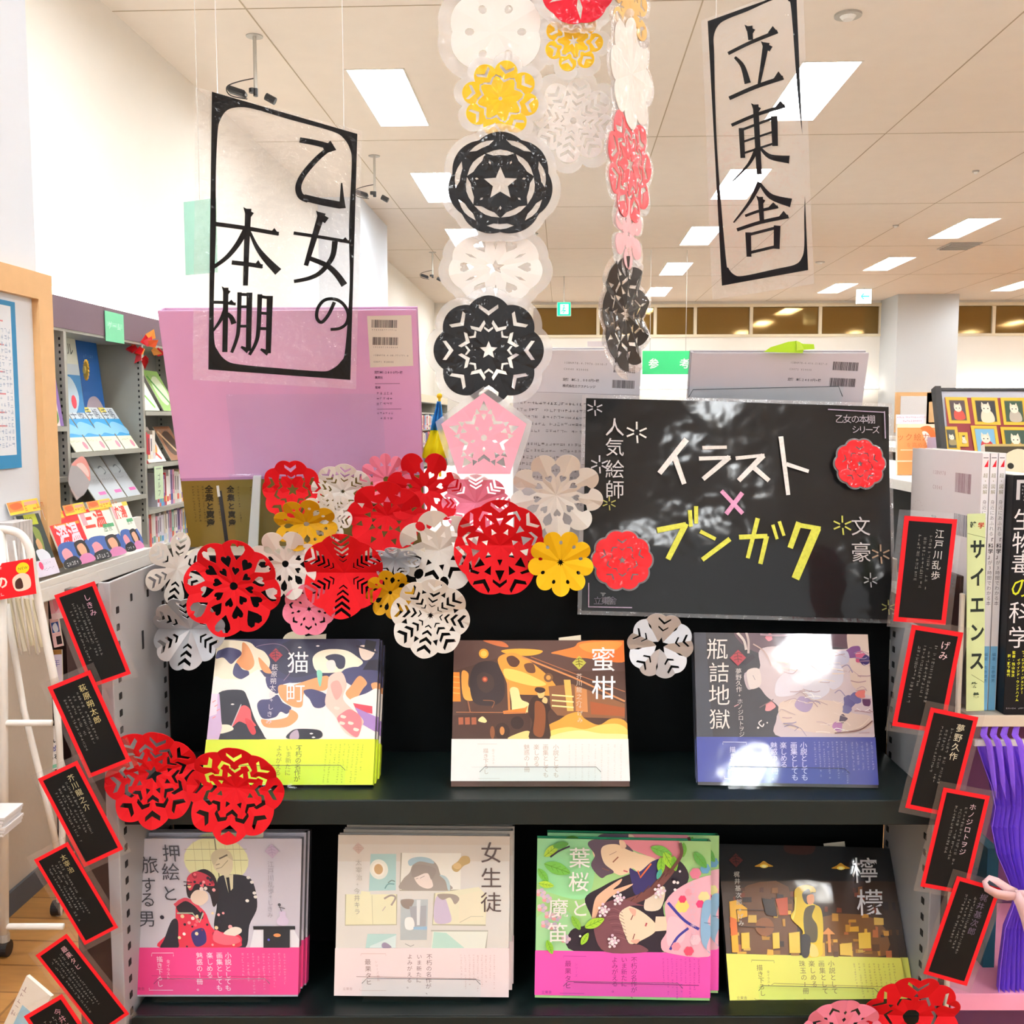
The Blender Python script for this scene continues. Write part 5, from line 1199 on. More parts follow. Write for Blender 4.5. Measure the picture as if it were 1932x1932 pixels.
def sheet_frame(quad, YL, YR, upright=False, YT=None):
    tl, tr, br, bl = quad
    TL = P(*tl, YT or YL); BL = P(*bl, YL); BR = P(*br, YR)
    if upright: TL = Vector((BL.x, BL.y, TL.z))
    M = frame_from(BL, BR - BL, TL - BL)
    return M, (BR - BL).length, (TL - BL).length
def wavy_sheet(W, H, z, amp, nx=14, ny=24, seed=1, r=.006):
    R = random.Random(seed); ph = [R.uniform(0, 6) for _ in range(6)]
    vs = []; fs = []
    for j in range(ny + 1):
        for i in range(nx + 1):
            u, v = i / nx, j / ny
            vs.append((u * W, v * H, z + amp * (sin(u * 5 + ph[0] + v * 2) + .6 * sin(v * 9 + ph[1]) + .4 * sin(u * 11 + v * 6 + ph[2]))))
    for j in range(ny):
        for i in range(nx): a = j * (nx + 1) + i; fs.append((a, a + 1, a + nx + 2, a + nx + 1))
    return MB().add(vs, fs)
def tl_pts(src, pts): return [(src[0] + x / src[2], src[1] + y / src[2]) for x, y in pts]
def ringmesh(a, outer, inner, col='#15151b'):
    o = [a.loc(*p) for p in outer]; i = [a.loc(*p) for p in smoothpts(inner, 4)]
    vs = [Vector(p) for p in o + i]; ed = [(k, (k + 1) % len(o)) for k in range(len(o))] + [(len(o) + k, len(o) + (k + 1) % len(i)) for k in range(len(i))]
    vo, _, fo, _, _, _ = delaunay_2d_cdt(vs, ed, [], 0, 1e-7)
    F_ = []
    for f_ in fo:
        cx = sum(vo[k].x for k in f_) / len(f_); cy = sum(vo[k].y for k in f_) / len(f_)
        if inpoly(cx, cy, o) and not inpoly(cx, cy, i): F_.append(tuple(f_))
    a.add([(v.x, v.y, a.z) for v in vo], F_, col); a.z += a.lay
def strokes(a, L, col='#15151b'):
    for s in L:
        pts, w0, w1 = s[0], s[1] * 1.32, s[2] * 1.32
        a.line(pts, w0, col, w1, smooth=len(pts) > 2)
        if len(s) > 3 and s[3] == 'u':      # triangular end of a horizontal stroke
            x, y = pts[-1]; a.poly([(x + 4, y + w1 * .3), (x - 26, y - w1 * 1.5), (x - 58, y + w1 * .1)], col)
        if len(s) > 3 and s[3] == 'h':      # slanted head of an upright stroke
            x, y = pts[0]; a.poly([(x - w0 * .8, y - w0 * .3), (x + w0 * .9, y + w0 * .7), (x + w0 * .4, y + w0 * 1.4), (x - w0 * .5, y + w0 * .8)], col)

def hanging_sign(label, src, quadz, YL, YR, outer, inner, L, strings, seed):
    quad = tl_pts(src, quadz); M, W, H = sheet_frame(quad, YL, YR)
    t = thing('hanging_sign', label, 'sign', M, None)
    a = Tr(W, H, quad, z0=.0012, src=src)
    cx = sum(p[0] for p in outer) / 4; cy = sum(p[1] for p in outer) / 4
    inner = [(x + (7 if x < cx else -7), y + (8 if y < cy else -8)) for x, y in inner]
    ringmesh(a, outer, inner); a.build('black_border', M_INK, t)
    b = Tr(W, H, quad, z0=.0012, src=src); strokes(b, L); b.build('lettering', M_INK, t)
    wavy_sheet(W, H, 0.0, .0006, seed=seed).build('laminate', FILM_CR, t, smooth=True)
    for u in strings:
        p = M @ Vector((W * u, H, 0)); q = M.inverted() @ Vector((p.x, p.y, CEIL))
        MB().tube([(W * u, H - .006, 0), q], .0004, n=4).build('thread', mat('clear_thread'), t)
    return t
SL = (340, 140, 3.167)
LS = [([(690, 388), (780, 405), (880, 432)], 24, 26), ([(885, 420), (835, 452)], 50, 26), ([(860, 440), (790, 500), (715, 590), (686, 660), (700, 715), (745, 738)], 22, 30), ([(720, 725), (820, 750), (935, 772)], 30, 32), ([(945, 790), (940, 720), (937, 640)], 30, 5),
      ([(826, 815), (790, 940), (737, 1130)], 34, 20, 'h'), ([(905, 985), (890, 1080), (830, 1165), (760, 1205), (668, 1225)], 26, 16), ([(662, 935), (820, 960), (990, 990)], 15, 15, 'u'), ([(755, 1085), (860, 1130), (920, 1185), (965, 1248)], 20, 30),
      ([(908, 1350), (875, 1425), (835, 1472), (806, 1445), (812, 1385), (850, 1338), (910, 1332), (960, 1362), (990, 1420), (980, 1480), (940, 1510), (888, 1516)], 16, 14),
      ([(192, 878), (380, 905), (575, 940)], 20, 18, 'u'), ([(395, 790), (388, 1000), (382, 1250)], 28, 22, 'h'), ([(385, 910), (335, 1000), (270, 1080), (188, 1142)], 28, 16), ([(402, 920), (445, 1015), (500, 1090), (575, 1168)], 10, 38), ([(300, 1110), (400, 1122), (482, 1135)], 20, 20, 'u'),
      ([(182, 1350), (250, 1352), (325, 1362)], 14, 14, 'u'), ([(266, 1262), (262, 1655)], 24, 24, 'h'), ([(262, 1400), (235, 1460), (192, 1525)], 22, 10), ([(275, 1420), (300, 1445), (315, 1482)], 18, 26),
      ([(347, 1290), (343, 1500), (330, 1580), (302, 1658)], 20, 14), ([(340, 1302), (412, 1306)], 14, 14), ([(406, 1292), (402, 1648)], 26, 24), ([(345, 1378), (402, 1378)], 13, 13), ([(342, 1496), (402, 1496)], 13, 13), ([(358, 1622), (402, 1648)], 10, 26),
      ([(467, 1302), (460, 1520), (445, 1600), (408, 1672)], 22, 14), ([(460, 1314), (532, 1326)], 14, 14), ([(526, 1312), (520, 1662)], 28, 24), ([(462, 1415), (522, 1420)], 13, 13), ([(460, 1510), (522, 1512)], 14, 14), ([(474, 1636), (520, 1662)], 10, 26)]
hanging_sign('clear laminated hanging sign with black border reading 乙女の本棚'.replace('乙女の本棚', 'in two columns, at left'), SL, [(88, 75), (1052, 338), (1050, 1882), (74, 1826)], 1.0, 1.13,
             [(180, 105), (1022, 355), (1012, 1825), (165, 1762)],
             [(207, 340), (222, 262), (262, 205), (330, 188), (420, 200), (640, 262), (880, 330), (950, 372), (990, 440), (1000, 530), (992, 900), (1003, 1250), (985, 1640), (960, 1720), (905, 1768), (840, 1780), (600, 1762), (340, 1738), (262, 1712), (215, 1655), (192, 1580), (190, 1300), (200, 900), (198, 600)],
             LS, (.12, .88), 3)
SR = (1320, 0, 3.157)
RS = [([(408, 155), (410, 240)], 28, 22, 'h'), ([(268, 310), (410, 255), (572, 205)], 16, 18, 'u'), ([(308, 335), (352, 395), (376, 500)], 12, 30), ([(502, 265), (475, 380), (440, 520)], 30, 12, 'h'), ([(258, 582), (420, 525), (588, 482)], 18, 20, 'u'),
      ([(262, 745), (420, 690), (588, 650)], 15, 17, 'u'), ([(415, 630), (412, 840), (410, 1048)], 26, 24, 'h'), ([(320, 765), (318, 945)], 24, 22), ([(318, 778), (520, 716)], 12, 12), ([(520, 706), (514, 884)], 30, 26), ([(320, 850), (515, 797)], 10, 10), ([(320, 918), (515, 866)], 10, 10), ([(405, 895), (350, 985), (245, 1084)], 22, 5), ([(422, 885), (480, 945), (592, 968)], 8, 36),
      ([(410, 1095), (345, 1205), (238, 1328)], 24, 6), ([(408, 1098), (470, 1180), (585, 1222)], 10, 40), ([(310, 1290), (400, 1262), (508, 1242)], 12, 14, 'u'), ([(408, 1180), (408, 1338)], 24, 20, 'h'), ([(256, 1372), (400, 1330), (565, 1300)], 15, 17, 'u'), ([(322, 1388), (318, 1532)], 26, 22), ([(325, 1402), (498, 1362)], 13, 13), ([(496, 1352), (484, 1488)], 30, 26), ([(325, 1508), (490, 1472)], 13, 13)]
hanging_sign('narrow clear laminated hanging sign with three large black characters, at right', SR, [(112, 90), (737, -66), (682, 1690), (78, 1787)], 1.06, .99,
             [(155, 100), (697, -34), (656, 1612), (143, 1702)],
             [(176, 300), (180, 190), (212, 125), (270, 92), (400, 55), (540, 12), (620, -2), (655, 22), (668, 90), (672, 600), (688, 1000), (662, 1300), (650, 1480), (632, 1548), (590, 1588), (480, 1612), (270, 1652), (215, 1645), (182, 1605), (170, 1540), (158, 1000), (164, 600)],
             RS, (.15, .85), 8)

# ---------------------------------------------------------------- black drawing board sign
SB = (1080, 720, 3.019)
qb = tl_pts(SB, [(52, 68), (1872, 86), (1846, 1378), (30, 1326)])
M, W, H = sheet_frame(qb, 1.10, 1.10, YT=1.15)
t = thing('black_sign_board', 'black laminated sign with big white and yellow chalk-style katakana', 'sign', M)
mb = MB(); k = .0045
wavy_sheet(W - 2 * k, H - 2 * k, 0, .0011, 30, 24, 5).build('black_sheet', M_BOARD, t, smooth=True, M=Matrix.Translation((k, k, -.0016)))
wavy_sheet(W, H, -.0035, .0004, 10, 10, 2).build('laminate_rim', film('rim_laminate', gloss=.10, haze=.22, rough=.1, bump=.2), t, smooth=True)
a = Tr(W, H, qb, z0=.0011, src=SB)
Wc, Yc_, Pc, Gc = '#ecebe6', '#d9dc5c', '#dda0c4', '#c9c6cc'
for pts, w in (([(648, 325), (490, 525)], 34), ([(575, 420), (632, 585)], 32), ([(738, 374), (880, 368)], 22), ([(718, 437), (900, 428)], 24), ([(895, 425), (740, 556)], 30), ([(930, 432), (1098, 412)], 22), ([(1092, 412), (945, 562)], 32), ([(1030, 480), (1122, 560)], 30), ([(1196, 300), (1232, 642)], 28), ([(1225, 462), (1355, 503)], 24)): a.line(pts, w, Wc, w * .85)
for pts, w in (([(845, 622), (966, 752)], 24), ([(966, 632), (870, 756)], 26)): a.line(pts, w, Pc)
for pts, w in (([(475, 852), (640, 818)], 32), ([(640, 812), (535, 1016)], 34), ([(662, 735), (668, 830)], 24), ([(698, 712), (698, 812)], 24), ([(720, 856), (808, 900)], 22), ([(890, 898), (730, 1018)], 28), ([(942, 888), (1106, 880)], 28), ([(1052, 778), (990, 1008)], 26), ([(1102, 880), (1062, 1040)], 28), ([(1138, 815), (1162, 898)], 20), ([(1176, 795), (1202, 878)], 20), ([(1292, 800), (1236, 948)], 36), ([(1280, 815), (1416, 836)], 28), ([(1394, 830), (1262, 1124)], 52)): a.line(pts, w, Yc_, w * .9)
a.build('headline_lettering', CHALK, t)
def aster(x, y, r, c, w=None, ph=0):
    for i in range(6):
        g = pi / 2 + pi / 3 * i + ph + .12 * sin(i * 2.3); a.line([(x + r * .28 * cos(g), y - r * .28 * sin(g)), (x + r * cos(g), y - r * sin(g))], w or r * .16, c)
for x, y, r, c in ((123, 152, 46, Gc), (362, 290, 62, Wc), (150, 478, 52, Gc), (205, 700, 40, '#b9b86a'), (1545, 815, 56, '#c8c860'), (1765, 980, 56, '#a68e76'), (1700, 1130, 42, '#b9b9bd'), (1800, 1285, 42, '#8f9054')):
    a = Tr(W, H, qb, z0=.0011, src=SB); aster(x, y, r, c); a.build('asterisk', CHALK, t)
a = Tr(W, H, qb, z0=.0011, src=SB)
for c, y, s in (('人', 262, 112), ('気', 378, 112), ('絵', 505, 112), ('師', 622, 112)): a.ch(c, 236, y, s, '#d5d3d4')
a.build('vertical_lettering', CHALK, t); a = Tr(W, H, qb, z0=.0011, src=SB); a.ch('文', 1652, 820, 118, '#d0cbcb'); a.ch('豪', 1650, 970, 122, '#d0cbcb'); a.z += a.lay
a.build('vertical_lettering', CHALK, t); a = Tr(W, H, qb, z0=.0011, src=SB); a.htext('乙女の本棚', 1545, 190, 54, '#b9b2b9', step=47); a.htext('シリーズ', 1640, 252, 50, '#b9b2b9', step=40); a.build('small_lettering', CHALK, t); a = Tr(W, H, qb, z0=.0011, src=SB); a.htext('立東舎', 140, 1250, 48, '#6f6b76', step=42)
a.build('small_lettering', CHALK, t)
a = Tr(W, H, qb, z0=.0011, src=SB)
for pts in ([(1478, 135), (1817, 146)], [(1815, 140), (1815, 302)], [(90, 1150), (90, 1285)], [(88, 1284), (332, 1288)]): a.line(pts, 6, '#b4a4b8')
o = a.build('corner_lines', CHALK, t); o['kind'] = 'stuff'
for (cx, cy, r, lab) in ((1622.5, 875, 47, 'small glossy red paper flower at the right side of the black sign'), (1174, 1057, 57, 'glossy red paper flower at the lower left corner of the black sign')):
    o = paper_flower(cx, cy, 1.10 + .05 * (1160 - cy) / 415 - .007, r, 'red', lab, 5, 'heart', [('V', .62, .24, 0, .2), ('A', .5, .2, .5, .2), ('V', .36, .14, 0, .2)], ('star', .14), 90, fold=0, crimp=.02, pitch=-11, laminate=True, filmr=.002, group=None)

# ---------------------------------------------------------------- red-bordered name cards, two overlapping strings
RED_, BLK = '#e01822', '#080a0b'
def card(label, quad, Y, name, ncol, rows, fs=17, nx=70, ny=30, dim='#8a8a84', g='red-bordered cards strung down the side'):
    M, W, H = sheet_frame(quad, Y, Y)
    t = thing('name_card', label, 'card', M, g)
    a = Art(W, H, 100, 100 * H / W, lay=2.5e-5, z0=.0004)
    h = a.h; b = 9
    a.rect(0, 0, 100, h, RED_); a.build('red_backing', M_CARD, t)
    c = Art(W, H, 100, h, lay=2.5e-5, z0=.00065); c.rect(b, b, 100 - b, h - b, BLK); c.build('black_card', M_CARD, t)
    d = Art(W, H, 100, h, lay=2.5e-5, z0=.0008)
    d.vtext(name, nx, ny, fs, ncol, step=fs * 1.1, jit=.6)
    for i in range(rows): d.scrib(nx - fs * .9 - i * 10.5, ny + 6 + (i % 2) * 5, int((h - ny - 34 - 14 * (i % 3)) / 9), 6.6, dim, slant=-.05)
    d.build('handwriting', CHALK, t)
    m = .0055
    wavy_sheet(W + 2 * m, H + 2 * m, 0, .0002, 6, 10, int(quad[0][0])).build('laminate', FILM, t, smooth=True, M=Matrix.Translation((-m, -m, .0)))
    return t
LQ = [([(99.6, 1124), (181.6, 1096), (247.5, 1271), (172, 1297.5)], 'しきみ', '#d9a9bc', 'red-bordered black card at the top of the left string, three-character pink name'),
      ([(78, 1301.6), (158.8, 1269), (248, 1436), (168, 1468)], '萩原朔太郎', '#c8bc84', 'second red-bordered card of the left string, partly behind the big red flower'),
      ([(72, 1469), (148, 1440), (233, 1602), (159, 1636)], '芥川龍之介', '#bdb58c', 'third red-bordered card of the left string, just below the big red flower'),
      ([(56.5, 1626), (127, 1590), (223.6, 1749.5), (160, 1782.6)], '太宰治', '#b0a474', 'fourth red-bordered card of the left string, short three-character name'),
      ([(72, 1799), (135, 1759.7), (244.5, 1912.5), (186, 1953)], '最果タヒ', '#c79aa0', 'fifth red-bordered card of the left string, beside the pink-banded book'),
      ([(47, 1916), (121, 1875.6), (222, 2030), (150, 2072)], '今井キラ', '#c08a92', 'lowest red-bordered card of the left string, cut off by the bottom edge')]
for i, (q, n, c, lab) in enumerate(LQ): card(lab, q, .958 - .0035 * i, n, c, 4)
RQ = [([(1719, 974), (1815.5, 987), (1783.6, 1179), (1685, 1172)], '江戸川乱歩', '#d8d8d4', 'red-bordered card at the top of the right string, five-character white name'),
      ([(1719, 1178), (1815, 1192), (1779, 1384), (1682.6, 1369)], 'げみ', '#e4c8cc', 'second red-bordered card of the right string, two-character pink name'),
      ([(1754.5, 1334), (1844.5, 1352), (1797, 1542), (1707.5, 1523.5)], '夢野久作', '#dcd6b8', 'third red-bordered card of the right string, beside the purple cloth'),
      ([(1783.6, 1486), (1871, 1500.6), (1823, 1688), (1736, 1672)], 'ホノジロトヲジ', '#d4bcc4', 'fourth red-bordered card of the right string, long katakana name'),
      ([(1803, 1651.6), (1887, 1671), (1823.6, 1860), (1741.6, 1836.7)], '梶井基次郎', '#6a5f72', 'lowest red-bordered card of the right string, under the pink ribbon')]
for i, (q, n, c, lab) in enumerate(RQ): card(lab, q, .965 - .0035 * i, n, c, 3 if i != 1 else 4, fs=15 if len(n) > 5 else 18)
# ================================================================ LEFT SIDE OF THE SHOP
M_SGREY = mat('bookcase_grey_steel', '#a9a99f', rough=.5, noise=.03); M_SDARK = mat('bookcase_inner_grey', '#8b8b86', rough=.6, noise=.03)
M_HEAD = mat('plum_brown_header', '#6e5763', rough=.6, noise=.03); M_WHITE = mat('white_laminate', '#efebe4', rough=.4, noise=.02); M_WIRE = mat('white_coated_wire', '#f2efe8', rough=.35, noise=.02)
F_U = -2.22
def mag(label, u, v, z, w, h, lean, draw, th=.004, cat='magazine', name='magazine', group=None, m=PRINT):
    """face-out magazine on a slope of the left wall: bottom centre at (u, v, z)"""
    r = radians(lean); y = Vector((0, 0, 1)) * cos(r) - RU * sin(r)
    O = RU * u + RV * (v - w / 2) + Vector((0, 0, z))
    M = frame_from(O, RV, y)
    t = thing(name, label, cat, M, group)
    MB().box(0, w, 0, h, -th, 0, '#f4f2ee').build('pages', M_PAGES, t)
    a = Art(w, h, 100, 140, lay=6e-5, z0=1e-4); draw(a); a.build('cover_print', m, t)
    return t
bays = [3.66, 4.53, 5.38, 6.25, 7.12, 8.0, 8.9, 9.8, 10.58]
lv = {0: [1.416, 1.19, .95, .7, .4, .1], 1: [1.295, 1.05, .78, .45, .1], 2: [1.49, 1.205, .958, .74, .4, .1]}
bn = ['first (nearest)', 'second', 'third', 'fourth', 'fifth', 'sixth', 'seventh', 'eighth']
def bookcase(v0, v1, levels, label, hz0=1.85, hz1=1.99, head=None, u0=UL, u1=F_U):
    t = thing('wall_bookcase', label, 'bookcase', ROOM, 'grey steel bookcases along the left wall')
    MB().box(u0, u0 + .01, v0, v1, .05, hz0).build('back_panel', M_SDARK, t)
    for v in (v0, v1):
        a, b = (v, v + .012) if v == v0 else (v - .012, v)
        MB().box(u0, u1, a, b, 0, hz0).build('side_panel', M_SGREY, t)
        if v == v1:
            s = MB(); z = .9
            while z < hz0 - .03:
                for uu in (u0 + .03, u1 - .02): s.box(uu - .004, uu + .004, a - .001, a, z, z + .012)
                z += .03
            o = s.build('slots', M_SLOT, t); o['kind'] = 'stuff'
    for z in levels: MB().box(u0, u1 + .004, v0 + .012, v1 - .012, z - .022, z).build('shelf_board', M_SGREY, t)
    MB().box(u0, u1, v0, v1, hz0 - .012, hz0).build('top_board', M_SGREY, t)
    MB().box(u1 - .015, u1 + .004, v0, v1, hz0, hz1).build('header', head or M_HEAD, t)
    return t
for i in range(8):
    bookcase(bays[i], bays[i + 1], lv.get(i, [1.45, 1.18, .92, .65, .38, .1]), 'grey steel wall bookcase with plum header, %s from the notice board' % bn[i])
for i in range(4): bookcase(12.3 + i * 1.9, 14.2 + i * 1.9, [1.55, 1.28, 1.0, .7, .4], 'distant cream-headed wall bookcase, %s beyond the column' % bn[i].split()[0], 1.72, 1.84, M_MULL)
# spines: every book its own object
BKC = ['#e8e4f0', '#c9c3e0', '#f2e9d8', '#5fa8d8', '#f0c34e', '#ea6a5a', '#f6f4f0', '#7fb8a4', '#e8a0b4', '#3c5c9c', '#d8d4cc', '#f3dfa8', '#8e7ab0', '#f7a860', '#c43a44', '#dfe8ee']
CN = {'#e8e4f0': 'lavender-white', '#c9c3e0': 'pale violet', '#f2e9d8': 'cream', '#5fa8d8': 'sky blue', '#f0c34e': 'yellow', '#ea6a5a': 'coral', '#f6f4f0': 'white', '#7fb8a4': 'sea green', '#e8a0b4': 'pink', '#3c5c9c': 'dark blue', '#d8d4cc': 'light grey', '#f3dfa8': 'straw', '#8e7ab0': 'purple', '#f7a860': 'orange', '#c43a44': 'red', '#dfe8ee': 'ice blue'}
def nth(n): return ('first second third fourth fifth sixth seventh eighth ninth tenth eleventh twelfth thirteenth fourteenth fifteenth'.split() + ['%dth' % i for i in range(16, 60)])[n - 1]
def spine_row(u, v0, v1, z, hmax, where, seed, depth=.15, tmin=.018, tmax=.04):
    R = random.Random(seed); v = v0; n_ = 0
    while v < v1 - tmin:
        n_ += 1; w = R.uniform(tmin, tmax); h = hmax * R.uniform(.82, 1); c = R.choice(BKC); c2 = R.choice(BKC)
        t = thing('book', '%s-spined book, %s from the left on %s' % (CN[c], nth(n_), where), 'book', ROOM @ Matrix.Translation((u, v, z)), 'books on ' + where)
        MB().box(-depth, 0, 0, w - .0015, 0, h, c).build('cover', FAR, t)
        MB().box(-depth + .004, -.001, .002, w - .0035, h - .001, h + .0005, '#efe9dc').build('page_block', M_PAGES, t)
        s = MB(); s.box(-.0005, .0006, w * .12, w * .82, h * .12, h * .30, c2); s.box(-.0005, .0006, w * .35, w * .6, h * .42, h * .86, '#55505c' if R.random() < .6 else '#ffffff')
        s.build('spine_print', FAR, t)
        v += w
spine_row(F_U - .04, 4.2, 4.50, 1.19, .19, 'the second shelf of the nearest bookcase', 3)
spine_row(F_U - .04, 5.62, 6.2, .958, .20, 'the third shelf behind the golf tag', 5)
spine_row(F_U - .04, 5.42, 6.22, .74, .20, 'the lowest visible shelf left of lilac book', 9)
spine_row(F_U - .04, 5.44, 5.60, 1.205, .0001 + .19, 'the shelf left of the golf tag', 12)
spine_row(F_U, 14.5, 19.2, 1.28, .24, 'the upper far shelf by the small flag', 14, tmin=.10, tmax=.2)
spine_row(F_U, 14.5, 19.2, 1.0, .24, 'the lower far shelf by the small flag', 15, tmin=.10, tmax=.2)

# green category signs
def gsign(px, py, w, h, label, txt=None, c=F_U + .01, tilt=0):
    q = onside(px, py, c / cos(AL)); M = frame_from(q, RV, Vector((0, 0, 1)))
    t = thing('category_sign', label, 'sign', M)
    MB().box(0, w, 0, h, -.003, 0).build('plate', mat('mint_plate', '#74cfa0', rough=.5), t)
    a = Art(w, h, 100, 100, z0=2e-4, lay=1e-4); a.rect(8, 35, 92, 50, '#8fdab4'); a.htext(txt or 'ゲーム', 24, 45, 20, '#c9f0da', step=24)
    a.build('print', PRINT, t)
gsign(200, 643, .21, .145, 'mint green category plate on the plum bookcase header')
q = P(372, 505, 3.2)
t = thing('hanging_category_sign', 'pale mint hanging sign seen through left edge of left clear sign', 'sign', at(q, radians(-28)))
MB().box(-.045, .085, -.004, 0, -.02, .20).build('plate', mat('pale_mint_plate', '#a8dcc8', rough=.5), t)
MB().tube([(.02, -.002, .2), (.02, -.002, CEIL - q.z)], .0015, n=4).build('wire', M_METAL, t)

# magazines -----------------------------------------------------------
def d_blue(a):
    a.rect(0, 0, 100, 140, '#3fa0dc'); a.rect(0, 0, 100, 38, '#dfe8ee'); a.rect(0, 0, 40, 16, '#f0e26a'); a.htext('手帳', 24, 22, 40, '#28405c', step=44); a.rect(0, 96, 100, 140, '#eeeed0')
    a.blob([(0, 60), (40, 48), (100, 66), (100, 90), (40, 84), (0, 92)], '#8cc8ec'); a.disc(78, 122, 12, '#e88a9c'); a.scrib(10, 108, 6, 9, '#9aa07a', vertical=False)
def d_silver(a):
    a.rect(0, 0, 100, 140, '#c5ccd2'); a.rect(12, 0, 100, 60, '#cfd8dc'); a.line([(35, 40), (60, 34), (72, 52), (50, 60)], 4, '#8c98a0', smooth=True); a.rect(45, 112, 92, 122, '#e070b4'); a.scrib(20, 76, 7, 9, '#9aa2aa', vertical=False)
for k in range(4):
    mag('%s of the four blue-and-yellow magazines on the sloping wall shelf' % ('leftmost', 'second', 'third', 'rightmost')[k], F_U - .01, 4.70 + k * .178, 1.297, .165, .25, 33, d_blue, group='blue magazines on the sloping shelf')
for k in range(3):
    mag('%s of the three silver-grey magazines on the lower sloping shelf' % ('left', 'middle', 'right')[k], F_U - .005, 4.88 + k * .175, 1.052, .16, .25, 33, d_silver, group='silver magazines on the sloping shelf')
def d_redtop(a):
    a.rect(0, 0, 100, 140, '#f4e9e4'); a.rect(0, 0, 100, 10, '#b02030'); a.rect(0, 14, 60, 24, '#d83038'); a.vtext('ハンドIT', 40, 30, 26, '#d04038', step=24); a.blob([(30, 90), (60, 84), (84, 110), (80, 136), (30, 138)], '#5a8a3a'); a.disc(50, 122, 16, '#a83a2a'); a.rect(88, 10, 100, 140, '#8c6cac')
mag('red-topped cookery magazine beside the tan board', F_U, 4.36, 1.418, .26, .36, 8, d_redtop, th=.012)
def d_text(a):
    a.rect(0, 0, 100, 140, '#d8e4ea'); a.rect(0, 0, 100, 44, '#e9ecdc'); a.rect(0, 0, 14, 30, '#d6c43a'); a.htext('スキル', 22, 22, 26, '#3a4640', step=26); a.rect(0, 60, 100, 140, '#4a92cc'); a.blob([(16, 70), (60, 64), (84, 92), (60, 118), (20, 108)], '#cfe4f2'); a.disc(62, 100, 10, '#e04a5a')
mag('blue and pale instruction leaflet standing at the back of the upper shelf', F_U - .12, 4.84, 1.40, .26, .46, 6, d_text)
def d_navy(a): a.rect(0, 0, 100, 140, '#2360a8'); a.blob([(10, 130), (20, 96), (60, 88), (90, 104), (96, 130)], '#b8a8b4'); a.scrib(30, 24, 5, 9, '#5c90c8', vertical=False)
mag('royal blue poster folder with a slanted top behind the blue magazines', F_U - .14, 5.13, 1.40, .23, .44, 6, d_navy, cat='folder', name='poster_folder')
for k, (u, v, z, w, h, cc, lab) in enumerate(((-2.25, 5.56, 1.495, .22, .26, '#dfe9dc', 'pale green tilted magazine on the upper shelf left of lilac book'), (-2.25, 5.84, 1.495, .22, .26, '#9ac46a', 'leaf green tilted magazine left of lilac book'), (-2.25, 5.62, 1.21, .24, .22, '#ece4e0', 'white tilted magazine with an orange corner left of lilac book'), (-2.25, 5.94, 1.21, .24, .22, '#9c6c4c', 'brown photo magazine left of lilac book'))):
    def dd(a, cc=cc, k=k):
        a.rect(0, 0, 100, 140, cc); a.blob([(20, 40), (70, 20), (90, 80), (50, 120), (20, 100)], ('#f2f6ee', '#e2f0d0', '#f4a24a', '#503828')[k]); a.line([(10, 20), (80, 130)], 10, ('#7cc24a', '#4c9c3a', '#d2463c', '#d8b890')[k]); a.scrib(20, 18, 7, 9, '#8a8a86', vertical=False)
    mag(lab, u, v, z, w, h, 28, dd)
q = onside(293, 943, F_U / cos(AL) + .02); M = frame_from(q, RV, Vector((0, 0, 1)))
t = thing('shelf_tag', 'pale green vertical shelf tag reading golf in katakana', 'tag', M)
MB().box(0, .12, 0, .18, -.002, 0).build('plate', mat('pale_green_tag', '#d4ecc8', rough=.6), t)
a = Art(.12, .18, 100, 150, z0=2e-4); a.vtext('ゴルフ', 50, 50, 34, '#4c6a5a', step=36); a.rect(20, 8, 80, 14, '#a0b0a0'); a.build('print', PRINT, t)
# colourful flower pompon and rosette hung on the bookcase
q = onside(277, 650, F_U / cos(AL) + .03); R = random.Random(2)
m_ = MB()
for k in range(15):
    g = R.uniform(0, 6.28); r0 = R.uniform(.0, .05); x, z = r0 * cos(g), r0 * 1.1 * sin(g) - .02; s_ = .03
    m_.add([(x, -.01, z), (x + s_ * cos(g + .9), -.03, z + s_ * sin(g + .9)), (x + s_ * 2 * cos(g), -.01, z + s_ * 2 * sin(g)), (x + s_ * cos(g - .9), 0, z + s_ * sin(g - .9))], [(0, 1, 2, 3)], R.choice(('#e01c24', '#f26a3c', '#c8201e', '#f4a04a', '#e84850')))
o = m_.build('autumn_leaf_spray', FAR); o.matrix_world = at(q); tag(o, 'red and orange paper maple leaves on a bookcase upright', 'decoration'); o.modifiers.new('s', 'SOLIDIFY').thickness = .002
q = onside(163, 698, F_U / cos(AL) - .02)
t = thing('rosette', 'small gold paper rosette on the upper wall shelf', 'decoration', at(q, -AL - radians(50)))
m_ = MB(); pts = []
for k in range(32):
    rr = .05 if k % 2 else .036; pts.append((rr * cos(k * pi / 16), rr * sin(k * pi / 16)))
m_.prism(pts, -.002, .004, '#d8a830', M=Matrix.Rotation(pi / 2, 4, 'X')); m_.build('pleated_rim', FAR, t)
MB().tube([(0, -.004, 0), (0, -.012, 0)], .018, '#f0d070', n=14).build('centre', FAR, t)
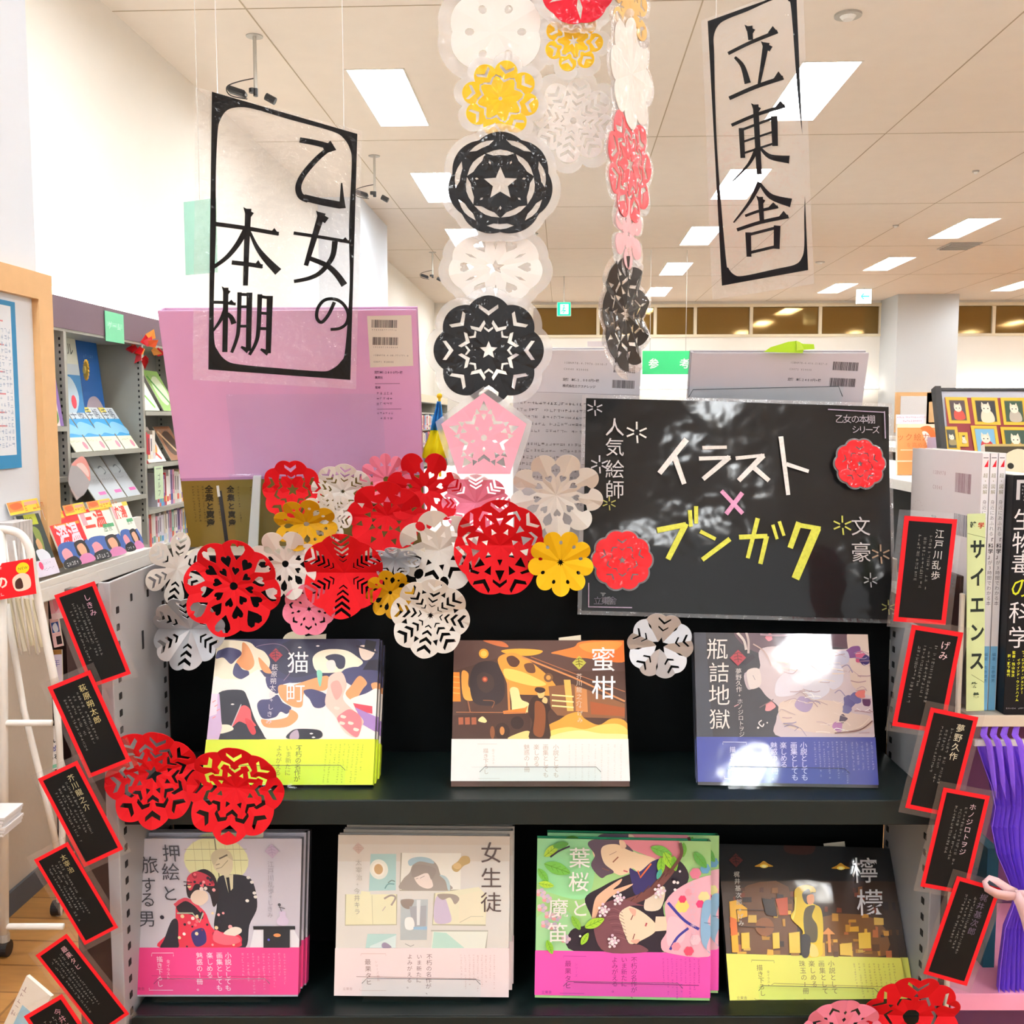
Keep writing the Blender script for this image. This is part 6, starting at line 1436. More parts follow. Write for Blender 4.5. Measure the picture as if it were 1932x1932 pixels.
# noodle cup standee
q = onside(148, 903, F_U / cos(AL) + .05)
t = thing('cup_standee', 'pink and grey cardboard cup standee leaning on the lower wall shelf', 'standee', frame_from(q, (RV * .8 + Vector((0, 0, .45))).normalized(), (Vector((0, 0, 1)) - RV * .5).normalized()))
a = Art(.24, .2, 100, 100, lay=8e-5); a.blob([(12, 30), (40, 6), (84, 16), (98, 52), (86, 84), (56, 94), (30, 84), (20, 60)], '#b9b4b6'); a.blob([(40, 6), (84, 16), (98, 52), (86, 84), (74, 56), (60, 26)], '#f2a49a'); a.blob([(56, 18), (78, 30), (90, 60), (84, 72), (70, 44)], '#fbdcd4'); a.build('face', PRINT, t, M=Matrix.Translation((-.12, -.1, .002)))
MB().prism([(-.09, .0), (-.07, -.07), (.01, -.088), (.08, -.07), (.115, 0), (.08, .07), (-.02, .088), (-.08, .05)], -.004, .0015, '#c9b8b4').build('card', FAR, t)

# ---- wall-mounted slatted magazine ledge in front of the pier --------------------------------
CT = -1.52
zt = onside(166, 1082, CT).z
t = thing('magazine_ledge', 'white magazine ledge jutting from behind the tan board', 'shelf', ROOM)
uT = CT * cos(AL)
MB().box(uT - .118, uT, 2.8, 3.86, zt - .045, zt, bev=.004).build('board', M_WHITE, t)
MB().box(uT - .118, uT - .10, 2.8, 3.86, zt, zt + .12).build('back_rail', M_WHITE, t)
MB().box(uT - .012, uT, 2.8, 3.86, zt, zt + .018).build('front_lip', M_WHITE, t)
def pmag(quad, lab, draw, name='magazine', cat='magazine', c=CT - .015, back=.06, th=.006, m=PRINT):
    tl, tr, br, bl = quad; BL = onside(*bl, c); BR = onside(*br, c); TL = onside(*tl, c - back)
    M = frame_from(BL, BR - BL, TL - BL); w = (BR - BL).length; h = (TL - BL).length
    t = thing(name, lab, cat, M); MB().box(0, w, 0, h, -th, 0).build('pages', M_PAGES, t)
    a = Art(w, h, 100, 140, lay=6e-5, z0=1e-4); draw(a); a.build('cover_print', m, t); return t
def d_dark(a):
    a.rect(0, 0, 100, 140, '#24302c'); a.rect(30, 0, 84, 24, '#b4bc2c'); a.htext('NO', 40, 12, 18, '#3c4418', step=18); a.rect(6, 8, 24, 16, '#dfe0e4'); a.rect(10, 24, 26, 30, '#b83a48'); a.blob([(50, 30), (76, 40), (70, 86), (54, 80)], '#7a8a3c')
    a.blob([(44, 62), (58, 56), (66, 72), (58, 84), (46, 80)], '#c89a6c'); a.blob([(30, 84), (50, 80), (66, 82), (84, 96), (76, 112), (40, 112)], '#dfe2ec'); a.rect(0, 104, 100, 140, '#dcd4e4'); a.disc(30, 116, 9, '#d8406a'); a.scrib(40, 112, 6, 7, '#a8a0b8', vertical=False); a.scrib(40, 126, 6, 7, '#a8a0b8', vertical=False)
def d_port(a, redtop=True, t2='深温'):
    a.rect(0, 0, 100, 140, '#20264a')
    if redtop:
        a.rect(0, 0, 100, 84, '#ee1c24'); a.disc(40, 16, 20, '#f0742a', 5); a.rect(10, 32, 96, 39, '#f29024'); a.htext(t2, 30, 60, 38, '#ffd9e6', step=38, bold=.03)
    else:
        a.rect(0, 0, 100, 84, '#f2ece0'); a.htext(t2, 24, 28, 34, '#e83a28', step=36, bold=.03); a.rect(4, 8, 18, 44, '#f5a0a8'); a.rect(60, 50, 96, 60, '#4c9c6a'); a.htext('温泉', 64, 60, 14, '#3c7c50', step=16); a.rect(70, 0, 100, 12, '#f8c84a')
    a.blob([(0, 84), (40, 78), (80, 92), (100, 84), (100, 130), (0, 130)], '#3a5ca0'); a.blob([(54, 84), (82, 82), (92, 104), (88, 120), (54, 120), (50, 100)], '#1c161a'); a.blob([(58, 94), (76, 90), (84, 104), (80, 120), (64, 122), (58, 108)], '#d8a080'); a.blob([(48, 128), (64, 118), (90, 120), (100, 140), (46, 140)], '#c878a4')
    a.blob([(4, 100), (22, 92), (34, 108), (28, 124), (8, 122)], '#e0909a'); a.blob([(0, 122), (40, 116), (50, 140), (0, 140)], '#191a20'); a.scrib(8, 132, 5, 7, '#e8e8e8', vertical=False)
pmag(((45, 975), (82, 967), (113, 1080), (72, 1091)), 'dark magazine with white-collared portrait on the white ledge, leftmost', d_dark)
pmag(((103, 972), (157, 962), (180, 1056), (126, 1073)), 'bright red-topped magazine with portrait on the white ledge', lambda a: d_port(a, True))
pmag(((158, 964), (213, 956), (238, 1043), (181, 1058)), 'white and red portrait magazine in the middle of the white ledge', lambda a: d_port(a, False, '三温'))
pmag(((219, 953), (256, 947), (272, 1032), (241, 1041)), 'white portrait magazine at the far end of the white ledge', lambda a: d_port(a, False, '旅湯'))
def d_fly(a):
    a.rect(0, 0, 100, 140, '#f6c63a'); a.rect(0, 0, 46, 110, '#f08a3c'); a.blob([(6, 30), (36, 16), (44, 70), (16, 90)], '#e0602c'); a.rect(52, 20, 96, 60, '#f8a08a'); a.scrib(54, 84, 6, 12, '#c86a2c', vertical=False)
for k, qd in enumerate((((17, 950), (75, 939), (77, 962), (20, 973)), ((82, 961), (118, 956), (121, 976), (86, 981)), ((122, 955), (160, 949), (163, 966), (125, 974)), ((166, 948), (210, 940), (212, 956), (169, 964)))):
    pmag(qd, '%s orange and yellow flyer strip above the ledge magazines' % ('leftmost', 'second', 'third', 'rightmost')[k], d_fly, 'flyer', 'flyer', c=CT - .07, back=.01, th=.002)
t = thing('paper_stack', 'upright stack of grey-edged papers left of the dark magazine', 'papers', ROOM @ Matrix.Translation((uT - .055, 2.80, zt + .002)))
for k in range(6): MB().box(-.04, .03, k * .018 + .002, k * .018 + .018, .0, .20).build('paper', mat('grey_paper', '#c9c4c2', rough=.8, noise=.15, nscale=60), t)

# brown stand beyond the pier with face-out magazines in tiers
MB_ = thing('magazine_stand', 'dark brown standing magazine rack behind the left string of cards', 'shelf', ROOM)
MB().box(-1.9, -1.36, 3.26, 3.9, 0, .90).build('body', M_MAROON, MB_)
for z in (.20, .52, .66): MB().box(-1.60, -1.43, 3.20, 3.26, z - .02, z).build('ledge', M_WHITE, MB_)
def fq(quad, Y, lab, draw, name='magazine', cat='magazine', th=.006, w=100, h=140, m=PRINT, YR=None):
    tl, tr, br, bl = quad; BL = P(*bl, Y); BR = P(*br, YR or Y); TL = P(*tl, Y + .02)
    M = frame_from(BL, BR - BL, TL - BL); W = (BR - BL).length; H = (TL - BL).length
    t = thing(name, lab, cat, M); MB().box(0, W, 0, H, -th, 0).build('pages', M_PAGES, t)
    a = Art(W, H, w, h, lay=4e-5, z0=1e-4); draw(a); a.build('cover_print', m, t); return t
def d_pink(a): a.rect(0, 0, 100, 140, '#f7b4c8'); a.rect(0, 0, 100, 44, '#f0148c'); a.rect(30, 16, 90, 30, '#d80c74'); a.blob([(30, 60), (60, 50), (80, 90), (40, 110)], '#f05a7c'); a.rect(0, 116, 100, 140, '#f8d8dc')
def d_mid(a): a.rect(0, 0, 100, 140, '#f6ccd0'); a.rect(10, 20, 90, 70, '#3a5ca4'); a.blob([(20, 40), (60, 24), (80, 60), (40, 70)], '#dfe4f2'); a.rect(40, 90, 96, 130, '#2c2428'); a.scrib(10, 80, 8, 9, '#d05070', vertical=False)
def d_lav(a): a.rect(0, 0, 100, 140, '#e4ddf0'); a.htext('こども年', 18, 50, 22, '#8080c4', step=22); a.htext('英語', 50, 90, 22, '#8c78c0', step=22); a.disc(30, 120, 12, '#f0d040'); a.rect(0, 0, 100, 18, '#a8783c')
def d_red(a): a.rect(0, 0, 100, 140, '#f4b8cc'); a.rect(0, 0, 100, 10, '#d83a4c'); a.rect(0, 70, 100, 140, '#e8202c'); a.scrib(16, 92, 7, 11, '#f8c0c0', vertical=False); a.scrib(16, 112, 7, 11, '#f8c0c0', vertical=False)
def d_jibun(a):
    a.rect(0, 0, 100, 140, '#f8f4f2')
    for i, (tx, c, x) in enumerate((('自分を', '#d42a3a', 22), ('変えれ', '#1c1c22', 22), ('未来が', '#243c98', 22), ('変わる', '#1c1c22', 22))): a.htext(tx, x, 20 + i * 27, 26, c, step=27, bold=.03)
    a.rect(10, 124, 90, 136, '#6ac4a0')
fq(((82, 1106), (116, 1096), (119, 1166), (98, 1170)), 3.19, 'magenta-topped magazine on the brown rack under the ledge', d_pink)
fq(((94, 1168), (119, 1164), (119, 1218), (102, 1222)), 3.185, 'pink and blue magazine on the brown rack', d_mid)
fq(((42, 1230), (118, 1222), (118, 1296), (50, 1300)), 3.19, 'lavender magazine with blue lettering on the brown rack', d_lav)
fq(((50, 1300), (84, 1294), (86, 1372), (60, 1380)), 3.185, 'pink and red magazine low on the brown rack', d_red)
fq(((66, 1380), (112, 1374), (122, 1446), (82, 1458)), 3.18, 'white magazine with bold black, red and blue slogan beside the wire cart', d_jibun)

# ---- white wire cart with a red banner -----------------------------------------------------------
YC = 2.66
cy0 = P(8, 1765, YC)
t = thing('wire_cart', 'white wire display cart on casters at the left edge', 'cart', at((cy0.x, YC, 0)))
T0 = Vector((cy0.x, YC, 0))
def tube_px(name, pts, r, Ys=None, m=M_WIRE, k=4):
    pp = [P(x, y, YC if Ys is None else Ys - .06) - T0 for x, y in pts]
    MB().tube(pp, r, n=8).build(name, m, t, smooth=True)
arch = [(-70, 1120), (-62, 1040), (-35, 1004), (5, 999), (38, 1008), (56, 1036), (63, 1080), (82, 1180), (104, 1290)]
tube_px('arched_frame', smoothpts(arch, 5, False), .011)
tube_px('leg', [(104, 1290), (112, 1400), (118, 1560), (110, 1762)], .010, 2.95)
tube_px('leg', [(2, 1000), (6, 1300), (8, 1762)], .0125)
tube_px('brace', [(12, 1140), (45, 1340), (85, 1500), (108, 1600)], .009, 2.8)
tube_px('brace', [(-60, 1140), (-30, 1340), (0, 1480)], .009, 2.8)
for y in (1364, 1748): tube_px('cross_rail', [(-80, y), (8, y), (98 if y == 1364 else 120, y)], .009)
for x in (10, 26, 42): tube_px('basket_wire', [(x, 1020), (x + 30, 1235)], .003, 2.78)
for (x, YY) in ((8, YC), (110, 2.89)):
    b = P(x, 1762, YY) - T0
    MB().tube([(b.x, b.y, b.z), (b.x, b.y, b.z - .02)], .014, n=12).build('caster_stem', M_METAL, t)
    MB().tube([(b.x - .012, b.y, .022), (b.x + .012, b.y, .022)], .022, n=18).build('caster', M_BLACK, t)
def d_ban(a):
    a.rect(0, 0, 100, 60, '#e8141c')
    for x, y, n, s in ((6, 8, 9, 5), (6, 15, 8, 5), (6, 52, 9, 5)): a.scrib(x, y, n, s, '#ffe0dc', vertical=False)
    a.htext('学びの', 14, 32, 19, '#fbe6d4', step=19, bold=.03); a.disc(84, 14, 9.5, '#f6d21c'); a.htext('NEW', 79.5, 14, 5.5, '#5c4a10', step=4.6); a.blob([(68, 30), (80, 22), (92, 28), (92, 48), (72, 50)], '#f0d8c0'); a.blob([(72, 34), (80, 30), (82, 46), (72, 46)], '#4c2c24')
fq(((-70, 1075), (60, 1062), (69, 1120), (-62, 1142)), YC - .03, 'red banner card with a yellow spot fixed to the wire cart', d_ban, 'banner', 'sign', .002, 100, 60)
R = random.Random(4)
for k in range(7):
    x = 16 + k * 8.5; A_ = P(x, 1125 + k, 2.76); B_ = P(x + 22, 1225 + R.uniform(-8, 8), 2.76)
    o = MB().tube([(0, 0, 0), B_ - A_], .006, R.choice(('#efe6cc', '#f2ead8', '#e6dcc0')), n=6).build('rolled_paper', FAR); o.matrix_world = at(A_); tag(o, 'cream rolled paper in the wire cart, %s from the left' % nth(k + 1), 'paper roll', 'paper rolls in the wire cart')
# stack of paper at left edge, and open books at the very bottom left
t = thing('paper_stack', 'short stack of white paper on the cart at the left edge', 'papers', at(P(-20, 1565, 2.5)))
for k in range(6): MB().box(-.06, .058 + .003 * (k % 3), -.05, .05, k * .0085, k * .0085 + .0075, bev=.001).build('sheet', mat('white_paper_stack', '#e8e6e6', rough=.8), t)
fq(((22, 1925), (66, 1858), (96, 1880), (44, 1990)), 1.9, 'white and pale blue pamphlet lying at bottom left', lambda a: (a.rect(0, 0, 100, 140, '#f6efe2'), a.rect(0, 40, 60, 140, '#a8d4e8'), a.rect(0, 0, 10, 140, '#7a1c2c'), a.scrib(30, 20, 6, 9, '#c0a8a0', vertical=False)), 'pamphlet', 'pamphlet', .008)
# ================================================================ BIG BOOKS ON TOP, SEEN FROM BEHIND
TOPZ = ztop - .004
def back_book(label, quad, YT, YB_, spine_c, draw, T=.014, name='large_book', slip=None, stand=True):
    tl, tr, br, bl = quad
    BL = P(*bl, YB_); BR = P(*br, YB_); TL = P(*tl, YT)
    M = frame_from(BL, BR - BL, TL - BL); W = (BR - BL).length; H = (TL - BL).length
    t = thing(name, label, 'book', M, None)
    j = MB(); j.box(0, W, 0, H, -.003, 0, spine_c); j.box(0, W, 0, H, -T, -T + .003, spine_c); j.box(0, .003, 0, H, -T, 0, spine_c); j.build('cover', PRINT, t)
    MB().box(.003, W - .003, .004, H - .004, -T + .003, -.003).build('page_block', M_PAGES, t)
    a = Tr(W, H, quad, z0=1e-4); draw(a); a.build('back_cover_print', GLOSSY, t)
    return t, M, W, H
def d_lilac(a):
    a.fill('#dfa6d2'); a.poly([(200, 905), (900, 890), (900, 1080), (300, 1080)], '#7c6528')
    a.poly([(340, 902), (797, 888), (797, 893), (340, 907)], '#b884b4')
    a.poly([(682, 590), (766, 587), (772, 684), (690, 688)], '#e4dccf')
    a.barcode(691, 597, 739, 612); a.barcode(694, 630, 742, 645)
    a.htext('9784087717716', 693, 616, 4, '#6a6260', step=3.7); a.htext('1920071028000', 696, 649, 4, '#6a6260', step=3.7)
    a.htext('ISBN978-4-08-771771-6', 697, 664.5, 4.4, '#6a6260', step=3.2); a.htext('C0071 ¥2800E', 698, 677, 4.4, '#6a6260', step=3.2)
    K = '#5a3a5c'
    a.htext('定価本体2800円+税', 701, 697, 5.6, K, step=4.8, bold=.02); a.htext('集英社', 702, 707, 5.4, K, step=5, bold=.02)
    a.line([(700, 719), (747, 718)], .8, K); a.line([(705, 767.5), (751, 766.5)], .8, K)
    a.htext('監修', 703, 726, 5.2, K, step=5, bold=.02)
    for y in (737, 747, 757): a.scrib(706, y, 5, 5.4, K, vertical=False)
    a.scrib(707, 775, 6, 4.6, K, vertical=False); a.scrib(707, 785, 5, 5.6, K, vertical=False)
    for i, (tx, x, s) in enumerate((('全集と真意', 392, 15.5), ('全集と真意', 432, 14), ('全集と真意', 640, 12), ('全集と真意', 700, 12))): a.vtext(tx, x, 922, s, '#1c1608', step=16, bold=.035, dx=1.1)
    for x in (362, 371, 380, 408, 446, 470, 620, 660, 720, 745): a.scrib(x, 918, 13, 4.6, '#3c3012', slant=.55)
    a.line([(412, 925), (428, 1030)], 7, '#1c1c22'); a.line([(408, 915), (411, 936)], 5, '#d8d8d4')
t, M, W, H = back_book('large lilac book seen from the back with two barcodes and brown band', ((291, 587), (775, 577), (803, 1030), (358, 1032)), 1.175, 1.262, '#cfa0c8', d_lilac, T=.02)
# clear stand that holds it (between the book and us)
e = thing('book_stand', 'large clear acrylic stand in front of the lilac book back', 'stand', M)
def ap(px, py, z=.01):
    q = M.inverted() @ P(px, py, 1.25); d = M.inverted().to_3x3() @ ray(px, py); return q + d * ((z - q.z) / d.z)
q0, q1 = ap(447, 1030), ap(800, 893)
MB().box(q0.x, q1.x, .0, q1.y, .008, .011, bev=.001).build('back_plate', ACRYL, e)
q0, q1 = ap(442, 900), ap(720, 745)
MB().box(q0.x, q1.x, q0.y, q1.y, .004, .007, bev=.001).build('support_tongue', ACRYL, e)
MB().box(.06, W - .03, -.004, -.001, -.03, .03).build('base', ACRYL, e)
q0, q1 = ap(478, 1034), ap(486, 896)  # white strip added as a painted reflection on the acrylic bend
MB().add([(q0.x - .006, .001, .0115), (q0.x + .006, .001, .0115), (q1.x + .005, q1.y, .0115), (q1.x - .004, q1.y, .0115), (q0.x - .006, .001, .016), (q0.x + .006, .001, .016), (q1.x + .005, q1.y, .016), (q1.x - .004, q1.y, .016)], [(0, 3, 2, 1), (4, 5, 6, 7), (0, 1, 5, 4), (1, 2, 6, 5), (2, 3, 7, 6), (3, 0, 4, 7)]).build('painted_glint', mat('painted_acrylic_glint', '#f2f8fa', rough=.25, spec=.6, noise=.02, backlit=.4), e)
def d_g2(a):
    a.fill('#d6d5da'); a.poly([(940, 640), (1210, 640), (1210, 737), (940, 740)], '#e0e0e8'); a.line([(960, 738), (1200, 736)], 1, '#aaa4ac')
    G = '#6e6c74'
    a.htext('ISBN978-4-7976-2010-7', 1052, 679.5, 5.4, G, step=3.9); a.htext('C0040 ¥2000E', 1052, 691.5, 5.2, G, step=3.9); a.htext('定価 本体2,000円+税', 1052, 711.5, 6, '#55525c', step=5.2, bold=.02); a.htext('株式会社エクスナレッジ', 1052, 723.5, 6, '#55525c', step=5.6, bold=.02)
    a.barcode(1143, 708.5, 1185, 724); a.barcode(1144, 680, 1186, 694)
    rows = ((758, .5), (771, .5), (784, .4), (797, .6), (810, .6), (835, .9), (847, .8), (860, .8), (872, .8), (884, .6), (897, .6), (910, .6), (935, .6), (948, .6))
    for y, d in rows:
        x = 968
        while x < 1096: a.scrib(x, y, 1, 6.4, '#4c4a50' if d > .7 else '#68666c'); x += 6.9
t2, M2_, W2, H2 = back_book('grey-backed book with paragraphs of small text behind the pink pentagon', ((956, 661), (1197, 649), (1193, 1032), (968, 1032)), 1.19, 1.262, '#c4c3c8', d_g2)
def d_g3(a):
    a.fill('#d0cad2'); G = '#77747c'
    a.htext('ISBN978-4-416-51827-0', 1449, 678.5, 5.4, G, step=3.5); a.htext('C0072 ¥2400E', 1449, 691.5, 5.2, G, step=3.7); a.htext('定価 本体2400円+税', 1449, 711.5, 6.2, '#4c4a54', step=5.4, bold=.02)
    a.barcode(1532, 673, 1583, 690); a.barcode(1529, 705.5, 1581, 722)
t3, M3, W3, H3 = back_book('grey-lilac backed book with barcodes and a green note above the black sign', ((1257, 669), (1602, 653), (1590, 1032), (1280, 1032)), 1.19, 1.262, '#aaa4ac', d_g3)
e = thing('book_stand', 'clear acrylic stand holding the grey-lilac book', 'stand', M3)
def ap3(px, py, z=.006):
    q = M3.inverted() @ P(px, py, 1.25); d = M3.inverted().to_3x3() @ ray(px, py); return q + d * ((z - q.z) / d.z)
q1 = ap3(1592, 729); q0 = ap3(1298, 735)
MB().box(q0.x, q1.x, .0, q1.y, .005, .007, bev=.001).build('back_plate', ACRYL, e)
MB().tube([(q0.x, q0.y - .012, .006), (q0.x + .006, q0.y, .006), (q1.x - .006, q1.y, .006), (q1.x, q1.y - .012, .006)], .0005, n=5).build('plate_edge', mat('acrylic_edge'), e)
g = Tr(.06, .02, ((1440, 640), (1536, 640), (1536, 666), (1440, 666)))
q = P(1441, 664, 1.185); M = frame_from(q, Vector((1, 0, -.03)), Vector((0, 0, 1)))
m_ = MB(); s = 1.185 / F
m_.prism([(0, 0), (12 * s, 9 * s), (30 * s, 15 * s), (44 * s, 20 * s), (58 * s, 22 * s), (72 * s, 17 * s), (92 * s, 17 * s), (94 * s, 8 * s), (74 * s, 6 * s), (72 * s, 0)], 0, .0015, '#b4e02c')
m_.prism([(58 * s, 22 * s), (66 * s, 20 * s), (74 * s, 6 * s), (60 * s, 4 * s)], .0015, .003, '#c8ec50')
o = m_.build('order_note', PRINT); o.matrix_world = M; tag(o, 'lime green folded note sticking out above the grey-lilac book', 'note')
q = P(1108, 654, 1.19); o = MB().box(0, .026, -.001, 0, 0, .006, '#eceaf0').build('order_note', PRINT); o.matrix_world = at(q); tag(o, 'white paper slip sticking out above the text-covered grey book', 'note')
# little blue and yellow paper flag on a stick
q = P(826, 868, 1.24); s = 1.24 / F
t = thing('small_flag', 'small blue and yellow flag drooping on a ball-topped stick', 'flag', at(q))
MB().tube([(4 * s, 0, -.02), (4 * s, 0, 118 * s)], .0016, '#e8c020', n=8).build('stick', FAR, t)
m_ = MB(); bm_ = bmesh.new(); bmesh.ops.create_icosphere(bm_, subdivisions=2, radius=5.5 * s)
m_.add([v.co + Vector((4 * s, 0, 120 * s)) for v in bm_.verts], [[v.index for v in f_.verts] for f_ in bm_.faces], '#f2cc18'); bm_.free(); m_.build('ball', FAR, t, smooth=True)
def drape(name, rows, col):
    mb = MB(); n = 8
    vs = []
    for (xl, xr, z) in rows:
        for i in range(n + 1): vs.append(((xl + (xr - xl) * i / n) * s, -.004 - .004 * sin(i * 1.7 + z * .02), z * s))
    fs = [(j * (n + 1) + i, j * (n + 1) + i + 1, (j + 1) * (n + 1) + i + 1, (j + 1) * (n + 1) + i) for j in range(len(rows) - 1) for i in range(n)]
    mb.add(vs, fs, col); o = mb.build(name, FAR, t, smooth=True); o.modifiers.new('s', 'SOLIDIFY').thickness = .0006
drape('blue_half', [(-12, 14, 56), (-8, 11, 76), (-2, 9, 96), (1, 7, 110)], '#2f8fe0')
drape('yellow_half', [(-30, 20, 4), (-24, 19, 26), (-17, 17, 42), (-12, 14, 56)], '#f6e60a')

# ================================================================ RIGHT-HAND SHELF
SX = .452
shz = P(1880, 1341, 1.0).z
t = thing('side_shelf', 'cream right-hand shelf carrying science books above purple cloth', 'shelf', at((.7, 1.1, 0)))
T0 = Vector((.7, 1.1, 0))
def sh(name, x0, x1, y0, y1, z0, z1, m): MB().box(x0 - .7, x1 - .7, y0 - 1.1, y1 - 1.1, z0, z1).build(name, m, t, bevel=.001)
M_CREAM = mat('cream_shelf_board', '#cfc3b0', rough=.5)
sh('shelf_board', SX - .004, 1.1, .985, 1.186, shz - .012, shz, M_CREAM)
sh('lower_board', .445, 1.1, .99, 1.186, P(1850, 1893, 1.0).z - .002, P(1850, 1870, 1.0).z + .003, mat('pink_covered_board', '#f2a0c0', rough=.5))
sh('back_panel', .532, 1.1, 1.188, 1.198, .05, shz - .01, mat('mauve_back_panel', '#6a3a62', rough=.7))
sh('hook_rail', .46, 1.1, .995, 1.0, shz - .035, shz - .028, M_WIRE)
TH = .0079
def d_sci(a):
    pass
for k in range(3):
    x0 = .4585 + k * TH
    Mb = at((x0, 1.0, shz + .0005))
    b = thing('science_book', '%s of the white science books with blue-footed spines' % ('leftmost', 'middle', 'rightmost')[k], 'book', Mb, 'white blue-footed science books')
    hh = .256
    c = MB(); c.box(0, .0006, 0, .175, 0, hh, '#ebe4e2'); c.box(TH - .0012, TH - .0006, 0, .175, 0, hh, '#e9e6e2'); c.box(0, TH - .0006, 0, .0006, 0, hh, '#eeeef2')
    c.build('cover', PRINT, b); MB().box(.0006, TH - .0013, .001, .172, .002, hh - .002).build('page_block', M_PAGES, b)
    W_ = TH - .0006
    a = Art(W_, hh, 15, 490, lay=1e-5, z0=1e-5); a.rect(0, 0, 15, 490, '#eff0f4'); a.rect(0, 366, 15, 490, '#7cc0ea'); a.rect(14, 0, 15, 490, '#c9ccd8')
    a.poly([(4, 26), (12, 12), (12, 26)], '#d8182c'); a.rect(2, 8, 12, 9.5, '#6c6c74'); a.vtext('超・図解', 7.5, 42, 9.5, '#8c8c6c', step=11); a.vtext('身近にあふれる', 7.5, 92, 9.5, '#8c8c94', step=10.6)
    a.vtext('「科学」', 7.5, 164, 10.5, '#2c2c34', step=11, bold=.02); a.vtext('が3時間でわかる本', 7.5, 206, 9.5, '#6c6c78', step=10.4); a.vtext('編著 左巻健男', 7.5, 382, 8, '#3c6ca8', step=9)
    a.build('spine_print', PRINT, b, M=Matrix.Rotation(pi / 2, 4, 'X') @ Matrix.Translation((0, 0, 0)))
    if k == 0:
        a = Art(.175, hh, 175, 256, lay=2e-5, z0=1e-5); a.rect(0, 0, 175, 256, '#ece4e3')
        a.barcode(116, 22, 152, 42, '#8a5a62'); a.barcode(116, 64, 152, 86, '#6a6a74'); a.htext('ISBN978', 60, 24, 6, '#c0a0a0', step=5); a.htext('C0040', 62, 40, 6, '#c0a0a0', step=5); a.htext('定価', 62, 74, 7, '#909090', step=7); a.htext('ASUKA', 68, 88, 5, '#909090', step=5)
        for i in range(22): g_ = 2 * pi * i / 22; a.disc(22 + 18 * cos(g_), 80 + 22 * sin(g_), .6, '#d0b8b8', n=5)
        a.rect(18, 116, 120, 128, '#e8c4c4'); a.htext('身近な科学', 24, 122, 10, '#cf8a90', step=12)
        a.build('back_cover_print', PRINT, b, M=Matrix.Translation((0, .175, 0)) @ Matrix.Rotation(-pi / 2, 4, 'Z') @ Matrix.Rotation(pi / 2, 4, 'X'))
bx = .4585 + 4 * TH + .0
zb = (P(1905, 898, .985).z - shz)
b = thing('science_book', 'thick black book with large white and yellow spine characters at the right edge', 'book', at((.4815 - .0005, .985, shz + .0005)))
# keep clear of the white ones: it starts where they end
b.location.x = .4585 + 3 * TH + .0004
bw = .030
MB().box(0, bw, 0, .15, 0, zb, '#101014').build('cover', PRINT, b, bevel=.0008); MB().box(.002, bw - .002, .002, .149, zb, zb + .0004).build('page_block', M_PAGES, b)
a = Art(bw, zb, 60, 440, lay=1.5e-5, z0=1e-5); a.rect(0, 0, 60, 440, '#0d0d12'); a.rect(6, 8, 52, 14, '#c9c9cc'); a.rect(6, 8, 13, 44, '#c9c9cc'); a.rect(24, 8, 52, 14, '#c9c9cc'); a.rect(45, 8, 52, 44, '#c9c9cc')
for i in range(4): a.scrib(18, 20 + i * 6, 4, 4.6, '#b8b8bc', vertical=False)
a.ch('3', 22, 41, 12, '#d8d8da')
for c_, y, col in (('生', 80, '#e8e8ea'), ('物', 122, '#e8e8ea'), ('毒', 162, '#e8e8ea'), ('の', 204, '#d8e02c'), ('科', 250, '#e8e8ea'), ('学', 296, '#e8e8ea')): a.ch(c_, 24, y, 46, col)
a.z += a.lay; a.vtext('著・ロナルド・ジェンナー', 34, 324, 6.4, '#e4e83a', step=7.2, bold=.02); a.vtext('イヴィンド・ウンドハイム', 25, 338, 6.4, '#e4e83a', step=7.2, bold=.02); a.vtext('監修・船山信次', 15, 324, 6.4, '#e4e83a', step=7.6, bold=.02); a.vtext('訳・瀧下哉代', 6, 330, 6.4, '#e4e83a', step=7.6, bold=.02); a.scrib(6, 428, 12, 3.4, '#b0b0b4', vertical=False)
a.build('spine_print', PRINT, b, M=Matrix.Rotation(pi / 2, 4, 'X'))
# light green index plate
qd = [(1821, 970), (1856, 971), (1853, 1341), (1823, 1342)]
BLp = P(*qd[3], .982); BRp = P(*qd[2], .982); TLp = P(*qd[0], .982)
M = frame_from(BLp, BRp - BLp, TLp - BLp); W = (BRp - BLp).length; H = (TLp - BLp).length
t = thing('index_plate', 'light green index plate with vertical katakana left of the white spines', 'sign', M)
MB().box(0, W * 1.12, 0, H, -.0008, 0).build('plate', mat('light_green_plate', '#cfe0a4', rough=.5, coat=.3), t)
a = Art(W * 1.12, H, 37, 372, lay=2e-5, z0=1e-4); a.htext('雑', 12, 20, 13, '#3c4c38', bold=.03); a.htext('学', 28, 22, 13, '#b83a2c', bold=.03); a.line([(0, 36), (37, 45)], .8, '#7c8c5c')
for c_, y in (('サ', 66), ('イ', 118), ('エ', 170), ('ン', 222), ('ス', 276)): a.ch(c_, 21, y, 31, '#26302a', bold=.03, sy=1.35)
a.z += a.lay; a.line([(10, 302), (37, 318)], .9, '#7c8c5c'); a.ch('教', 16, 322, 12, '#3c4c38', bold=.03); a.ch('養', 20, 342, 13, '#3c4c38', bold=.03)
a.build('print', PRINT, t)
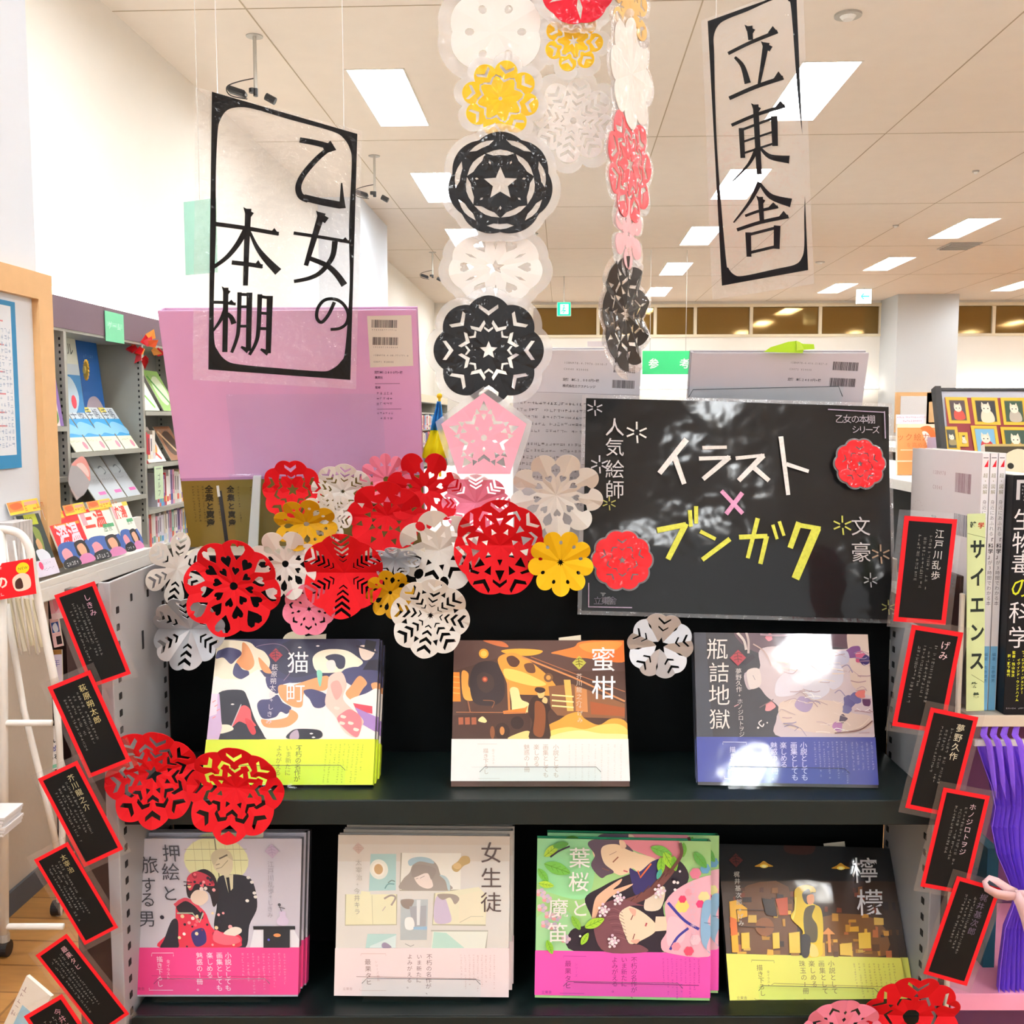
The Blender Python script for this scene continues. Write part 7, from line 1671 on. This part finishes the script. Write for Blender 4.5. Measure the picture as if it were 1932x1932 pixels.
# framed picture poster of cat portraits, on easel behind the books
t_ = None
def d_catframes(a):
    a.fill('#8c1c22'); Y1, Y2 = '#d8b428', '#a8841c'
    def fr(x0, y0, x1, y1, bg, sub):
        a.poly([(x0, y0), (x1, y0), (x1 - 3, y1), (x0 - 3, y1)], Y1); a.poly([(x0 + 5, y0 + 5), (x1 - 5, y0 + 5), (x1 - 8, y1 - 5), (x0 + 2, y1 - 5)], Y2); a.poly([(x0 + 6, y0 + 6), (x1 - 6, y0 + 6), (x1 - 9, y1 - 6), (x0 + 3, y1 - 6)], bg)
        cx, cy = (x0 + x1) / 2 - 1, (y0 + y1) / 2; s_ = (x1 - x0) / 40
        a.blob([(cx - 9 * s_, cy + 16 * s_), (cx - 8 * s_, cy + 2 * s_), (cx, cy - 3 * s_), (cx + 9 * s_, cy + 3 * s_), (cx + 9 * s_, cy + 16 * s_)], sub); a.disc(cx, cy - 4 * s_, 7 * s_, '#efe6d2', n=12)
        a.poly([(cx - 7 * s_, cy - 6 * s_), (cx - 5 * s_, cy - 14 * s_), (cx - 1 * s_, cy - 9 * s_)], '#e6dac2'); a.poly([(cx + 7 * s_, cy - 6 * s_), (cx + 5 * s_, cy - 14 * s_), (cx + 1 * s_, cy - 9 * s_)], '#e6dac2')
        a.disc(cx - 3 * s_, cy - 4 * s_, 1.1 * s_, '#3c3424', n=6); a.disc(cx + 3 * s_, cy - 4 * s_, 1.1 * s_, '#3c3424', n=6)
    fr(1839, 754, 1877, 800, '#4c3a3c', '#c8402c'); fr(1884, 754, 1930, 802, '#23262a', '#e8dcc0'); fr(1935, 754, 1978, 802, '#2c4c34', '#b8b0a0')
    fr(1822, 806, 1848, 850, '#3c4038', '#9c8c5c'); fr(1848, 816, 1864, 842, '#26282a', '#d8d0b8'); fr(1872, 804, 1918, 860, '#7ab4d4', '#b8282c'); fr(1924, 806, 1972, 862, '#2c4c3c', '#b08a50')
qd = ((1833, 744), (1990, 742), (1975, 1000), (1800, 1000))
BLp = P(*qd[3], 1.36); BRp = P(*qd[2], 1.36); TLp = P(*qd[0], 1.42)
M = frame_from(BLp, BRp - BLp, TLp - BLp); W = (BRp - BLp).length; H = (TLp - BLp).length
t = thing('framed_poster', 'black-framed poster of small gold-framed cat portraits at the right edge', 'picture', M)
fm = MB(); fm.box(-.008, 0, -.004, H + .006, -.01, .004); fm.box(0, W, H, H + .004, -.01, .002); fm.build('frame', M_BLACK, t)
MB().box(0, W, 0, H, -.008, -.001).build('mount', mat('pale_mount', '#ccd2de', rough=.5), t)
a = Tr(W, H, qd, z0=2e-4, lay=3e-5); o_ = a.fill; a.fill = lambda c: a.poly([(1838, 755), (1990, 754), (1978, 990), (1806, 990)], c); d_catframes(a); a.build('picture_print', GLOSSY, t)
fq(((1868, 838), (1990, 836), (1990, 1000), (1866, 1000)), 1.18, 'glossy cat photo book standing behind the black spine', lambda a: (a.rect(0, 0, 100, 140, '#4c4434'), a.rect(0, 0, 100, 4, '#c8b070'), a.blob([(20, 30), (50, 8), (80, 24), (90, 60), (60, 80), (24, 70)], '#ece2c4'), a.disc(38, 36, 5, '#2c2c24'), a.disc(64, 34, 5, '#2c2c24'), a.rect(30, 64, 100, 90, '#b89a2c')), 'photo_book', 'book', .01)

# ================================================================ MID-DISTANCE RIGHT
def gondola(u0, u1, v0, v1, h, label, name='low_bookcase'):
    t = thing(name, label, 'bookcase', ROOM, None)
    MB().box(u0, u1, v0, v1, h - .04, h).build('top_board', M_WHITE, t)
    MB().box(u0 + .16, u1 - .16, v0 + .02, v1 - .02, .05, h - .04).build('core', mat('gondola_core', '#35383a', rough=.7), t)
    for z in (.1, .42, .75): MB().box(u0, u1, v0, v1, z - .02, z).build('shelf_board', M_SGREY, t)
    for u in (u0, u1 - .012): 
        for v in (v0, v1 - .02): MB().box(u, u + .012, v, v + .02, 0, h - .04).build('post', M_SGREY, t)
    return t
gondola(1.38, 2.0, 3.9, 6.6, 1.20, 'white-topped low bookcase right of the black sign, nearest')
gondola(-.9, -.1, 3.0, 7.2, 1.12, 'white-topped low bookcase hidden behind the lilac book')
gondola(.2, .9, 3.2, 7.2, 1.12, 'white-topped low bookcase hidden behind the black sign')
for k, (a0, b0) in enumerate(((-.9, 8.4), (.9, 8.4), (2.9, 3.0), (2.9, 8.4), (5.0, 4.2), (5.0, 9.4), (7.2, 5.0), (7.2, 10.2), (-.6, 13.8), (1.6, 13.8), (4.0, 14.8))):
    gondola(a0, a0 + .8, b0, b0 + 3.8, 1.2, 'pale low bookcase, %s aisle block beyond the display' % ('first', 'second', 'third', 'fourth', 'fifth', 'sixth', 'seventh', 'eighth', 'ninth', 'tenth', 'eleventh')[k])
def d_or(a):
    a.rect(0, 0, 100, 140, '#f59a5c'); a.rect(0, 0, 100, 10, '#fbe8c8'); a.blob([(60, 10), (84, 6), (100, 30), (100, 60), (84, 40), (70, 24)], '#f07a3c'); a.blob([(64, 22), (80, 26), (96, 70), (98, 100), (84, 90), (74, 50)], '#fdf2e6'); a.htext('ック絵力', 8, 36, 20, '#c86a3a', step=22); a.htext('を高める', 30, 58, 14, '#e08048', step=14); a.rect(8, 70, 60, 73, '#fbd4b0'); a.rect(0, 100, 50, 104, '#fbd4b0')
fq(((1693, 800), (1770, 800), (1766, 896), (1693, 896)), 4.55, 'orange book with white arm shape right of the black sign', d_or, 'picture_book', 'book', .02)
# display riser on top of the gondola
q = P(1697, 897, 4.0)
# white notice with red lines on the far board, and box of leaflets
fq(((1690, 782), (1745, 780), (1743, 894), (1690, 894)), 4.72, 'white label with two lines of red lettering above the orange book', lambda a: (a.rect(0, 0, 100, 220, '#e4e4ee'), a.scrib(6, 10, 15, 6, '#e04a6c', vertical=False), a.scrib(20, 24, 11, 6, '#e04a6c', vertical=False)), 'label_card', 'sign', .003, 100, 220)
q = P(1774, 846, 4.4); zq = q.z - 1.202; q.z = 1.202
t = thing('leaflet_box', 'clear box of violet leaflets between orange book and cat poster', 'box', at(q))
s3 = 4.4 / F
MB().box(0, 52 * s3, .0, .14, 0, zq + 20 * s3).build('tray', mat('violet_grey_tray', '#b0a8c4', rough=.4), t)
for k, (x0, w_, h_, c) in enumerate(((1, 36, 52, '#e4d4ee'), (14, 12, 50, '#f0b8cc'), (32, 18, 50, '#f0c8c4'), (44, 8, 44, '#dcd4e8'))):
    MB().box(x0 * s3, (x0 + w_) * s3, .03 + k * .02, .035 + k * .02, .0, zq + h_ * s3, c).build('leaflet', PRINT, t)
for k, (x0, x1, y0, y1, c, lab) in enumerate(((1782, 1795, 780, 800, '#e0343c', 'red'), (1787, 1818, 778, 794, '#3cb4a8', 'turquoise and yellow'), (1817, 1828, 780, 796, '#e8383c', 'scarlet'))):
    A_ = P(x0, y1, 7.1); B_ = P(x1, y0, 7.1); A_.z = 1.4255; o = MB().box(0, B_.x - A_.x - .002, 0, .03, 0, B_.z - A_.z, c).build('book', FAR); o.matrix_world = at(A_); tag(o, '%s book on the tan-fronted shelf left of the cat poster' % lab, 'book')
# tan-fronted bookcase behind
A_ = P(1783, 739, 7); B_ = P(1990, 757, 7)
t = thing('tall_bookcase', 'tan-fronted bookcase far right behind the cat poster', 'bookcase', at((A_.x, 7, 0)))
w_ = B_.x - A_.x
MB().box(0, w_, 0, .3, B_.z, A_.z).build('header', mat('mustard_tan_header', '#e3bf74', rough=.6), t)
MB().box(0, w_, .26, .3, 0, B_.z).build('back_panel', mat('olive_brown_back', '#8c6c38', rough=.7), t)
for z in (.3, .7, 1.05, 1.425): MB().box(0, w_, 0, .26, z - .02, z).build('shelf_board', M_TAN, t)
for x in (0, w_ - .02): MB().box(x, x + .02, 0, .3, 0, A_.z).build('side_panel', M_TAN, t)
# green hanging sign between the two grey books
q = P(1212, 706, 14); Q = P(1308, 662, 14)
t = thing('hanging_category_sign', 'bright green category sign with white character between grey books', 'sign', at(q))
MB().box(0, Q.x - q.x, 0, .02, 0, Q.z - q.z).build('plate', mat('bright_green_plate', '#34c878', rough=.5), t)
a = Art(Q.x - q.x, Q.z - q.z, 96, 44, z0=.0015, lay=.0006); a.ch('参', 21, 24, 20, '#eafff0', bold=.02); a.ch('考', 80, 24, 20, '#eafff0', bold=.02); a.build('print', PRINT, t, M=Matrix.Rotation(pi / 2, 4, 'X'))
for x in (.1, Q.x - q.x - .1): MB().tube([(x, .01, Q.z - q.z), (x, .01, CEIL - q.z)], .004, n=5).build('hanger', M_METAL, t)

# ================================================================ PURPLE CLOTH TIED WITH RIBBON
M_PUR = mat('purple_nonwoven_cloth', '#ab78ff', rough=.75, spec=.2, noise=.06, nscale=300, backlit=.35)
Yp = .985; s = Yp / F
prof = [(1398, 1842, 1990, .002), (1412, 1843, 1990, .005), (1440, 1852, 1990, .009), (1480, 1866, 1985, .014), (1520, 1874, 1978, .012), (1560, 1868, 1975, .010), (1610, 1878, 1970, .010), (1655, 1898, 1964, .008), (1692, 1914, 1958, .006), (1712, 1908, 1962, .007), (1750, 1893, 1972, .010), (1820, 1884, 1984, .012), (1900, 1878, 1992, .014)]
def cloth(name, prof, off, n=11, amp=1.0, seed=1):
    R = random.Random(seed); vs = []; fs = []; N = n * 2
    jit = [R.uniform(-.3, .3) for _ in range(N + 1)]
    for (y, xl, xr, d) in prof:
        for i in range(N + 1):
            f_ = (i + jit[i]) / N if 0 < i < N else i / N
            x = xl + (xr - xl) * f_; p = P(x, y + (6 * ((i % 2) * 2 - 1) if y > 1880 else 0), Yp + off)
            vs.append((p.x, p.y + (d * amp * .6 if i % 2 else -d * amp * .35), p.z))
    c0 = vs[0]
    vs = [(v[0] - c0[0], v[1] - c0[1], v[2] - c0[2]) for v in vs]
    for j in range(len(prof) - 1):
        for i in range(N): a_ = j * (N + 1) + i; fs.append((a_, a_ + 1, a_ + N + 2, a_ + N + 1))
    return MB().add(vs, fs), c0
mb, c0 = cloth('c', prof, .012)
t = thing('tied_cloth', 'pleated purple cloth bundle tied with pale pink ribbon at right edge', 'cloth', at(c0))
mb.build('pleats', M_PUR, t).modifiers.new('s', 'SOLIDIFY').thickness = .0007
for k, (x0, x1) in enumerate(((1852, 1868), (1872, 1884), (1893, 1902), (1912, 1926))):
    A_ = P(x0 + 4, 1352, 1.0) - Vector(c0); B_ = P((x0 + x1) / 2, 1392, .99) - Vector(c0); C_ = P(x1 + 4, 1500, .985) - Vector(c0)
    mb = MB(); w_ = .0024; c_y = C_.y
    pts = smoothpts3([(A_.x, 0, A_.z), (B_.x - .004, 0, B_.z + .004), (B_.x, 0, B_.z - .006), (C_.x, 0, C_.z)], 3)
    vs = []
    for i, p in enumerate(pts):
        f0 = sin(pi * (.12 + .88 * i / (len(pts) - 1))) ** .5; w_ = .0030 * f0; yy = A_.y + (c_y - A_.y) * i / (len(pts) - 1)
        vs += [(p[0] - w_, yy - .008, p[2]), (p[0], yy - .0105, p[2]), (p[0] + w_, yy - .008, p[2])]
    mb.add(vs, [f_ for i in range(len(pts) - 1) for f_ in ((i * 3, i * 3 + 1, i * 3 + 4, i * 3 + 3), (i * 3 + 1, i * 3 + 2, i * 3 + 5, i * 3 + 4))])
    mb.build('hanging_fold', M_PUR, t).modifiers.new('s', 'SOLIDIFY').thickness = .0007
M_RIB = mat('pale_pink_ribbon', '#f6d4d8', rough=.4, backlit=.15)
def ribbon(name, pts, w):
    """pts: (px, py, Y); a band of width w (pixels) about the line"""
    vs = []
    n = len(pts)
    for i, (x, y, YY) in enumerate(pts):
        q0 = pts[max(i - 1, 0)]; q1 = pts[min(i + 1, n - 1)]; dx, dy = q1[0] - q0[0], q1[1] - q0[1]; L_ = hypot(dx, dy) or 1; ww = (w[i] if isinstance(w, list) else w) / 2
        for sg in (1, -1): vs.append(P(x - dy / L_ * ww * sg, y + dx / L_ * ww * sg, YY + .002 * sg) - Vector(c0))
    mb = MB().add(vs, [(2 * i, 2 * i + 1, 2 * i + 3, 2 * i + 2) for i in range(n - 1)])
    o = mb.build(name, M_RIB, t, smooth=True); o.modifiers.new('s', 'SOLIDIFY').thickness = .0006
ribbon('ribbon_loop', [(1916, 1684, .955), (1900, 1676, .95), (1880, 1662, .945), (1866, 1656, .942), (1858, 1664, .94), (1862, 1676, .938), (1880, 1686, .94), (1900, 1690, .945), (1916, 1690, .952)], [16, 15, 13, 10, 10, 13, 16, 17, 14])
ribbon('ribbon_tail', [(1916, 1686, .952), (1926, 1705, .95), (1936, 1730, .95), (1950, 1780, .952), (1962, 1830, .955)], [18, 20, 22, 24, 24])
ribbon('ribbon_knot', [(1908, 1688, .957), (1930, 1688, .955), (1960, 1690, .957)], 18)
# teal object hanging behind
o = MB().box(0, .012, 0, .05, 0, .145).build('teal_case', mat('teal_fabric', '#17596a', rough=.7)); o.matrix_world = at(P(1853, 1850, 1.04)); tag(o, 'dark teal case standing behind the purple cloth', 'case')
